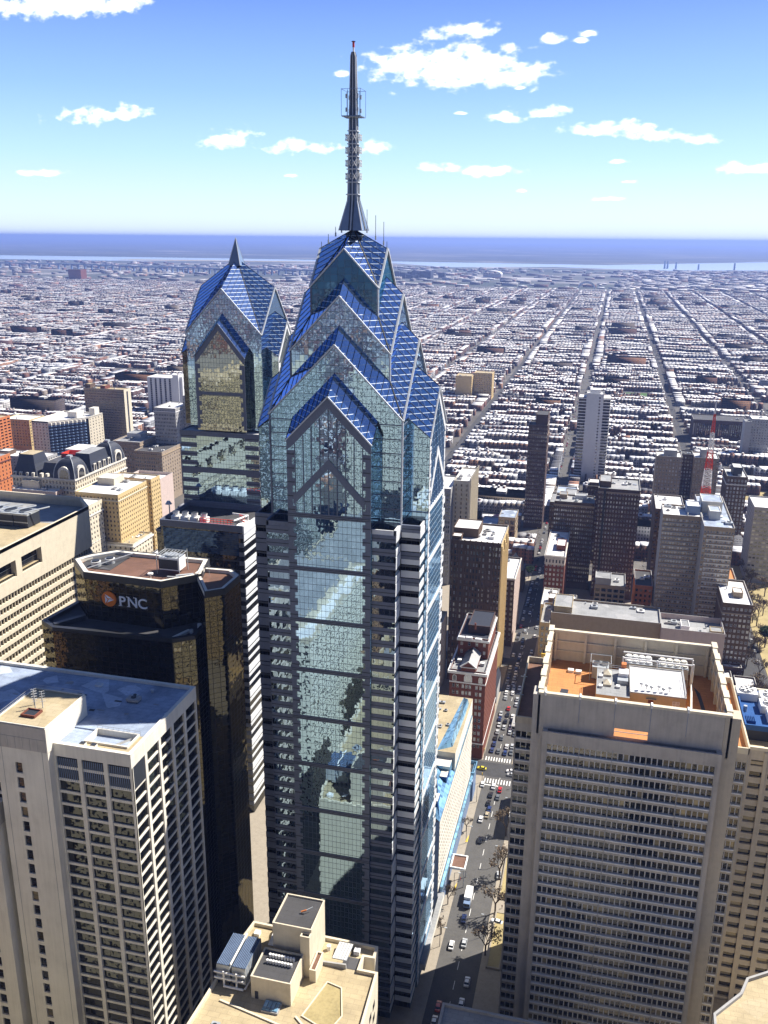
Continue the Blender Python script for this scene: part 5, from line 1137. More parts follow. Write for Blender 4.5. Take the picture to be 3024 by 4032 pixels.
block('apartment_block', 'small grey-roofed brown block behind the broad brown pair', -36, -14, 672, 700, 52, M['brown'], M['roof_grey'], 12, 6, 3.3, 1, 1.6, nclut=8, pent=[(.5, .9, .2, .8, 6, M['darkbrown'])])
block('apartment_block', 'narrow dark block with a white-topped lift house', -9, 2, 690, 712, 62, M['darkbrown'], M['roof_white'], 5, 6, 3.3, 1, 1.6, nclut=2, pent=[(.1, .9, .1, .6, 3, M['brown'])])
rb_ = block('hotel', 'slim red brick building with a pale stone top storey and white roof', -31.2, -18.4, 568, 624, 45, M['redbrick'], M['roof_white'], 5, 16, 3.3, 1.2, 1.7, M['win_pale'], FW, 'h', cornice=(44.2, 1.5, .5, M['ivory']), band=[(39.6, .5, M['ivory'])], nclut=5, pent=[(.5, .95, .25, .5, 3.4, M['redbrick'])])
mb = MB(); mb.box(-31.32, -18.28, 567.85, 568 - .004, 40.2, 44, M['ivory'])
for i in range(6): mb.box(-30.6 + i * 2.15, -29.7 + i * 2.15, 567.8, 567.85, 41, 43.2, M['slate'])
mb.build('stone_frieze', rb_)
# the two-winged apartment house
dg_ = M['tan']
DA = block('apartment_house', 'large sand-coloured two-winged apartment slab with rows of pale balconied windows', 38.9, 62, 548, 572, 85, M['buff'], M['roof_white'], 14, 6, 2.95, 1.15, 1.45, M['win_pale'], FW, 'v', side='e', nclut=8, pent=[(.6, .95, .3, .8, 5, M['spire_metal'])], wallside=M['greystone'])
DB = block('apartment_house', 'x', 61.2, 78.2, 529.5, 600, 85, M['buff'], M['roof_blue'], 10, 18, 2.95, 1.15, 1.45, M['win_pale'], FW, 'v', side='e', nclut=9, pent=[(.05, .75, .45, .7, 7, M['ivory']), (.25, .62, .25, .42, 5, M['ivory'])], root=DA, z0=0, wallside=M['greystone'])
DC = block('apartment_house', 'x', 78.3, 84, 540, 560, 50, M['buff'], M['orange_deck'], 3, 6, 2.95, 1.15, 1.45, M['win_pale'], FW, 'v', side='e', nclut=0, root=DA)
mb = MB()
for z in np.arange(10, 83, 2.95): mb.box(39.5, 61, 547.6, 547.99, z - .25, z + .45, M['greystone']); mb.box(63, 77.5, 529.1, 529.49, z - .25, z + .45, M['ivory'])
mb.build('balcony_rail', DA)
# long slab with grey roof behind the orange-roofed tower
SL = block('parking_block', 'long low beige block with a smooth blue-grey roof behind the orange-roofed tower', -21.2, 39.2, 484, 508, 40, M['buff'], M['roof_grey'], 12, 5, 3.4, 2.6, 1.7, M['win_dark'], None, '', nclut=5, rec=.6, topgap=9.5, side='w', parapet=1.2, pent=[(.02, .19, .15, .95, 3.4, M['roof_tan'])], wallside=M['yellow'])
SM = block('parking_block', 'pinkish brick extension with a sunken plant roof, right end of the long beige block', 39.3, 72.5, 478, 500, 38, M['pinkish'], M['roof_grey'], 5, 4, 3.4, 3.4, 1.3, M['win_dark'], None, '', side='e', rec=.6, nclut=7, topgap=9, parapet=3.2, pent=[(.32, .45, .2, .6, 3.4, M['white_paint']), (.78, .97, .1, .4, 3, M['roof_tan'])])
block('office_block', 'yellow stone corner building with a green-edged roof yard beside the long beige block', -26.5, -21.4, 478, 508, 36, M['yellow'], M['roof_grey'], 2, 9, 3.6, 1.5, 2.2, nclut=2)
YB = thing('billboard', 'small bright yellow panel at the foot of the yellow corner building', 'sign', (-22, 470, 0))
mb = MB(); mb.box(-24.5, -18.8, 469.6, 470.2, 18, 21.5, M['mark_y']); mb.build('panel', YB)
mb = MB(); mb.box(-24, -19, 470.3, 477.9, 0, 20, M['buff'], M['roof_dark']); mb.build('plinth', YB)
block('apartment_house', 'brown brick apartment house with a bright white roof by the park', 72.5, 88.3, 500, 539, 50, M['brown'], M['roof_white'], 7, 10, 3.3, 1.3, 1.7, M['win_pale'], FW, 'v', side='e', nclut=3, pent=[(.42, .75, .3, .5, 3, M['buff'])], cornice=(44.5, .8, .4, M['tan']))
block('apartment_house', 'tan brick block with three tall dark slits, left of the radio mast', 47.5, 69.6, 819, 840, 60, M['tan'], M['roof_white'], 8, 6, 3.3, 1.1, 1.6, M['win_pale'], FW, '', side='e', nclut=4, pent=[(.3, .8, .2, .7, 5.5, M['greystone'])])
block('apartment_house', 'brown link block in the shade between the two tan blocks', 69.8, 79.8, 833, 850, 60, M['darkbrown'], M['roof_dark'], 4, 4, 3.3, 1.1, 1.6, M['win_pale'], FW, '', side='e', nclut=2)
block('apartment_house', 'tan brick block with a white lift house, behind the radio mast', 80, 101, 822, 846, 60, M['tan'], M['roof_white'], 8, 6, 3.3, 1.1, 1.6, M['win'], FW, '', side='e', nclut=4, pent=[(.25, .5, .2, .6, 7, M['greystone'])])
block('apartment_tower', 'tapering dark brick tower with white arched windows along its top, by the park', 101, 117, 760, 790, 60, M['brown'], M['roof_white'], 6, 8, 3.3, 1.3, 1.9, M['win_pale'], FW, 'v', side='e', nclut=3, cornice=(53.6, .9, .4, M['ivory']), pent=[(.3, .75, .2, .7, 7, M['slate'])])
block('apartment_tower', 'grey banded tower cut by the right edge of the picture', 111.5, 136, 678, 710, 58, M['greystone'], M['roof_white'], 9, 8, 3.0, 1.9, 1.4, M['win_pale'], None, '', side='e', nclut=2)
QL = block('warehouse', 'long windowless purple-brown block with vertical slots, far right', 109.5, 176, 1191, 1232, 27, M['darkbrown'], M['roof_dark'], 26, 6, 16, 1.3, 15, M['win'], None, '', side='e', nclut=3, topgap=4, first=2, rec=.8)
block('apartment_tower', 'grey stone tower at the far right edge behind the purple-brown block', 165, 186, 1098, 1125, 48, M['greystone'], M['roof_white'], 7, 6, 3.2, 1.2, 1.6, side='e', nclut=2)
block('apartment_tower', 'plain grey slab just left of the far right stone tower', 157, 164, 1090, 1110, 46, M['greystone'], M['roof_grey'], 0, 0, side='e', nclut=1)
block('apartment_block', 'left one of two sand-yellow apartment slabs among the row houses', -234, -208.5, 1403, 1435, 38, M['yellow'], M['roof_tan'], 0, 10, 3.1, 1.4, 1.5, nclut=2)
block('apartment_block', 'right one of two sand-yellow apartment slabs, with rows of windows', -208, -179, 1423, 1450, 41, M['yellow'], M['roof_tan'], 11, 8, 3.1, 1.4, 1.5, nclut=2)
PBk = block('office_block', 'dark concrete office building with a light machine room, left of the sandy slab', 2, 21, 552, 576, 34, M['tan'], M['roof_grey'], 5, 5, 3.5, 2.7, 2.1, M['win_dark'], None, '', side='e', nclut=4, pent=[(.02, .52, .02, .5, 5, M['greystone'])])
block('townhouse', 'orange-lit brick building squeezed in front of the sandy apartment slab', 27, 38, 560, 590, 33, M['orangebrick'], M['roof_dark'], 4, 6, 3.5, 1.3, 1.8, M['win_dark'], M['darkbrown'], 'h', side='w', nclut=2)
block('townhouse', 'narrow white-roofed building directly right of the red brick tower', -13.5, -8.6, 528, 560, 22, M['greystone'], M['roof_white'], 2, 6, 3.3, 1.3, 1.7, nclut=4)
block('townhouse', 'grey stepped-gable building behind the long slab', -7.8, -3.4, 526, 545, 16, M['greystone'], M['roof_grey'], 2, 3, 3.3, 1.3, 1.7, nclut=1)
block('townhouse', 'little cream building with a domed roof light behind the long slab', -2.8, 1.8, 522, 545, 22, M['cream'], M['roof_white'], 2, 4, 3.4, 1.2, 1.8, nclut=2)
block('townhouse', 'flat grey-roofed building in the gap behind the long slab', 7, 15.5, 524, 548, 24, M['greystone'], M['roof_grey'], 3, 4, 3.4, 1.4, 1.8, side='e', nclut=5)
block('townhouse', 'dark house with a row of white-framed dormers behind the long slab', 16.5, 26, 515, 535, 15, M['brown'], M['roof_dark'], 5, 4, 3.4, 1.1, 1.8, M['win_pale'], FW, 'v', side='e', nclut=1)
block('office_block', 'low white-edged roof with a brick stair head at the avenue corner', -29, -19.5, 512, 540, 33, M['cream'], M['roof_white'], 3, 6, 3.5, 1.4, 1.8, nclut=1, pent=[(.45, .9, .1, .4, 4, M['brown'])])
block('apartment_house', 'long brown block with a white roof edge just left of the sandy apartment slab', 40, 60, 640, 680, 62, M['brown'], M['roof_white'], 8, 8, 3.4, 1.6, 1.5, side='w', nclut=5, rec=.4)
block('townhouse', 'blue-grey shed roof building at the foot of the white tower', -38, -20, 800, 835, 22, M['buff'], M['roof_blue'], 5, 6, 3.4, 1.5, 1.7, nclut=2)
for i, (a, b, c_, d, z, lb) in enumerate(((72, 80, 478, 493, 12, 'small dark house with a white snow-bright roof near the lower right park corner'), (81, 92, 472, 488, 12, 'little gabled brick house beside the lower right park corner'), (76, 86, 494, 499, 14, 'low white-roofed house behind the gabled one near the park corner'))):
    block('townhouse', lb, a, b, c_, d, z, M['darkbrown'], M['roof_white'], 3, 4, 3.3, .9, 1.5, side='e', nclut=1)
# left bank of the avenue
bA = block('office_tower', 'grey gridded office slab with pale sunlit piers, just right of the tall blue tower', -128, -103, 612, 650, 73, M['greystone'], M['roof_white'], 17, 8, 3.4, .95, 1.9, M['win'], None, '', nclut=6, rec=.35, topgap=3)
bA2 = block('office_tower', 'x', -102.9, -91, 622, 662, 77, M['cream'], M['roof_white'], 3, 10, 3.4, 1.0, 2.0, M['win_dark'], None, '', nclut=3, root=bA)
mb = MB()
for i in range(9): mb.box(-91, -90.2, 623 + i * 4.6, 624.2 + i * 4.6, 0, 80, M['cream'])
mb.build('pilasters', bA)
bB = block('office_tower', 'dark brown setback tower with a white penthouse roof, beside the tall blue tower', -77.5, -49.5, 466, 500, 85, M['brown'], M['roof_white'], 16, 12, 3.5, 1.0, 2.1, M['win_pale'], M['dark_metal'], 'h', nclut=10, pier=9, rec=.4, pent=[(.0, .5, .25, .75, 5, M['brown']), (.02, .2, .02, .2, 2.6, M['brown'])], wallside=M['yellow'])  # west wall and pilasters yellow: sunlight put into the side's colour
mb = MB()
for i in range(9): mb.box(-49.5, -48.9, 467 + i * 3.9, 468.3 + i * 3.9, 0, 84 - (i % 3) * 2.5, M['yellow'])
mb.build('pilasters', bB)
block('apartment_house', 'slim brown building with paired white windows under a white roof, behind the dark setback tower', -58, -46, 519, 558, 45, M['brown'], M['roof_white'], 4, 12, 3.4, 1.3, 1.7, M['win_pale'], FW, 'v', nclut=3, wallside=M['pinkish'], cornice=(44.8, 1, .4, M['ivory']))  # pinkish side wall is the brown brick with sunlight painted in
# ornate red brick building with white stone
OB = block('club_house', 'ornate red brick building with white stone cornices and arched windows beside the avenue', -63, -45.6, 387.5, 436, 46, M['redbrick'], M['roof_grey'], 0, 18, 3.5, 1.15, 2.1, M['win_pale'], FW, 'h',
           ustyle=lambda L: [2.0, 3.9, 6.6, 8.3, 10.0, 13.2, 15.1], cornice=(45.3, 1.3, .9, M['white_paint']), band=[(40.2, .7, M['white_paint']), (8, .6, M['white_paint'])], nclut=2, topgap=6.4, parapet=1.3, wallside=M['redbrick'])
ob2 = block('club_house', 'x', -62, -47, 404, 434, 56, M['redbrick'], M['slate'], 4, 8, 4.2, 1.2, 2.0, M['win_pale'], FW, 'h', z0=46, first=.8, root=OB, nclut=0, cornice=(55, 1.1, .6, M['white_paint']), pent=[(.25, .98, .25, .9, 4, M['darkbrown'])])
mb = MB()
mb.box(-57.5, -50.5, 387.2, 404, 46, 49.2, M['redbrick']); 
mb.face([(-57.9, 386.9, 49.2), (-50.1, 386.9, 49.2), (-54, 386.9, 52)], M['redbrick']); mb.face([(-57.9, 386.9, 49.2), (-54, 386.9, 52), (-54, 404, 52), (-57.9, 404, 49.2)], M['slate']); mb.face([(-54, 386.9, 52), (-50.1, 386.9, 49.2), (-50.1, 404, 49.2), (-54, 404, 52)], M['greystone'])
mb.bar((-58, 386.7, 49.2), (-54, 386.7, 52.2), .5, FW, .5); mb.bar((-54, 386.7, 52.2), (-50, 386.7, 49.2), .5, FW, .5); mb.bar((-58, 386.7, 49.1), (-50, 386.7, 49.1), .4, FW, .4); mb.build('pediment', OB)
def arch(mb, x, y, z, w, h, mat, gl):
    mb.face([(x - w, y, z), (x + w, y, z), (x + w, y, z + h)] + [(x + w * math.cos(a), y, z + h + w * math.sin(a)) for a in np.linspace(.3, math.pi - .3, 7)] + [(x - w, y, z + h)], mat)
    w *= .72; mb.face([(x - w, y - .05, z + .3), (x + w, y - .05, z + .3), (x + w, y - .05, z + h)] + [(x + w * math.cos(a), y - .05, z + h + w * math.sin(a)) for a in np.linspace(.3, math.pi - .3, 7)] + [(x - w, y - .05, z + h)], gl)
for (x, w) in ((-60.6, 1.0), (-54, 2.0), (-48, 1.0)): mb = MB(); arch(mb, x, 387.38, 41.2, w, 2.2, FW, M['win_pale']); mb.build('arched_window', OB)
for (x, y) in ((-60, 398), (-52, 400), (-48.6, 397), (-56, 402)): mb = MB(); mb.box(x - 1, x + 1, y - 1, y + 1, 46.02, 47.6, M['galv'], FW); mb.build('air_handler', OB)
for (x, y) in ((-60, 401.5), (-56.3, 401.8), (-51.5, 401.2)): mb = MB(); mb.box(x - 1.6, x + 1.6, y - .8, y + .8, 57.0, 58.2, FW); mb.build('air_handler', OB)
mb = MB(); mb.box(-54.6, -53.8, 407, 407.8, 60, 63.4, M['redbrick']); mb.build('chimney', OB)
CHr = thing('church', 'grey stone church with a steep spire between the brown blocks, on the avenue', 'church', (-50, 470, 0))
mb = MB(); mb.box(-49.2, -45.9, 445, 463, 0, 9, M['greystone']); mb.face([(-49.4, 445, 9), (-45.8, 445, 9), (-47.6, 445, 14)], M['greystone']); mb.face([(-45.8, 445, 9), (-45.8, 463, 9), (-47.6, 463, 14), (-47.6, 445, 14)], M['slate']); mb.face([(-47.6, 445, 14), (-47.6, 463, 14), (-49.4, 463, 9), (-49.4, 445, 9)], M['slate']); mb.build('nave', CHr)
mb = MB(); mb.box(-49, -46.2, 438, 441, 0, 14, M['greystone'])
for q in (((-49, 438), (-46.2, 438)), ((-46.2, 438), (-46.2, 441)), ((-46.2, 441), (-49, 441)), ((-49, 441), (-49, 438))): mb.face([(*q[0], 14), (*q[1], 14), (-47.6, 439.5, 27)], M['slate'])
mb.build('steeple', CHr)
GC = thing('church', 'dark gabled stone church with a bright west gable, where the two avenue trees stand', 'church', (-62, 622, 0))
mb = MB(); mb.box(-78, -48, 612, 628, 0, 17, M['brown'], M['slate'])
for (x, y, w) in ((-56, 612, 5), (-70, 612, 4)):
    mb.face([(x - w, y - .3, 17), (x + w, y - .3, 17), (x, y - .3, 25)], M['brown']); mb.face([(x + w, y - .3, 17), (x + w, y + 16, 17), (x, y + 16, 25), (x, y - .3, 25)], M['cream']); mb.face([(x, y - .3, 25), (x, y + 16, 25), (x - w, y + 16, 17), (x - w, y - .3, 17)], M['slate']); mb.face([(x + w, y + 16, 17), (x - w, y + 16, 17), (x, y + 16, 25)], M['brown'])
mb.build('nave', GC)
for x in (-77, -63, -49.5): mb = MB(); mb.cyl(x, 613, 0, 22, 1.0, M['greystone'], 8); mb.cyl(x, 613, 22, 26, 1.0, M['greystone'], 8, .1); mb.build('turret', GC)
block('townhouse', 'blue-roofed low building with a dark loggia, in front of the slender dark tower', -80, -66, 720, 745, 22, M['buff'], M['roof_blue'], 3, 4, 5, 3.4, 3.6, M['win_dark'], None, '', nclut=1)
block('townhouse', 'low pale blue roof beside the pink blossom tree', -96, -82, 728, 752, 12, M['greystone'], M['roof_blue'], 3, 3, 3.5, 1.5, 1.8, nclut=0)
block('townhouse', 'cream building with a flat tan roof glimpsed behind the tall blue tower', -88, -79, 440, 470, 40, M['cream'], M['roof_tan'], 3, 7, 3.6, 1.4, 1.8, nclut=2)
# radio mast, red and white
MT = thing('radio_mast', 'red and white lattice radio mast rising behind the apartment roofs', 'mast', (76, 640, 0))
def lattice(x, y, z0, z1, w0, w1, mat, root, seg):
    mb = MB(); cs_ = ((-1, -1), (1, -1), (1, 1), (-1, 1)); n = seg
    for i in range(n):
        za = z0 + (z1 - z0) * i / n; zb = z0 + (z1 - z0) * (i + 1) / n; wa = w0 + (w1 - w0) * i / n; wb = w0 + (w1 - w0) * (i + 1) / n
        for k in range(4):
            a, b = cs_[k], cs_[(k + 1) % 4]
            mb.bar((x + a[0] * wa, y + a[1] * wa, za), (x + a[0] * wb, y + a[1] * wb, zb), .48, mat); mb.bar((x + a[0] * wa, y + a[1] * wa, za), (x + b[0] * wb, y + b[1] * wb, zb), .26, mat); mb.bar((x + b[0] * wa, y + b[1] * wa, za), (x + a[0] * wb, y + a[1] * wb, zb), .22, mat); mb.bar((x + a[0] * wb, y + a[1] * wb, zb), (x + b[0] * wb, y + b[1] * wb, zb), .28, mat)
    mb.build('mast_section', root)
zs = np.linspace(62, 129, 6); wsx = np.linspace(3.6, .5, 6)
for i in range(5): lattice(74.6, 661, zs[i], zs[i + 1], wsx[i], wsx[i + 1], M['red_paint'] if i % 2 == 0 else FW, MT, 4)
lattice(74.6, 661, 129, 137, .4, .1, FW, MT, 2)
mb = MB(); mb.box(64, 90, 650, 674, 0, 62, M['buff'], M['roof_white']); mb.build('roof_base', MT)

# ================================================================== left cluster
block('office_block', 'glowing orange brick block at the left edge, nearer of the two', -590, -530, 640, 699, 52, M['orangebrick'], M['roof_grey'], 0, 12, 3.6, 1.4, 1.9, M['win_dark'], None, '', nclut=6, cornice=(47, .9, .7, M['redbrick']), band=[(30, .8, M['redbrick'])])
block('office_block', 'orange balconied block at the left edge, farther of the two', -700, -645, 800, 858, 52, M['orangebrick'], M['roof_tan'], 0, 9, 3.4, 4.2, 1.9, M['win_dark'], None, '', nclut=4, rec=.8)
block('apartment_house', 'tan banded block behind the farther orange building', -690, -655, 905, 935, 37, M['yellow'], M['roof_white'], 9, 7, 3.4, 1.8, 1.6, nclut=4)
block('apartment_house', 'low grey terrace block in front of the zigzag balcony building', -640, -560, 790, 815, 24, M['greystone'], M['roof_white'], 22, 6, 3.4, 1.5, 1.6, nclut=9, pent=[(.3, .45, .2, .7, 4, M['brown']), (.6, .75, .2, .8, 3, M['slate'])])
ZB = thing('apartment_block', 'white mid-rise with zigzag dark balconies across its front', 'apartment building', (-600, 890, 0))
mb = MB((-600, 866, 0)); zc = wall_holes(mb, (-624, 866), (-603, 866), 0, 46, spaced(21, 5), [43 - 3.4 * i for i in range(11)], 1.5, 1.7, .3, M['ivory'])
zc += wall_holes(mb, (-575, 903), (-573, 930), 0, 46, spaced(27, 5), [43 - 3.4 * i for i in range(11)], 1.5, 1.7, .3, M['cream'])
pz_ = [(-624, 866), (-603, 866), (-575, 903), (-573, 930), (-624, 930)]
mb.prism([(-623.9, 867), (-604, 867.2), (-576, 904), (-574, 929), (-623.9, 929)], 0, 44.6, M['slate'], M['roof_white']); mb.ring(pz_, .8, 44.6, 46.4, M['ivory']); mb.build('wall', ZB); place_windows(ZB, zc, 1.5, 1.7, M['win'], None, '')
A_ = Vector((-603, 866)); B_ = Vector((-577, 900.5)); dd = (B_ - A_); L_ = dd.length; dd.normalize(); nn = Vector((dd.y, -dd.x))
for z in [43.6 - 3.4 * i for i in range(12)]:
    mb = MB()
    for k in range(9):
        p0 = A_ + dd * (L_ * k / 9); p1 = A_ + dd * (L_ * (k + .62) / 9) + nn * 1.9; p2 = A_ + dd * (L_ * (k + 1) / 9)
        mb.prism([tuple(p0), tuple(p1), tuple(p2)], z - (1.9 if z > 42 else .3), z + .9, M['ivory'] if z > 42 else M['spire_metal'])
    mb.build('balcony', ZB)
for (a, b, c_, d, h) in ((-600, -588, 900, 915, 7), (-583, -576, 918, 928, 9)): mb = MB(); mb.box(a, b, c_, d, 44.7, 44.7 + h, M['ivory']); mb.build('penthouse', ZB)
DT = block('apartment_tower', 'broad dark tower with a blank sunlit cream end wall, upper left', -609, -556, 952, 968, 70, M['tan'], M['roof_tan'], 26, 0, 3.1, 1.3, 1.5, M['win_dark'], M['greystone'], 'v', nclut=3, wallside=M['cream'], pent=[(.02, .15, .1, .8, 5, M['brown']), (.4, .52, .1, .8, 4, M['redbrick'])])
mb = MB(); mb.box(-556, -555.6, 958, 960.5, 0, 68, M['slate']); mb.build('stair_slot', DT)
WS = thing('apartment_tower', 'white tower with alternating dark vertical window stripes, left of the second blue skyscraper', 'apartment building', (-612, 1165, 0))
mb = MB((-633, 1149, 0)); mb.box(-632, -593, 1150, 1180, 0, 54, M['slate'], M['roof_white']); mb.box(-592, -579, 1150, 1182, 0, 57, M['whitewall'], M['roof_white']); mb.ring([(-633, 1149), (-592, 1149), (-592, 1181), (-633, 1181)], .8, 53.6, 55.2, M['whitewall']); mb.box(-592, -583, 1146, 1149.9, 0, 60, M['whitewall'])
mb.build('core', WS)
mb = MB()
for i in range(6): x = -633 + i * 7.3; mb.box(x, x + 4.2, 1149, 1149.99, 0, 53.6, M['whitewall'])
mb.build('white_piers', WS)
mb = MB()
for z in np.arange(6, 53, 3): mb.box(-632, -593, 1149.5, 1149.98, z, z + .7, M['greystone'])
mb.build('spandrel', WS)
GW = block('office_tower', 'pale grey gridded office tower with paired windows, left of the second blue skyscraper', -427, -404, 784, 820, 85, M['greystone'], M['roof_white'], 14, 10, 3.6, 1.0, 1.8, M['win'], None, '', nclut=3, cornice=(82, .8, .5, M['whitewall']))
block('office_tower', 'x', -403.8, -384, 800, 836, 95, M['greystone'], M['roof_white'], 9, 10, 3.6, 1.0, 1.8, M['win'], None, '', nclut=3, root=GW)
DBg = block('office_block', 'dark beige flat-roofed block in shade right of the domed hotel', -460, -431, 760, 795, 55, M['tan'], M['roof_grey'], 12, 9, 3.6, 1.2, 1.9, M['win'], None, '', nclut=8, cornice=(52, 1, .6, M['buff']), pent=[(.2, .7, .5, .9, 5, M['galv'])])
block('office_block', 'x', -430.8, -402, 748, 790, 50, M['tan'], M['roof_dark'], 12, 9, 3.6, 1.2, 1.9, M['win'], None, '', nclut=5, root=DBg, cornice=(47, 1, .6, M['buff']))
YE = block('office_block', 'bright yellow brick block with a sheer sunlit west wall', -362, -328, 543, 584, 70, M['yellow'], M['roof_white'], 12, 15, 3.3, 1.1, 1.6, M['win_dark'], None, '', nclut=8, cornice=(66, .7, .4, M['cream']), pent=[(.1, .5, .6, .95, 5, M['cream'])])
block('office_block', 'x', -360, -326.5, 588, 602, 70, M['yellow'], M['roof_white'], 12, 5, 3.3, 1.1, 1.6, M['win_dark'], None, '', nclut=3, root=YE)
BM = block('office_block', 'cream ten-storey block with a blue roof patch beside the yellow brick one', -380, -339, 505, 540, 67, M['cream'], M['roof_white'], 13, 10, 3.5, 1.3, 1.8, M['win_dark'], M['ivory'], 'v', nclut=9, cornice=(60, .9, .7, M['ivory']), band=[(40, .6, M['ivory'])], pent=[(.05, .3, .1, .5, 4, M['buff'])])
mb = MB(); mb.box(-371, -364, 509, 515, 67.02, 68.2, M['bluepaint']); mb.build('roof_patch', BM)
block('office_block', 'pinkish blank-walled block with a white parapet next to the yellow one', -378, -347, 640, 662, 54, M['pinkish'], M['roof_white'], 0, 0, nclut=1, parapet=2.5)
block('office_block', 'pink-walled block with a crenellated parapet in front of the domed building', -440, -402, 578, 603, 57, M['pinkish'], M['roof_white'], 10, 7, 3.6, 1.1, 1.8, M['win_dark'], None, '', nclut=7, pent=[(.1, .5, .3, .9, 6, M['cream'])], cornice=(53, .8, .6, M['cream']))
block('office_block', 'small classical limestone building with a columned attic below the yellow block', -346, -318, 541, 569, 35, M['cream'], M['roof_tan'], 7, 7, 3.8, 1.5, 2.1, M['win_dark'], None, '', nclut=6, cornice=(33.5, 1.1, 1.0, M['ivory']), pent=[(.05, .4, .3, .9, 3, M['ivory'])])
block('office_block', 'wedge-shaped dark building with a bright white roof left of the louvred wing', -312, -262, 520, 580, 24, M['slate'], M['roof_white'], 10, 6, 3.8, 2.5, 1.6, M['win_dark'], None, '', nclut=6)
block('office_block', 'white-roofed low block behind the cream banded tower', -480, -430, 470, 520, 50, M['cream'], M['roof_white'], 10, 9, 3.6, 1.4, 1.8, nclut=8)
# grand hotel with mansard roofs and domed corner pavilions
GH = thing('grand_hotel', 'ornate limestone hotel with black mansard roofs and two domed pavilions', 'hotel', (-415, 620, 0))
mb = MB((-444, 588, 0)); gh = wall_holes(mb, (-446, 588), (-391, 588), 0, 66, spaced(55, 19), [62.5 - 3.7 * i for i in range(14)], 1.3, 2.2, .35, M['cream'])
gh += wall_holes(mb, (-391, 588), (-391, 664), 0, 66, spaced(76, 24), [62.5 - 3.7 * i for i in range(14)], 1.3, 2.2, .35, M['cream'])
mb.face([(-446, 664, 0), (-446, 588, 0), (-446, 588, 66), (-446, 664, 66)], M['cream']); mb.face([(-391, 664, 0), (-446, 664, 0), (-446, 664, 66), (-391, 664, 66)], M['cream']); mb.face([(-446, 588, 66), (-391, 588, 66), (-391, 664, 66), (-446, 664, 66)], M['roof_dark'])
mb.build('wall', GH); place_windows(GH, gh, 1.3, 2.2, M['win_dark'], M['ivory'], 'h')
for z, h in ((56.5, .9), (64.8, 1.2), (30, .8)): mb = MB(); mb.ring([(-446.8, 587.2), (-390.2, 587.2), (-390.2, 664.8), (-446.8, 664.8)], .78, z, z + h, M['ivory']); mb.build('cornice', GH)
def mansard(root, x0, x1, y0, y1, z0, z1, inset, mat, top, name='mansard_roof'):
    mb = MB((x0, y0, 0)); a = [(x0, y0), (x1, y0), (x1, y1), (x0, y1)]; b = [(x0 + inset, y0 + inset), (x1 - inset, y0 + inset), (x1 - inset, y1 - inset), (x0 + inset, y1 - inset)]
    m_ = [(p[0] * .35 + q[0] * .65, p[1] * .35 + q[1] * .65) for p, q in zip(a, b)]; zm = z0 + (z1 - z0) * .55
    for i in range(4):
        j = (i + 1) % 4; mb.face([(*a[i], z0), (*a[j], z0), (*m_[j], zm), (*m_[i], zm)], mat); mb.face([(*m_[i], zm), (*m_[j], zm), (*b[j], z1), (*b[i], z1)], mat)
    mb.face([(*p, z1) for p in b], top); mb.build(name, root)
mansard(GH, -446, -424, 588, 612, 66, 82, 5, M['slate'], M['roof_tan']); mansard(GH, -424, -406, 592, 612, 66, 76, 3, M['slate'], M['roof_dark']); mansard(GH, -409, -391, 612, 642, 66, 80, 3, M['slate'], M['roof_grey'])
def dome(root, cx, cy, r, z0, h):
    mb = MB((cx, cy, 0)); n = 10; prev = None
    for i in range(n + 1):
        a = i / n * math.pi / 2 * .93; rr_ = r * math.cos(a) ** .75; z = z0 + h * math.sin(a)
        cur = [(cx - rr_, cy - rr_, z), (cx + rr_, cy - rr_, z), (cx + rr_, cy + rr_, z), (cx - rr_, cy + rr_, z)]
        if prev:
            for k in range(4): mb.face([prev[k], prev[(k + 1) % 4], cur[(k + 1) % 4], cur[k]], M['slate'])
        prev = cur
    mb.face(prev, M['roof_dark']); mb.build('dome', root)
    lr = MB(); lr.box(cx - 1.8, cx + 1.8, cy - 1.8, cy + 1.8, z0 + h * .97, z0 + h + 1.6, M['galv']); lr.build('lantern', root)
    rb = MB()
    for s in ((-1, -1), (1, -1), (1, 1)):
        for i in range(n):
            a0 = i / n * math.pi / 2 * .93; a1 = (i + 1) / n * math.pi / 2 * .93
            rb.bar((cx + s[0] * r * math.cos(a0) ** .75, cy + s[1] * r * math.cos(a0) ** .75, z0 + h * math.sin(a0)), (cx + s[0] * r * math.cos(a1) ** .75, cy + s[1] * r * math.cos(a1) ** .75, z0 + h * math.sin(a1)), .5, M['galv'])
    rb.build('dome_rib', root)
    for (dx, dy) in ((0, -1), (1, 0)):
        w = r * .42; pts = [(-w, 0), (w, 0)] + [(w * math.cos(a), 3.4 + w * math.sin(a)) for a in np.linspace(0, math.pi, 9)]
        for sc, d, mt in ((1.3, .0, M['ivory']), (1.0, .12, M['win_dark'])):
            am = MB(); P = lambda u, z, k: ((cx + u, cy - r - k, z0 + z) if dy else (cx + r + k, cy + u, z0 + z))
            q = [(u * sc, z * (1 if z < 1 else sc)) for u, z in pts]
            am.face([P(u, z, .3 + d) for u, z in q], mt)
            for i in range(len(q)):
                (ua, za), (ub, zb) = q[i], q[(i + 1) % len(q)]; am.face([P(ub, zb, .3 + d), P(ua, za, .3 + d), P(ua, za, -3), P(ub, zb, -3)], mt)
            am.build('arched_dormer', root)
dome(GH, -400, 597.2, 9.2, 66, 15); dome(GH, -400, 652.5, 9.2, 66, 15.5)
for x in (-443, -438, -432, -427, -420, -415): mb = MB(); mb.box(x - 1, x + 1, 587.3, 590, 66, 69, M['ivory']); mb.box(x - .6, x + .6, 587.2, 587.3, 66.4, 68.6, M['win_dark']); mb.build('dormer', GH)
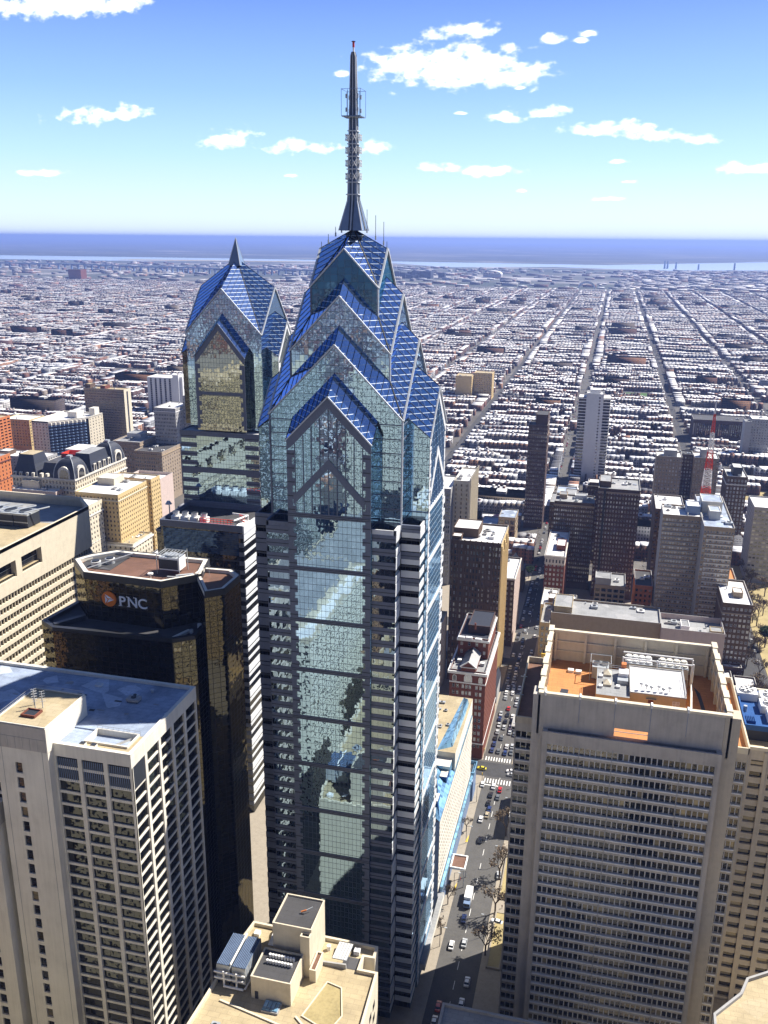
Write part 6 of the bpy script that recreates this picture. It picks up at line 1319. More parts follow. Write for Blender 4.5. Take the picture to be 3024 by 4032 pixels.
for y in (617, 624, 631, 638): mb = MB(); arch(mb, 0, 0, 0, .1, .1, M['ivory'], M['win_dark']) if False else mb.box(-391.5, -390.6, y - 1.6, y + 1.6, 66, 72, M['ivory']); mb.box(-390.6, -390.5, y - 1, y + 1, 66.5, 71.3, M['win_dark']); mb.build('dormer', GH)
mb = MB(); mb.box(-432, -410, 640, 660, 66, 76, M['whitewall'], M['roof_white']); mb.build('penthouse', GH)
mb = MB(); mb.ring([(-424, 622), (-408, 622), (-408, 634), (-424, 634)], .5, 74, 77, M['red_paint']); mb.box(-424, -408, 622, 634, 66, 74, M['redbrick'], M['galv']); mb.build('red_steel_frame', GH)

# ================================================================== low things near the street
LB = thing('low_building', 'low roof cut off by the bottom edge, right of the shaded street', 'building', (-8, 175, 0))
mb = MB(); mb.box(-31.2, 22, 140, 199, 0, 39.2, M['greystone'], M['roof_grey']); mb.build('wall', LB); mb = MB(); mb.ring([(-31.3, 140), (22, 140), (22, 199.1), (-31.3, 199.1)], .7, 39.2, 40.1, M['greystone']); mb.build('parapet', LB)
for (x, y) in ((-22, 190), (-20.8, 190.2)): mb = MB(); mb.box(x - .4, x + .4, y - .6, y + .6, 39.2, 40, M['dark_metal']); mb.build('roof_vent', LB)
RB = thing('low_building', 'flat roof coloured sunlit sand in the bottom right corner of the picture', 'building', (60, 185, 0))
mb = MB(); mb.prism([(36, 150), (90, 150), (90, 212), (54, 211), (47.4, 206.6), (45.2, 201.1), (37.9, 192.5)], 0, 60, M['cream'], M['roof_tan']); mb.build('wall', RB)  # roof and wall coloured pale to look sunlit
mb = MB(); mb.ring([(36, 150), (90, 150), (90, 212), (54, 211), (47.4, 206.6), (45.2, 201.1), (37.9, 192.5)], .6, 60, 61, M['greystone']); mb.build('parapet', RB)
TR = thing('terrace', 'podium terrace coloured sunlit cream at the foot of the brown tower, lower right', 'terrace', (55, 240, 0))
mb = MB(); mb.box(45.5, 80, 222.5, 253.2, 0, 9, M['cream'], M['roof_tan']); mb.build('deck', TR)  # bright deck colour stands in for a patch of sun
AN = thing('low_building', 'low building with a blazing white roof wedged beside the shaded street crossing', 'building', (-20, 348, 0))
mb = MB(); mb.box(-26.4, -6, 333, 361, 0, 8, M['whitewall'], M['roof_white']); mb.build('wall', AN); mb = MB(); mb.ring([(-26.6, 332.8), (-6, 332.8), (-6, 361.2), (-26.6, 361.2)], .4, 8, 8.7, M['white_paint']); mb.build('parapet', AN)
for i, (y0_, y1_) in enumerate(((292, 320), (256, 284))):
    PL_ = thing('planter', ('long raised planter bed with a pale kerb in the sunlit plaza', 'long dark planter bed in the shaded half of the plaza')[i], 'planter', (-22, y0_, 0))
    mb = MB(); mb.ring([(-25.5, y0_), (-20.5, y0_), (-20.5, y1_), (-25.5, y1_)], .5, .14, 1.0, M['pave']); mb.build('kerb', PL_); mb = MB(); mb.box(-25, -21, y0_ + .5, y1_ - .5, .14, .8, M['drygrass']); mb.build('planting', PL_)

# ------------------------------------------------------------------ trees
def tree_mesh(seed, h, spread, depth, twig, leaf=None, nleaf=0, lsz=.5, trunk=.28):
    rd = random.Random(seed); mb = MB(); tips = []
    def br(p, d, L, r, k):
        q = p + d * L; mb.bar(p, q, r * 2, M['bark'], n=5 if k > 1 else 4)
        if k <= 2: tips.append((q, L))
        if k == 0: return
        for i in range(3 if k > 1 else 4):
            a = rd.uniform(0, 6.28); s = rd.uniform(.35, .85) * spread; nd = (d + Vector((math.cos(a) * s, math.sin(a) * s, rd.uniform(-.1, .25)))).normalized(); br(q - d * L * rd.uniform(0, .25), nd, L * rd.uniform(.62, .8), r * .62, k - 1)
    br(Vector((0, 0, 0)), Vector((0, 0, 1)), h * .3, trunk, depth)
    o1 = mb.build('trunk'); m1 = o1.data; bpy.data.objects.remove(o1); m2 = None
    if leaf:
        cb = MB()
        for _ in range(nleaf):
            q, L = rd.choice(tips); c = q + Vector((rd.gauss(0, 1), rd.gauss(0, 1), rd.gauss(0, .8))) * L * .55
            u = Vector((rd.gauss(0, 1), rd.gauss(0, 1), rd.gauss(0, 1))).normalized(); v = u.orthogonal().normalized(); s = lsz * rd.uniform(.5, 1.3)
            cb.face([c - u * s, c + v * s * .6, c + u * s, c - v * s * .6], leaf)
        o2 = cb.build('crown'); m2 = o2.data; bpy.data.objects.remove(o2)
    return m1, m2
def tree(ms, x, y, label, group, rz=0, sc=1, z=0.1, name='tree', cat='tree'):
    r = thing(name, label, cat, (x, y, z), group); r.rotation_euler.z = rz; r.scale = (sc,) * 3
    for m_, nm in zip(ms, ('trunk', 'crown')):
        if m_: o = bpy.data.objects.new(nm, m_); COL.objects.link(o); o.parent = r
    return r
bareT = [tree_mesh(11 + i, 13, 1.0, 5, None, M['buds'], 260, .35, .3) for i in range(2)]
smallT = [tree_mesh(31 + i, 9, .9, 4, None, M['buds'], 200, .45, .22) for i in range(3)]
pinkT = tree_mesh(5, 9, .9, 4, None, M['blossom'], 1500, .55, .25); everT = tree_mesh(6, 11, .6, 4, None, M['evergreen'], 1600, .7, .3)
for i, (x, y, s, lb) in enumerate(((-27.2, 331, 1.1, 'tall bare tree on the right pavement, farthest of the sunlit row'), (-26.6, 303, 1.25, 'broad bare tree whose branches reach over the sunlit street'), (-25.8, 284, 1.2, 'bare tree by the shadow edge on the plaza'), (-44.2, 330, .7, 'thin bare tree on the narrow pavement by the blue-roofed block'),
        (-44.0, 284, .7, 'thin bare tree beside the yellow kerb mark near the canopy'), (-26.5, 262, 1.1, 'bare tree in the shade of the concrete tower'), (-43.6, 268, .8, 'thin bare tree at the shaded foot of the tall tower'))):
    tree(bareT[i % 2], x, y, lb, 'bare street trees', i * 1.3, s)
tree(pinkT, -86, 765, 'pink blossoming tree beside a pale blue roof', None, 0, 1.4, name='blossom_tree')
tree(pinkT, -56, 640, 'small pink blossoming tree by the dark gabled church', None, 1, .7, name='blossom_tree')
tree(everT, -46.5, 642, 'rounded yellow-green tree at the avenue corner by the dark church', None, 0, 1.0, name='leafy_tree')
tree(everT, 109, 560, 'dark evergreen at the right edge, in the park', None, .7, 1.4, name='evergreen_tree')
rd = random.Random(3)
for i in range(46):
    x = rd.uniform(94, 160); y = rd.uniform(470, 900) if i > 8 else rd.uniform(480, 640)
    if x > y * .155 + 22: x = rd.uniform(94, y * .155 + 20)
    tree(bareT[i % 2], max(x, 92), y, 'bare brown tree in the dry grass park at the right edge', 'bare park trees', rd.uniform(0, 6), rd.uniform(.9, 1.4))
for i in range(5): tree(pinkT if i % 2 else smallT[0], 112 + i * 6, 700 + i * 26, 'dark red budding tree in the far part of the park' if i % 2 == 0 else 'mauve blossoming tree in the far part of the park', 'budding park trees', i, 1.0)

# ------------------------------------------------------------------ cars
CARP = {'white': (.75, .75, .75), 'silver': (.42, .44, .46), 'black': (.015, .015, .018), 'grey': (.12, .13, .14), 'red': (.42, .02, .02), 'dark blue': (.02, .04, .14), 'yellow': (.6, .5, .05), 'tan': (.4, .34, .24)}
CM_ = {}
def paint(c):
    if c not in CM_:
        m, t, out = newmat('car_paint_' + c.replace(' ', '_')); p = N(t, 'ShaderNodeBsdfPrincipled'); p.inputs['Base Color'].default_value = (*CARP[c], 1); p.inputs['Roughness'].default_value = .3; p.inputs['Coat Weight'].default_value = .6; LK(t, p.outputs[0], out.inputs[0]); CM_[c] = m
    return CM_[c]
def car_parts(c):
    P = paint(c); body = MB(); sec = [(-2.25, .35, .75, .78), (-2.1, .3, .95, .88), (-1.2, .28, 1.0, .92), (1.2, .28, 1.0, .92), (2.0, .3, .85, .9), (2.25, .38, .7, .8)]
    def loop(y, zb, zt, w): return [(-w, y, zb), (w, y, zb), (w, y, zt - .12), (w - .1, y, zt), (-w + .1, y, zt), (-w, y, zt - .12)]
    L = [loop(*s_) for s_ in sec]
    for a, b in zip(L, L[1:]):
        for k in range(6): body.face([a[k], b[k], b[(k + 1) % 6], a[(k + 1) % 6]], P)
    body.face(L[0], P); body.face(L[-1][::-1], P)
    cab = MB(); lo_ = [(-.85, -1.75, .95), (.85, -1.75, .95), (.85, 1.15, .98), (-.85, 1.15, .98)]; hi = [(-.66, -1.15, 1.42), (.66, -1.15, 1.42), (.66, .35, 1.44), (-.66, .35, 1.44)]
    for k in range(4): cab.face([lo_[k], lo_[(k + 1) % 4], hi[(k + 1) % 4], hi[k]], M['carglass'])
    rf = MB(); rf.prism([(-.66, -1.15), (.66, -1.15), (.66, .35), (-.66, .35)], 1.41, 1.47, P)
    wh = MB(); n = 12; A = [(0, .32 * math.cos(2 * math.pi * k / n), .32 * math.sin(2 * math.pi * k / n)) for k in range(n)]; B = [(.2, a[1], a[2]) for a in A]
    for k in range(n): wh.face([A[k], A[(k + 1) % n], B[(k + 1) % n], B[k]], M['tyre'])
    wh.face(B, M['galv']); wh.face(A[::-1], M['galv'])
    ms = []
    for q, nm in ((body, 'body'), (cab, 'windows'), (rf, 'roof'), (wh, 'wheel')):
        o = q.build(nm); ms.append(o.data); bpy.data.objects.remove(o)
    whole = MB(); whole.v = body.v + cab.v + rf.v; off = 0
    for q in (body, cab, rf):
        for fc, mi in zip(q.f, q.mi): whole.f.append(tuple(i + off for i in fc)); whole.mi.append(whole.m(q.mats[mi])); whole.pid.append(0)
        off += len(q.v)
    o = whole.build('car'); ms.append(o.data); bpy.data.objects.remove(o); return ms
CARM = {c: car_parts(c) for c in CARP}
def car(x, y, c, label, group=None, rz=0, detail=True, s=1.0, z=.03):
    if not detail:
        o = bpy.data.objects.new('parked_car', CARM[c][4]); COL.objects.link(o); o.location = (x, y, z); o.rotation_euler.z = rz; tag(o, label, 'car', group); return o
    r = thing('car', label, 'car', (x, y, z), group); r.rotation_euler.z = rz; r.scale = (s, s, s)
    b, g_, rf, w, _ = CARM[c]
    for m_, nm in ((b, 'body'), (g_, 'windows'), (rf, 'roof')): o = bpy.data.objects.new(nm, m_); COL.objects.link(o); o.parent = r
    for (wx, wy) in ((-.93, -1.4), (.73, -1.4), (-.93, 1.4), (.73, 1.4)): o = bpy.data.objects.new('wheel', w); COL.objects.link(o); o.parent = r; o.location = (wx, wy, .32)
    return r
near = [(-37.5, 324.9, 'black', 'black car with a red tail, alone on the sunlit stretch of street', 0), (-39.2, 339.4, 'white', 'white van-like car standing on the sunlit street below the crossing', 0), (-37.0, 343, 'tan', 'tan car just behind the white one in the sun', 0), (-36.6, 347.5, 'dark blue', 'dark blue car half in the sun below the crossing', 0), (-37.4, 352, 'black', 'black car with a reddish glint at the upper shadow edge', 0),
        (-37.0, 365.5, 'white', 'white car first in the queue at the crossing', 0), (-33.8, 363.5, 'red', 'small red car in the right lane at the crossing', 0), (-37.4, 358.5, 'black', 'dark car second in the queue at the crossing', 0), (-34.0, 357.5, 'grey', 'grey car in the right lane behind the red one', 0),
        (-36.7, 277.5, 'dark blue', 'dark car crossing the lower shadow edge of the street', 0), (-38.9, 263.2, 'white', 'white car in the left lane in the lower shade', 0), (-34.6, 265.5, 'silver', 'silver car in the right lane in the lower shade', 0), (-30.8, 248, 'white', 'white pickup with a red front, in the shaded lower street', 0),
        (-31.2, 238.5, 'white', 'white car low in the picture by the dark plaza', 0), (-38.4, 235.5, 'red', 'red car near the bottom of the shaded street', 0), (-38.6, 229.3, 'white', 'white car at the very bottom of the street', 0), (-24.5, 279, 'white', 'white car parked on the plaza beside the concrete tower', 1.4), (-27, 305, 'silver', 'silver car parked under the broad bare tree', .1),
        (-44.5, 379, 'yellow', 'yellow taxi turning at the far left of the crossing', 1.5), (-30.5, 380, 'white', 'white car waiting at the right of the crossing', 1.57), (-29.9, 377, 'silver', 'silver car beside the white one right of the crossing', 1.5), (-42.2, 366, 'white', 'white van parked left of the crossing', 0)]
for x, y, c, lb, rz in near: car(x, y, c, lb, None, rz)
rd = random.Random(8); cols = ['white', 'silver', 'black', 'grey', 'white', 'silver', 'dark blue', 'red', 'grey', 'white']
def far_label(c, y): return '%s car %s on the avenue between the brown towers' % (c, 'queuing in the shade' if y < 560 else 'parked far off') if y < 700 else '%s car parked along the distant avenue' % c
for y in np.arange(396, 690, 6.2):
    for x in ((-41.6, -38.4, -35.2, -32.4) if y < 470 else (-43, -39.5, -33)):
        if rd.random() < (.62 if y < 470 else .55): c = rd.choice(cols); car(x + rd.uniform(-.3, .3), y + rd.uniform(-1, 1), c, far_label(c, y), 'cars on the shaded avenue', rd.choice((0, 0, 3.14)), y < 430)
for y in np.arange(700, 1500, 7):
    for x in (-43.6, -32.4):
        if rd.random() < .5: c = rd.choice(cols); car(x, y, c, far_label(c, y), 'cars parked along the sunny avenue', 0, False)
for y in np.arange(520, 900, 8):
    for x in (93, 102):
        if rd.random() < .4: c = rd.choice(cols); car(x, y, c, '%s car parked on the street beside the park' % c, 'cars beside the park', 0, False)
TK = thing('delivery_truck', 'box truck with a plain white roof in the sunlit street', 'truck', (-36.7, 288.5, 0))
mb = MB(); mb.box(-38.0, -35.4, 285.5, 292.3, .9, 3.6, M['white_paint']); mb.build('cargo_box', TK); mb = MB(); mb.box(-37.9, -35.5, 283.2, 285.4, .6, 2.5, M['grey'] if 'grey' in M else M['spire_metal']); mb.box(-37.7, -35.7, 283.0, 283.19, 1.5, 2.4, M['carglass']); mb.build('cab', TK)
for (x, y) in ((-38, 284), (-35.6, 284), (-38, 290.5), (-35.6, 290.5)): mb = MB(); mb.bar((x, y, .5), (x + .25, y, .5), 1.0, M['tyre'], n=12); mb.build('wheel', TK)
BS = thing('bus', 'long white bus in the shaded avenue beyond the crossing', 'bus', (-33.4, 424, 0))
mb = MB(); mb.box(-34.7, -32.1, 418, 430, .5, 3.1, M['white_paint'], M['greystone']); mb.build('body', BS); mb = MB(); mb.box(-34.72, -32.08, 418.6, 429.4, 1.5, 2.4, M['carglass']); mb.box(-34.4, -32.4, 417.95, 418, 1.2, 2.6, M['carglass']); mb.build('windows', BS)
for y in (420, 427.5):
    for x in (-34.7, -32.3): mb = MB(); mb.bar((x, y, .5), (x + .25, y, .5), 1.0, M['tyre'], n=12); mb.build('wheel', BS)
for i, y in enumerate(range(412, 424, 3)):
    mb = MB(); mb.box(-33.9 , -32.9, y - .5, y + .3, 3.1, 3.3, M['galv']) if y > 418 else None
    if mb.f: mb.build('roof_vent', BS)
# lamps, signals
def lamp(x, y, s, label):
    L_ = thing('street_lamp', label, 'street lamp', (x, y, 0), 'street lamps'); mb = MB(); mb.cyl(x, y, .1, 8.5, .12, M['dark_metal'], 6, .08); mb.build('pole', L_)
    mb = MB(); mb.bar((x, y, 8.4), (x + s * 2, y, 8.9), .1, M['dark_metal']); mb.box(x + s * 2 - .5, x + s * 2 + .5, y - .2, y + .2, 8.75, 8.95, M['galv']); mb.build('lamp_head', L_)
for i, (x, y, s) in enumerate(((-43, 262, 1), (-43, 292, 1), (-43, 322, 1), (-43, 352, 1), (-27.1, 272, -1), (-27.1, 312, -1), (-27.1, 346, -1))):
    lamp(x, y, s, ('dark street lamp on the left pavement, number %d from the near end' if s > 0 else 'dark street lamp on the plaza side, number %d from the near end') % (i + 1 if s > 0 else i - 3))
for (x, y, lb) in ((-42.8, 368, 'traffic signal on the near left corner of the crossing'), (-27.2, 368, 'traffic signal on the near right corner of the crossing'), (-44.8, 389.5, 'traffic signal on the far left corner of the crossing')):
    S0 = thing('traffic_light', lb, 'traffic light', (x, y, 0)); mb = MB(); mb.cyl(x, y, .1, 5.5, .1, M['dark_metal'], 6); mb.build('pole', S0); mb = MB(); mb.box(x - .2, x + .2, y - .35, y - .1, 4.3, 5.4, M['mark_y']); mb.build('signal_head', S0)
# people: one body grown from a skeleton, copied with other coats
def person_mesh():
    V = [(0, 0, .95), (0, 0, 1.2), (0, .0, 1.42), (0, -.01, 1.52), (0, -.02, 1.66), (.17, 0, 1.4), (.24, .04, 1.12), (.26, -.08, .88), (-.17, 0, 1.4), (-.24, -.02, 1.12), (-.25, -.14, .9), (.09, 0, .9), (.1, -.14, .5), (.1, -.1, .08), (.1, -.24, .04), (-.09, 0, .9), (-.1, .12, .5), (-.1, .26, .1), (-.1, .14, .04)]
    E_ = [(0, 1), (1, 2), (2, 3), (3, 4), (2, 5), (5, 6), (6, 7), (2, 8), (8, 9), (9, 10), (0, 11), (11, 12), (12, 13), (13, 14), (0, 15), (15, 16), (16, 17), (17, 18)]
    Rr = [.15, .14, .13, .06, .11, .07, .05, .04, .07, .05, .04, .09, .065, .045, .04, .09, .065, .045, .04]
    me = bpy.data.meshes.new('person'); me.from_pydata(V, E_, []); o = bpy.data.objects.new('person', me); COL.objects.link(o)
    md = o.modifiers.new('s', 'SKIN'); 
    for i, r_ in enumerate(Rr): me.skin_vertices[0].data[i].radius = (r_, r_)
    me.skin_vertices[0].data[0].use_root = True; o.modifiers.new('d', 'SUBSURF').levels = 1
    bpy.context.view_layer.update(); m2 = bpy.data.meshes.new_from_object(o.evaluated_get(bpy.context.evaluated_depsgraph_get())); bpy.data.objects.remove(o); return m2
try:
    bpy.ops.object.select_all(action='DESELECT')
except Exception: pass
try: PM = person_mesh()
except Exception as ex: PM = None
if PM:
    for i, (x, y, c, lb) in enumerate(((-43.8, 310, 'dark_metal', 'person in dark clothes walking on the sunny pavement near the canopy'), (-44.3, 276, 'slate', 'person in dark clothes on the pavement near the lower shadow edge'), (-43.4, 336, 'dark_metal', 'person in dark clothes on the narrow upper pavement'), (-23.5, 287, 'redbrick', 'person in a rust-red coat standing on the sunlit plaza'), (-26, 282, 'brown', 'person in a brown coat on the plaza near the shadow edge'), (-41.5, 298.5, 'red_paint', 'person in a red jacket under the edge of the small canopy'))):
        m_ = PM.copy(); m_.materials.clear(); m_.materials.append(M[c]); o = bpy.data.objects.new('person', m_); COL.objects.link(o); o.location = (x, y, .14); o.rotation_euler.z = i; tag(o, lb, 'person')

# ================================================================== sunlit blocks behind and below the viewpoint, which the glass mirrors
M['mirror_cream'] = glassmat('cream_stone_with_windows', (.03, .035, .04), (.8, .8, .8), .08, 2.6, 3.6, 1.1, 1.5, (.62, .55, .38), .01, .01)
M['mirror_pale'] = glassmat('pale_stone_with_windows', (.04, .045, .05), (.8, .8, .8), .08, 3.2, 3.4, 1.7, 1.6, (.72, .70, .60), .01, .01)
M['mirror_tan'] = glassmat('tan_brick_with_windows', (.03, .03, .03), (.8, .8, .8), .08, 2.2, 3.2, 1.0, 1.4, (.42, .27, .16), .01, .01)
M['mirror_glass'] = glassmat('pale_glass_curtain', (.08, .10, .11), (.75, .85, .9), .35, 1.5, 4.2, .1, .6, (.6, .64, .66), .02, .02)
for i, (a, b, c_, d, z, mt, rf, lb) in enumerate((
    (-98, -60, 20, 86, 52, 'mirror_cream', 'roof_tan', 'cream block mirrored in the tall tower, just behind the sandy roof'), (-160, -112, 30, 120, 84, 'mirror_pale', 'roof_white', 'pale gridded block under the viewpoint to the left'),
    (-230, -178, 20, 140, 104, 'mirror_tan', 'roof_tan', 'tan brick tower behind the white-framed tower'), (-106, -60, -110, -20, 96, 'mirror_cream', 'roof_white', 'tall cream office block behind the viewpoint'), (-170, -120, -120, -20, 60, 'mirror_tan', 'roof_dark', 'brick block behind the pale gridded one'),
    (-250, -190, -130, -30, 165, 'mirror_glass', 'roof_grey', 'pale glass tower behind the viewpoint, far left'), (-320, -262, 0, 120, 150, 'mirror_cream', 'roof_white', 'cream tower behind the banded building'), (-180, -110, -260, -160, 150, 'mirror_pale', 'roof_white', 'tall pale tower north of the cream block'),
    (-90, -40, -260, -160, 120, 'mirror_tan', 'roof_tan', 'brown brick tower north of the viewpoint'), (40, 100, 40, 120, 70, 'mirror_cream', 'roof_tan', 'cream block mirrored in the concrete tower'), (-22, 28, 30, 110, 45, 'mirror_pale', 'roof_white', 'low pale block directly under the viewpoint'),
    (-26, 26, -60, -8, 250, 'mirror_glass', 'roof_grey', 'pale glass skyscraper from whose top floor the view is taken'), (60, 130, -80, 0, 130, 'mirror_cream', 'roof_white', 'cream tower behind the viewpoint to the right'), (-420, -350, 60, 180, 90, 'mirror_cream', 'roof_tan', 'cream civic block far left behind the banded building'))):
    B0 = thing('office_block', lb, 'office building', ((a + b) / 2, (c_ + d) / 2, 0)); mb = MB((a, c_, 0)); mb.box(a, b, c_, d, 0, z, M[mt], M[rf]); mb.build('wall', B0)
    mb = MB(); mb.box(a + 6, b - 6, c_ + 6, d - 10, z, z + 5, M['cream'], M['roof_grey']); mb.build('penthouse', B0)
    mb = MB(); mb.ring([(a - .2, c_ - .2), (b + .2, c_ - .2), (b + .2, d + .2), (a - .2, d + .2)], .6, z - .5, z + 1.2, M['cream']); mb.build('parapet', B0)

# ================================================================== the row-house city
bpy.context.view_layer.update()
FOOT += [(-700, -380, 540, 940), (-640, -575, 1140, 1190), (-300, 0, 200, 400), (20, 90, 470, 600), (-5, 120, 150, 480), (64, 90, 625, 655), (90, 240, 380, 700), (-80, -46, 600, 640), (-50, -45, 400, 470), (-28, -18, 460, 510), (-640, -540, 940, 975)]
F_ = np.array(FOOT)
PARKS = [(27, 86, 1515, 1560), (150, 205, 2120, 2175), (-900, -830, 1500, 1560)]
WALLC = [(.17, .075, .06), (.14, .065, .055), (.10, .05, .045), (.24, .12, .09), (.08, .06, .06), (.30, .25, .21), (.45, .44, .44), (.27, .28, .31), (.34, .18, .11), (.13, .11, .12), (.22, .19, .20)]
WALLN = ['red brick', 'red brick', 'dark red brick', 'orange brick', 'dark brown', 'tan', 'pale', 'grey', 'orange brick', 'dark brown', 'grey-brown']
ROOFC = [(.86, .86, .86), (.76, .77, .80), (.60, .61, .65), (.40, .41, .43), (.22, .22, .24), (.08, .08, .09), (.30, .15, .10)]
ROOFN = ['bright white', 'white', 'silver', 'grey', 'dark grey', 'black', 'reddish']
RW = np.array([.42, .25, .13, .08, .05, .05, .02])
H = []                                                   # x0 x1 y0 y1 h wallidx roofidx kind
def add_row(x0, x1, y0, y1, along, big, lod):
    p = x0 if along == 'x' else y0; e = x1 if along == 'x' else y1
    w0 = int(rng.integers(len(WALLC))); r0_ = int(rng.choice(7, p=RW)); h0 = rng.uniform(7, 10.5)
    while p < e - 3:
        if rng.random() < .05: p += rng.uniform(4, 12)
        w = min(rng.uniform(4.4, 6.2) * lod, e - p)
        if rng.random() < .14: w0 = int(rng.integers(len(WALLC)))
        if rng.random() < .30: r0_ = int(rng.choice(7, p=RW))
        if rng.random() < .12: h0 = rng.uniform(6.5, 12.5)
        h = h0 + rng.uniform(-.35, .35); j = rng.uniform(-.7, .7) if rng.random() < .3 else 0
        if along == 'x': H.append((p, p + w, y0 + j, y1 + j, h, w0, r0_, 0))
        else: H.append((x0 + j, x1 + j, p, p + w, h, w0, r0_, 0))
        if lod == 1:                                      # narrow rear wing and stair head
            if rng.random() < .75 and along == 'x': d = rng.uniform(2.5, 5.5); H.append((p + .1, p + w * .55, y1 + j, y1 + j + d, h - rng.uniform(1.2, 3.5), w0, int(rng.choice(7, p=RW)), 1))
            if rng.random() < .22 and along == 'x': H.append((p + w * .3, p + w * .75, y0 + 3, y0 + 6, h + rng.uniform(1.4, 2.6), int(rng.integers(len(WALLC))), r0_, 1))
        p += w
ys = [470, 548, 668, 800] + [930 + 128 * k for k in range(0, 31)]
bigs = []
for a in AV:
    for k in range(len(ys) - 1):
        X0, X1, Y0, Y1 = a + 5.5, a + 130.5, ys[k] + 7, ys[k + 1] - 7
        if X0 > Y1 * .155 + 50 or X1 < -Y1 * .76 - 40: continue
        if Y0 < 640 and X0 > -330: continue
        lod = 1 if Y0 < 1750 else (1.5 if Y0 < 2900 else 2.4)
        if any(p[0] < (X0 + X1) / 2 < p[1] + 60 and p[2] < (Y0 + Y1) / 2 + 30 < p[3] + 60 for p in PARKS) and Y0 < 2300: lod_park = True
        cl_ = rng.random() < .55; cr_ = rng.random() < .55
        da_, db_ = (rng.uniform(9, 17) if cl_ else 0), (rng.uniform(9, 17) if cr_ else 0)
        if cl_: add_row(X0 + rng.uniform(0, 2), X0 + da_, Y0, Y1, 'y', 0, min(lod, 2))
        if cr_: add_row(X1 - db_, X1 - rng.uniform(0, 2), Y0, Y1, 'y', 0, min(lod, 2))
        y = Y0
        alt = 0
        while y < Y1 - 10:
            if rng.random() < (.055 if Y0 > 800 else .1):
                w = rng.uniform(30, 80); d = rng.uniform(16, 34); x = rng.uniform(X0 + 16, max(X0 + 17, X1 - 16 - w)); bigs.append((x, min(x + w, X1 - 15), y, min(y + d, Y1), rng.uniform(8, 22))); y += d + 6; continue
            add_row(X0 + da_ + rng.uniform(1, 5), X1 - db_ - rng.uniform(1, 5), y, y + rng.uniform(9, 11.5), 'x', 0, lod)
            y += (20, 24)[alt % 2] if lod < 3 else 22; alt += 1
H = np.array(H)
B_ = np.array([(x0, x1, y0, y1, h, rng.integers(len(WALLC)), rng.choice(7, p=RW), 2) for x0, x1, y0, y1, h in bigs])
def clear(A):
    ok = np.ones(len(A), bool)
    for fx0, fx1, fy0, fy1 in list(F_) + [(p[0], p[1], p[2], p[3]) for p in PARKS]:
        ok &= ~((A[:, 0] < fx1 + 1.5) & (A[:, 1] > fx0 - 1.5) & (A[:, 2] < fy1 + 1.5) & (A[:, 3] > fy0 - 1.5))
    return A[ok]
H = clear(H); B_ = clear(B_)
# rows give way to the larger buildings
def cut(A, Bs):
    ok = np.ones(len(A), bool)
    for b in Bs: ok &= ~((A[:, 0] < b[1] + 1) & (A[:, 1] > b[0] - 1) & (A[:, 2] < b[3] + 1) & (A[:, 3] > b[2] - 1))
    return A[ok]
H = cut(H, B_)
def box_mesh(name, A, base=0.0):
    n = len(A); V = np.zeros((n, 8, 3)); 
    for k, (i, j, z) in enumerate(((0, 2, 0), (1, 2, 0), (1, 3, 0), (0, 3, 0), (0, 2, 1), (1, 2, 1), (1, 3, 1), (0, 3, 1))):
        V[:, k, 0] = A[:, i]; V[:, k, 1] = A[:, j]; V[:, k, 2] = A[:, 4] if z else base
    Fq = np.array([(0, 1, 5, 4), (1, 2, 6, 5), (2, 3, 7, 6), (3, 0, 4, 7), (4, 5, 6, 7)])
    F = (np.arange(n)[:, None, None] * 8 + Fq[None]).reshape(-1)
    me = bpy.data.meshes.new(name); me.vertices.add(n * 8); me.vertices.foreach_set('co', V.ravel()); me.loops.add(n * 20); me.loops.foreach_set('vertex_index', F); me.polygons.add(n * 5)
    me.polygons.foreach_set('loop_start', np.arange(n * 5) * 4)
    me.materials.append(M['house']); me.materials.append(M['houseroof']); me.polygons.foreach_set('material_index', np.tile([0, 0, 0, 0, 1], n)); me.update(calc_edges=True)
    wc = np.array(WALLC)[A[:, 5].astype(int)]; rc = np.array(ROOFC)[A[:, 6].astype(int)]
    jw = rng.uniform(.8, 1.25, (n, 1)); jr = rng.uniform(.85, 1.1, (n, 1)); wc = np.clip(wc * jw, 0, 1); rc = np.clip(rc * jr, 0, 1)
    Cc = np.ones((n, 5, 4)); Cc[:, :4, :3] = wc[:, None]; Cc[:, 4, :3] = rc
    at = me.attributes.new('Col', 'FLOAT_COLOR', 'FACE'); at.data.foreach_set('color', Cc.astype(np.float32).ravel())
    uv = me.uv_layers.new(name='UVMap'); W_ = (A[:, 1] - A[:, 0]); D_ = (A[:, 3] - A[:, 2]); h = A[:, 4]; z = np.zeros(n)
    U = np.zeros((n, 5, 4, 2))
    for q, L in ((0, W_), (1, D_), (2, W_), (3, D_)): U[:, q, 1, 0] = L; U[:, q, 2, 0] = L; U[:, q, 2, 1] = h; U[:, q, 3, 1] = h
    U[:, :, :, 0] += .3; uv.data.foreach_set('uv', U.astype(np.float32).ravel()); return me
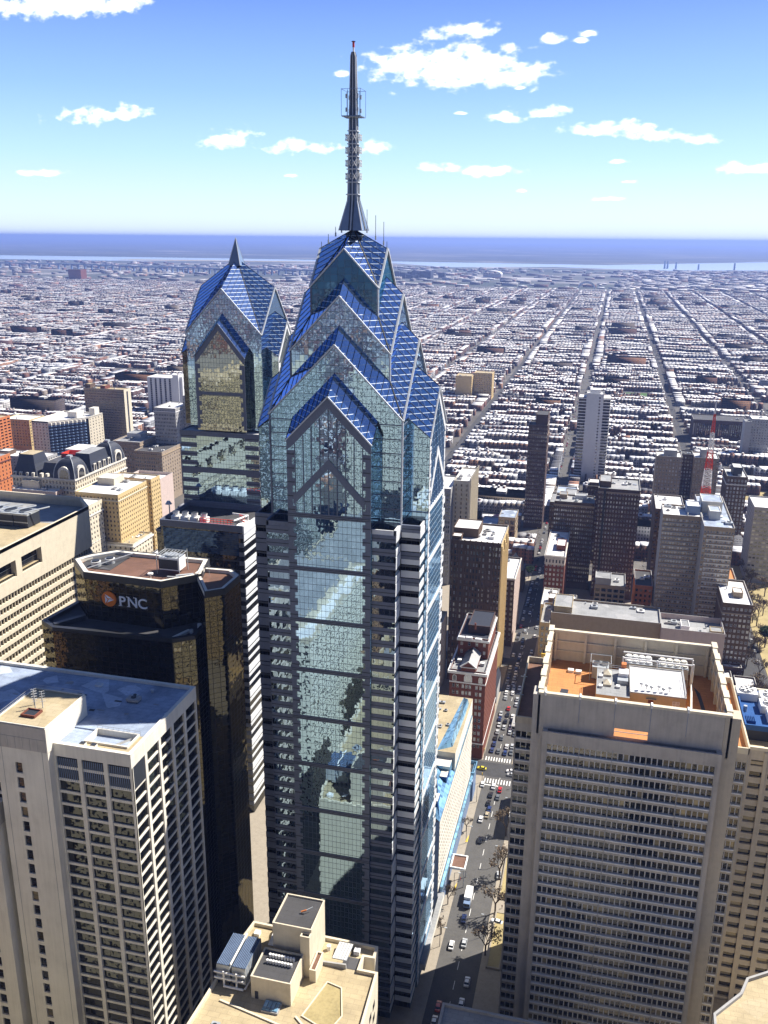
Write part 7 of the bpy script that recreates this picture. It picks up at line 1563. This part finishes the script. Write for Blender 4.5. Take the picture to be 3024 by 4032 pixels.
# the 300 houses that show largest are things of their own
camP = Vector((0, 0, 245)); deps = bpy.context.evaluated_depsgraph_get()
def topix(x, y, z):
    d = Vector((x, y, z)) - camP; w = d.dot(f); return 384 + 896.9 * d.dot(rr) / w, 512 - 896.9 * d.dot(uu) / w
main = np.where(H[:, 7] == 0)[0]; order = main[np.argsort(np.hypot(H[main, 0], H[main, 2]))]
LM = [(-156, 366, 'the second blue skyscraper'), (-55, 780, 'the slender dark tower'), (-11, 956, 'the tall white tower'), (58, 830, 'the tan brick blocks'), (109, 775, 'the tapering brick tower'), (-582, 960, 'the broad dark tower'), (-600, 890, 'the zigzag balcony block'), (-415, 650, 'the domed hotel'), (-612, 1165, 'the white striped tower'), (-415, 810, 'the pale gridded tower'), (140, 1210, 'the purple-brown block'), (-206, 1420, 'the yellow slabs'), (-100, 640, 'the grey gridded slab')]
LMP = [(topix(x, y, 30), nm) for x, y, nm in LM]
picked = []; 
for i in order:
    h_ = H[i]; c_ = Vector(((h_[0] + h_[1]) / 2, (h_[2] + h_[3]) / 2, h_[4] + .3)); px, py = topix(*c_)
    if not (4 < px < 764 and 0 < py < 1020): continue
    d = c_ - camP; hit = SC.ray_cast(deps, camP, d.normalized(), distance=d.length - 2)
    if hit[0]: continue
    picked.append(i)
    if len(picked) >= 300: break
for i in picked:
    A = H[i:i + 1].copy(); cx_, cy_ = (A[0, 0] + A[0, 1]) / 2, (A[0, 2] + A[0, 3]) / 2
    px, py = topix(cx_, cy_, 8); nm = min(LMP, key=lambda q: (q[0][0] - px) ** 2 + (q[0][1] - py) ** 2)
    side_ = 'left of' if px < nm[0][0] - 12 else ('right of' if px > nm[0][0] + 12 else 'near')
    A[0, :2] -= cx_; A[0, 2:4] -= cy_
    o = bpy.data.objects.new('row_house', box_mesh('row_house', A)); COL.objects.link(o); o.location = (cx_, cy_, 0)
    dep = 'nearer' if cy_ < 900 else ('middle' if cy_ < 1150 else 'farther')
    tag(o, '%s row house, %s roof, %s rows %s %s' % (WALLN[int(A[0, 5])], ROOFN[int(A[0, 6])], dep, side_, nm[1]), 'house', 'row houses behind the towers')
rest = np.ones(len(H), bool); rest[picked] = False
o = bpy.data.objects.new('row_houses', box_mesh('row_houses', H[rest])); COL.objects.link(o); tag(o, 'dense sea of pale-roofed row houses stretching toward the horizon', 'houses', None, 'stuff')
# larger buildings standing among the rows
bo = B_[np.argsort(np.hypot(B_[:, 0], B_[:, 2]))]
vis = [b for b in bo if 2 < topix((b[0] + b[1]) / 2, b[2], b[4])[0] < 766][:110]
for b in vis:
    A = b[None].copy(); cx_, cy_ = (b[0] + b[1]) / 2, (b[2] + b[3]) / 2; A[0, :2] -= cx_; A[0, 2:4] -= cy_
    px, py = topix(cx_, cy_, 8); nm = min(LMP, key=lambda q: (q[0][0] - px) ** 2 + (q[0][1] - py) ** 2); side_ = 'left of' if px < nm[0][0] else 'right of'
    R1 = thing('warehouse', '%s shed, %s roof, among rows %s %s' % (WALLN[int(b[5])], ROOFN[int(b[6])], side_, nm[1]), 'building', (cx_, cy_, 0), 'long buildings among the row houses')
    o = bpy.data.objects.new('wall', box_mesh('wall', A)); COL.objects.link(o); o.parent = R1
    q = MB(); w_ = (b[1] - b[0]) / 2; d_ = (b[3] - b[2]) / 2; u_ = rng.uniform(-.5, .3) * w_; q.box(cx_ + u_, cx_ + u_ + w_ * .25, cy_ - d_ * .4, cy_ + d_ * .3, b[4], b[4] + rng.uniform(1.5, 4), M['greystone'], M['roof_white']); q.build('roof_box', R1)
farb = np.array([b for b in bo if not any(b is v for v in vis)])
o = bpy.data.objects.new('far_buildings', box_mesh('far_buildings', farb)); COL.objects.link(o); tag(o, 'longer sheds and schools scattered through the distant rows', 'buildings', None, 'stuff')
# far plain: sheds, tanks and yards out to the river
n = 1500; fx = rng.uniform(-1, 1, n); fy = rng.uniform(4850, 9000, n) ** 1.0; cxx = np.where(fx < 0, fx * fy * .76, fx * fy * .17 + 0); ww = rng.uniform(12, 90, n); dd_ = rng.uniform(12, 60, n)
A = np.stack([cxx - ww / 2, cxx + ww / 2, fy, fy + dd_, rng.uniform(5, 16, n), rng.integers(0, len(WALLC), n), rng.choice(7, n, p=RW), np.zeros(n)], 1)
A = A[~((A[:, 0] < 3600) & (A[:, 3] > 8250))]
o = bpy.data.objects.new('far_sheds', box_mesh('far_sheds', A)); COL.objects.link(o); tag(o, 'hazy white sheds and yards on the flat land before the river', 'buildings', None, 'stuff')
for p, nm in ((PARKS[0], 'ball_field'), (PARKS[1], 'ball_field')):
    mb = MB(); mb.face([(p[0], p[2], .3), (p[1], p[2], .3), (p[1], p[3], .3), (p[0], p[3], .3)], M['grass']); mb.build('park_lawn', kind='structure')
nn_ = 9000; nx_ = rng.uniform(-3200, 1200, nn_); ny_ = -300 - rng.random(nn_) ** 1.2 * 3500; nw_ = rng.uniform(8, 26, nn_)
A = np.stack([nx_, nx_ + nw_, ny_, ny_ + rng.uniform(9, 16, nn_), rng.choice([8, 10, 12, 25, 45], nn_, p=[.35, .35, .2, .08, .02]) * rng.uniform(.8, 1.3, nn_), rng.integers(0, len(WALLC), nn_), rng.choice(7, nn_, p=RW), np.zeros(nn_)], 1)
o = bpy.data.objects.new('mirrored_city', box_mesh('mirrored_city', A)); COL.objects.link(o); tag(o, 'pale low city north of the viewpoint, seen only mirrored in the glass gables', 'buildings', None, 'stuff')
# bare trees between the rows: twig clouds nobody could count
V = []; Fc = []
tr_n = 2600; tx = rng.uniform(-1, 1, tr_n); ty = 620 + (rng.random(tr_n) ** 1.3) * 3000
tx = np.where(tx < 0, tx * ty * .74, tx * ty * .16); cl = rng.normal(0, 8, (tr_n, 2))
for x, y in zip(tx + cl[:, 0], ty + cl[:, 1]):
    if any(a_ - 2 < x < b_ + 2 and c_ - 2 < y < d_ + 2 for a_, b_, c_, d_ in FOOT): continue
    m_ = 14 if y > 1500 else 40; r_ = rng.uniform(2.5, 5)
    c = np.array((x, y, 8.5)) + rng.normal(0, 1, (m_, 3)) * (r_ * .5, r_ * .5, r_ * .45); u = rng.normal(0, 1, (m_, 3)); v = rng.normal(0, 1, (m_, 3)); s_ = rng.uniform(.3, .9, (m_, 1)) * (1 if y < 1500 else 1.5)
    b = len(V) * 0 + sum(0 for _ in ()) ; V.append(np.concatenate([c - u * s_ * .6, c + v * s_ * .5, c + u * s_ * .6], 1).reshape(-1, 3))
V = np.concatenate(V); me = bpy.data.meshes.new('bare_trees'); nT = len(V) // 3; me.vertices.add(len(V)); me.vertices.foreach_set('co', V.ravel()); me.loops.add(len(V)); me.loops.foreach_set('vertex_index', np.arange(len(V))); me.polygons.add(nT); me.polygons.foreach_set('loop_start', np.arange(nT) * 3); me.materials.append(M['buds']); me.update(calc_edges=True)
o = bpy.data.objects.new('bare_trees', me); COL.objects.link(o); tag(o, 'brownish bare tree crowns scattered between the distant rows', 'trees', None, 'stuff')
# landmarks on the far plain
ST = thing('stadium', 'dark blue-hazed stadium bowl near the river, right of the tall spire', 'stadium', (-1250, 6300, 0))
mb = MB()
for k in range(14):
    a0 = k / 14 * 6.283; a1 = (k + .9) / 14 * 6.283; hh = 32 + 12 * math.sin(a0 * 2)
    P_ = [(-1330 + r_ * 95 * math.cos(a), 5900 + r_ * 110 * math.sin(a)) for r_, a in ((.7, a0), (1, a0), (1, a1), (.7, a1))]; mb.prism(P_, 0, hh, M['slate'])
mb.build('grandstand', ST)
mb = MB(); mb.box(-1230, -1160, 5850, 5950, 0, 46, M['slate']); mb.box(-1120, -1080, 5900, 5960, 0, 36, M['slate']); mb.build('grandstand', ST)
AR = thing('arena', 'white arched arena roof right of the hazy stadium', 'arena', (-780, 6200, 0)); mb = MB()
for k in range(10):
    a0 = math.pi * k / 10; a1 = math.pi * (k + 1) / 10; mb.face([(-810 - 60 * math.cos(a0), 6200, 22 + 22 * math.sin(a0)), (-810 - 60 * math.cos(a1), 6200, 22 + 22 * math.sin(a1)), (-810 - 60 * math.cos(a1), 6300, 22 + 22 * math.sin(a1)), (-810 - 60 * math.cos(a0), 6300, 22 + 22 * math.sin(a0))][::-1], M['roof_white'])
mb.box(-870, -750, 6201, 6299, 0, 22, M['greystone']); mb.build('arched_roof', AR)
AB = thing('footbridge', 'small white arch far down the straight avenue', 'arch', (-150, 5000, 0)); mb = MB()
for k in range(10):
    a0 = math.pi * k / 10; a1 = math.pi * (k + 1) / 10; mb.bar((-150 - 42 * math.cos(a0), 5000, 34 * math.sin(a0)), (-150 - 42 * math.cos(a1), 5000, 34 * math.sin(a1)), 6, M['white_paint'], 12)
mb.build('arch', AB)
BR = thing('viaduct', 'long thin elevated highway crossing the far left plain', 'bridge', (-3000, 6300, 0))
mb = MB(); pts = [(-5600, 6500), (-4200, 6350), (-3200, 6100), (-2500, 5900), (-1800, 6000)]
for a, b in zip(pts, pts[1:]): mb.bar((*a, 38), (*b, 34), 22, M['spire_metal'], 8)
mb.build('deck', BR)
for k in range(60):
    t_ = k / 59 * 3.999; i = int(t_); u_ = t_ - i; x = pts[i][0] * (1 - u_) + pts[i + 1][0] * u_; y = pts[i][1] * (1 - u_) + pts[i + 1][1] * u_; mb = MB(); mb.box(x - 4, x + 4, y - 8, y + 8, 0, 33, M['spire_metal']); mb.build('pier', BR)
RD = thing('tower_block', 'lone reddish tower block on the far left plain', 'building', (-3290, 5060, 0)); mb = MB(); mb.box(-3040, -2960, 4700, 4760, 0, 62, M['redbrick'], M['roof_dark']); mb.build('wall', RD)
for i, (x, y, h) in enumerate(((420, 8900, 70), (445, 8900, 70), (520, 8920, 60), (700, 8700, 50), (990, 8600, 65))):
    o = MB((x, y, 0)); o.cyl(x, y, 0, h, 9, M['spire_metal'], 8, 6); c0 = o.build('chimney_stack', label='pale industrial stack by the far river, %s group' % ('left' if x < 600 else 'right'), cat='chimney', group='stacks by the river')

# ================================================================== air
hz, t, out = newmat('haze_air'); pv = N(t, 'ShaderNodeVolumePrincipled'); pv.inputs['Color'].default_value = (.32, .46, 1.0, 1); pv.inputs['Density'].default_value = 0.000068; pv.inputs['Anisotropy'].default_value = 0.2
LK(t, pv.outputs[0], out.inputs['Volume'])
mb = MB(); mb.box(-62000, 62000, -42000, 62000, -1.5, 294.5, hz); hzo = mb.build('haze', label='thin blue haze lying over the whole plain', cat='haze', kind='stuff')
SC.cycles.volume_bounces = 0
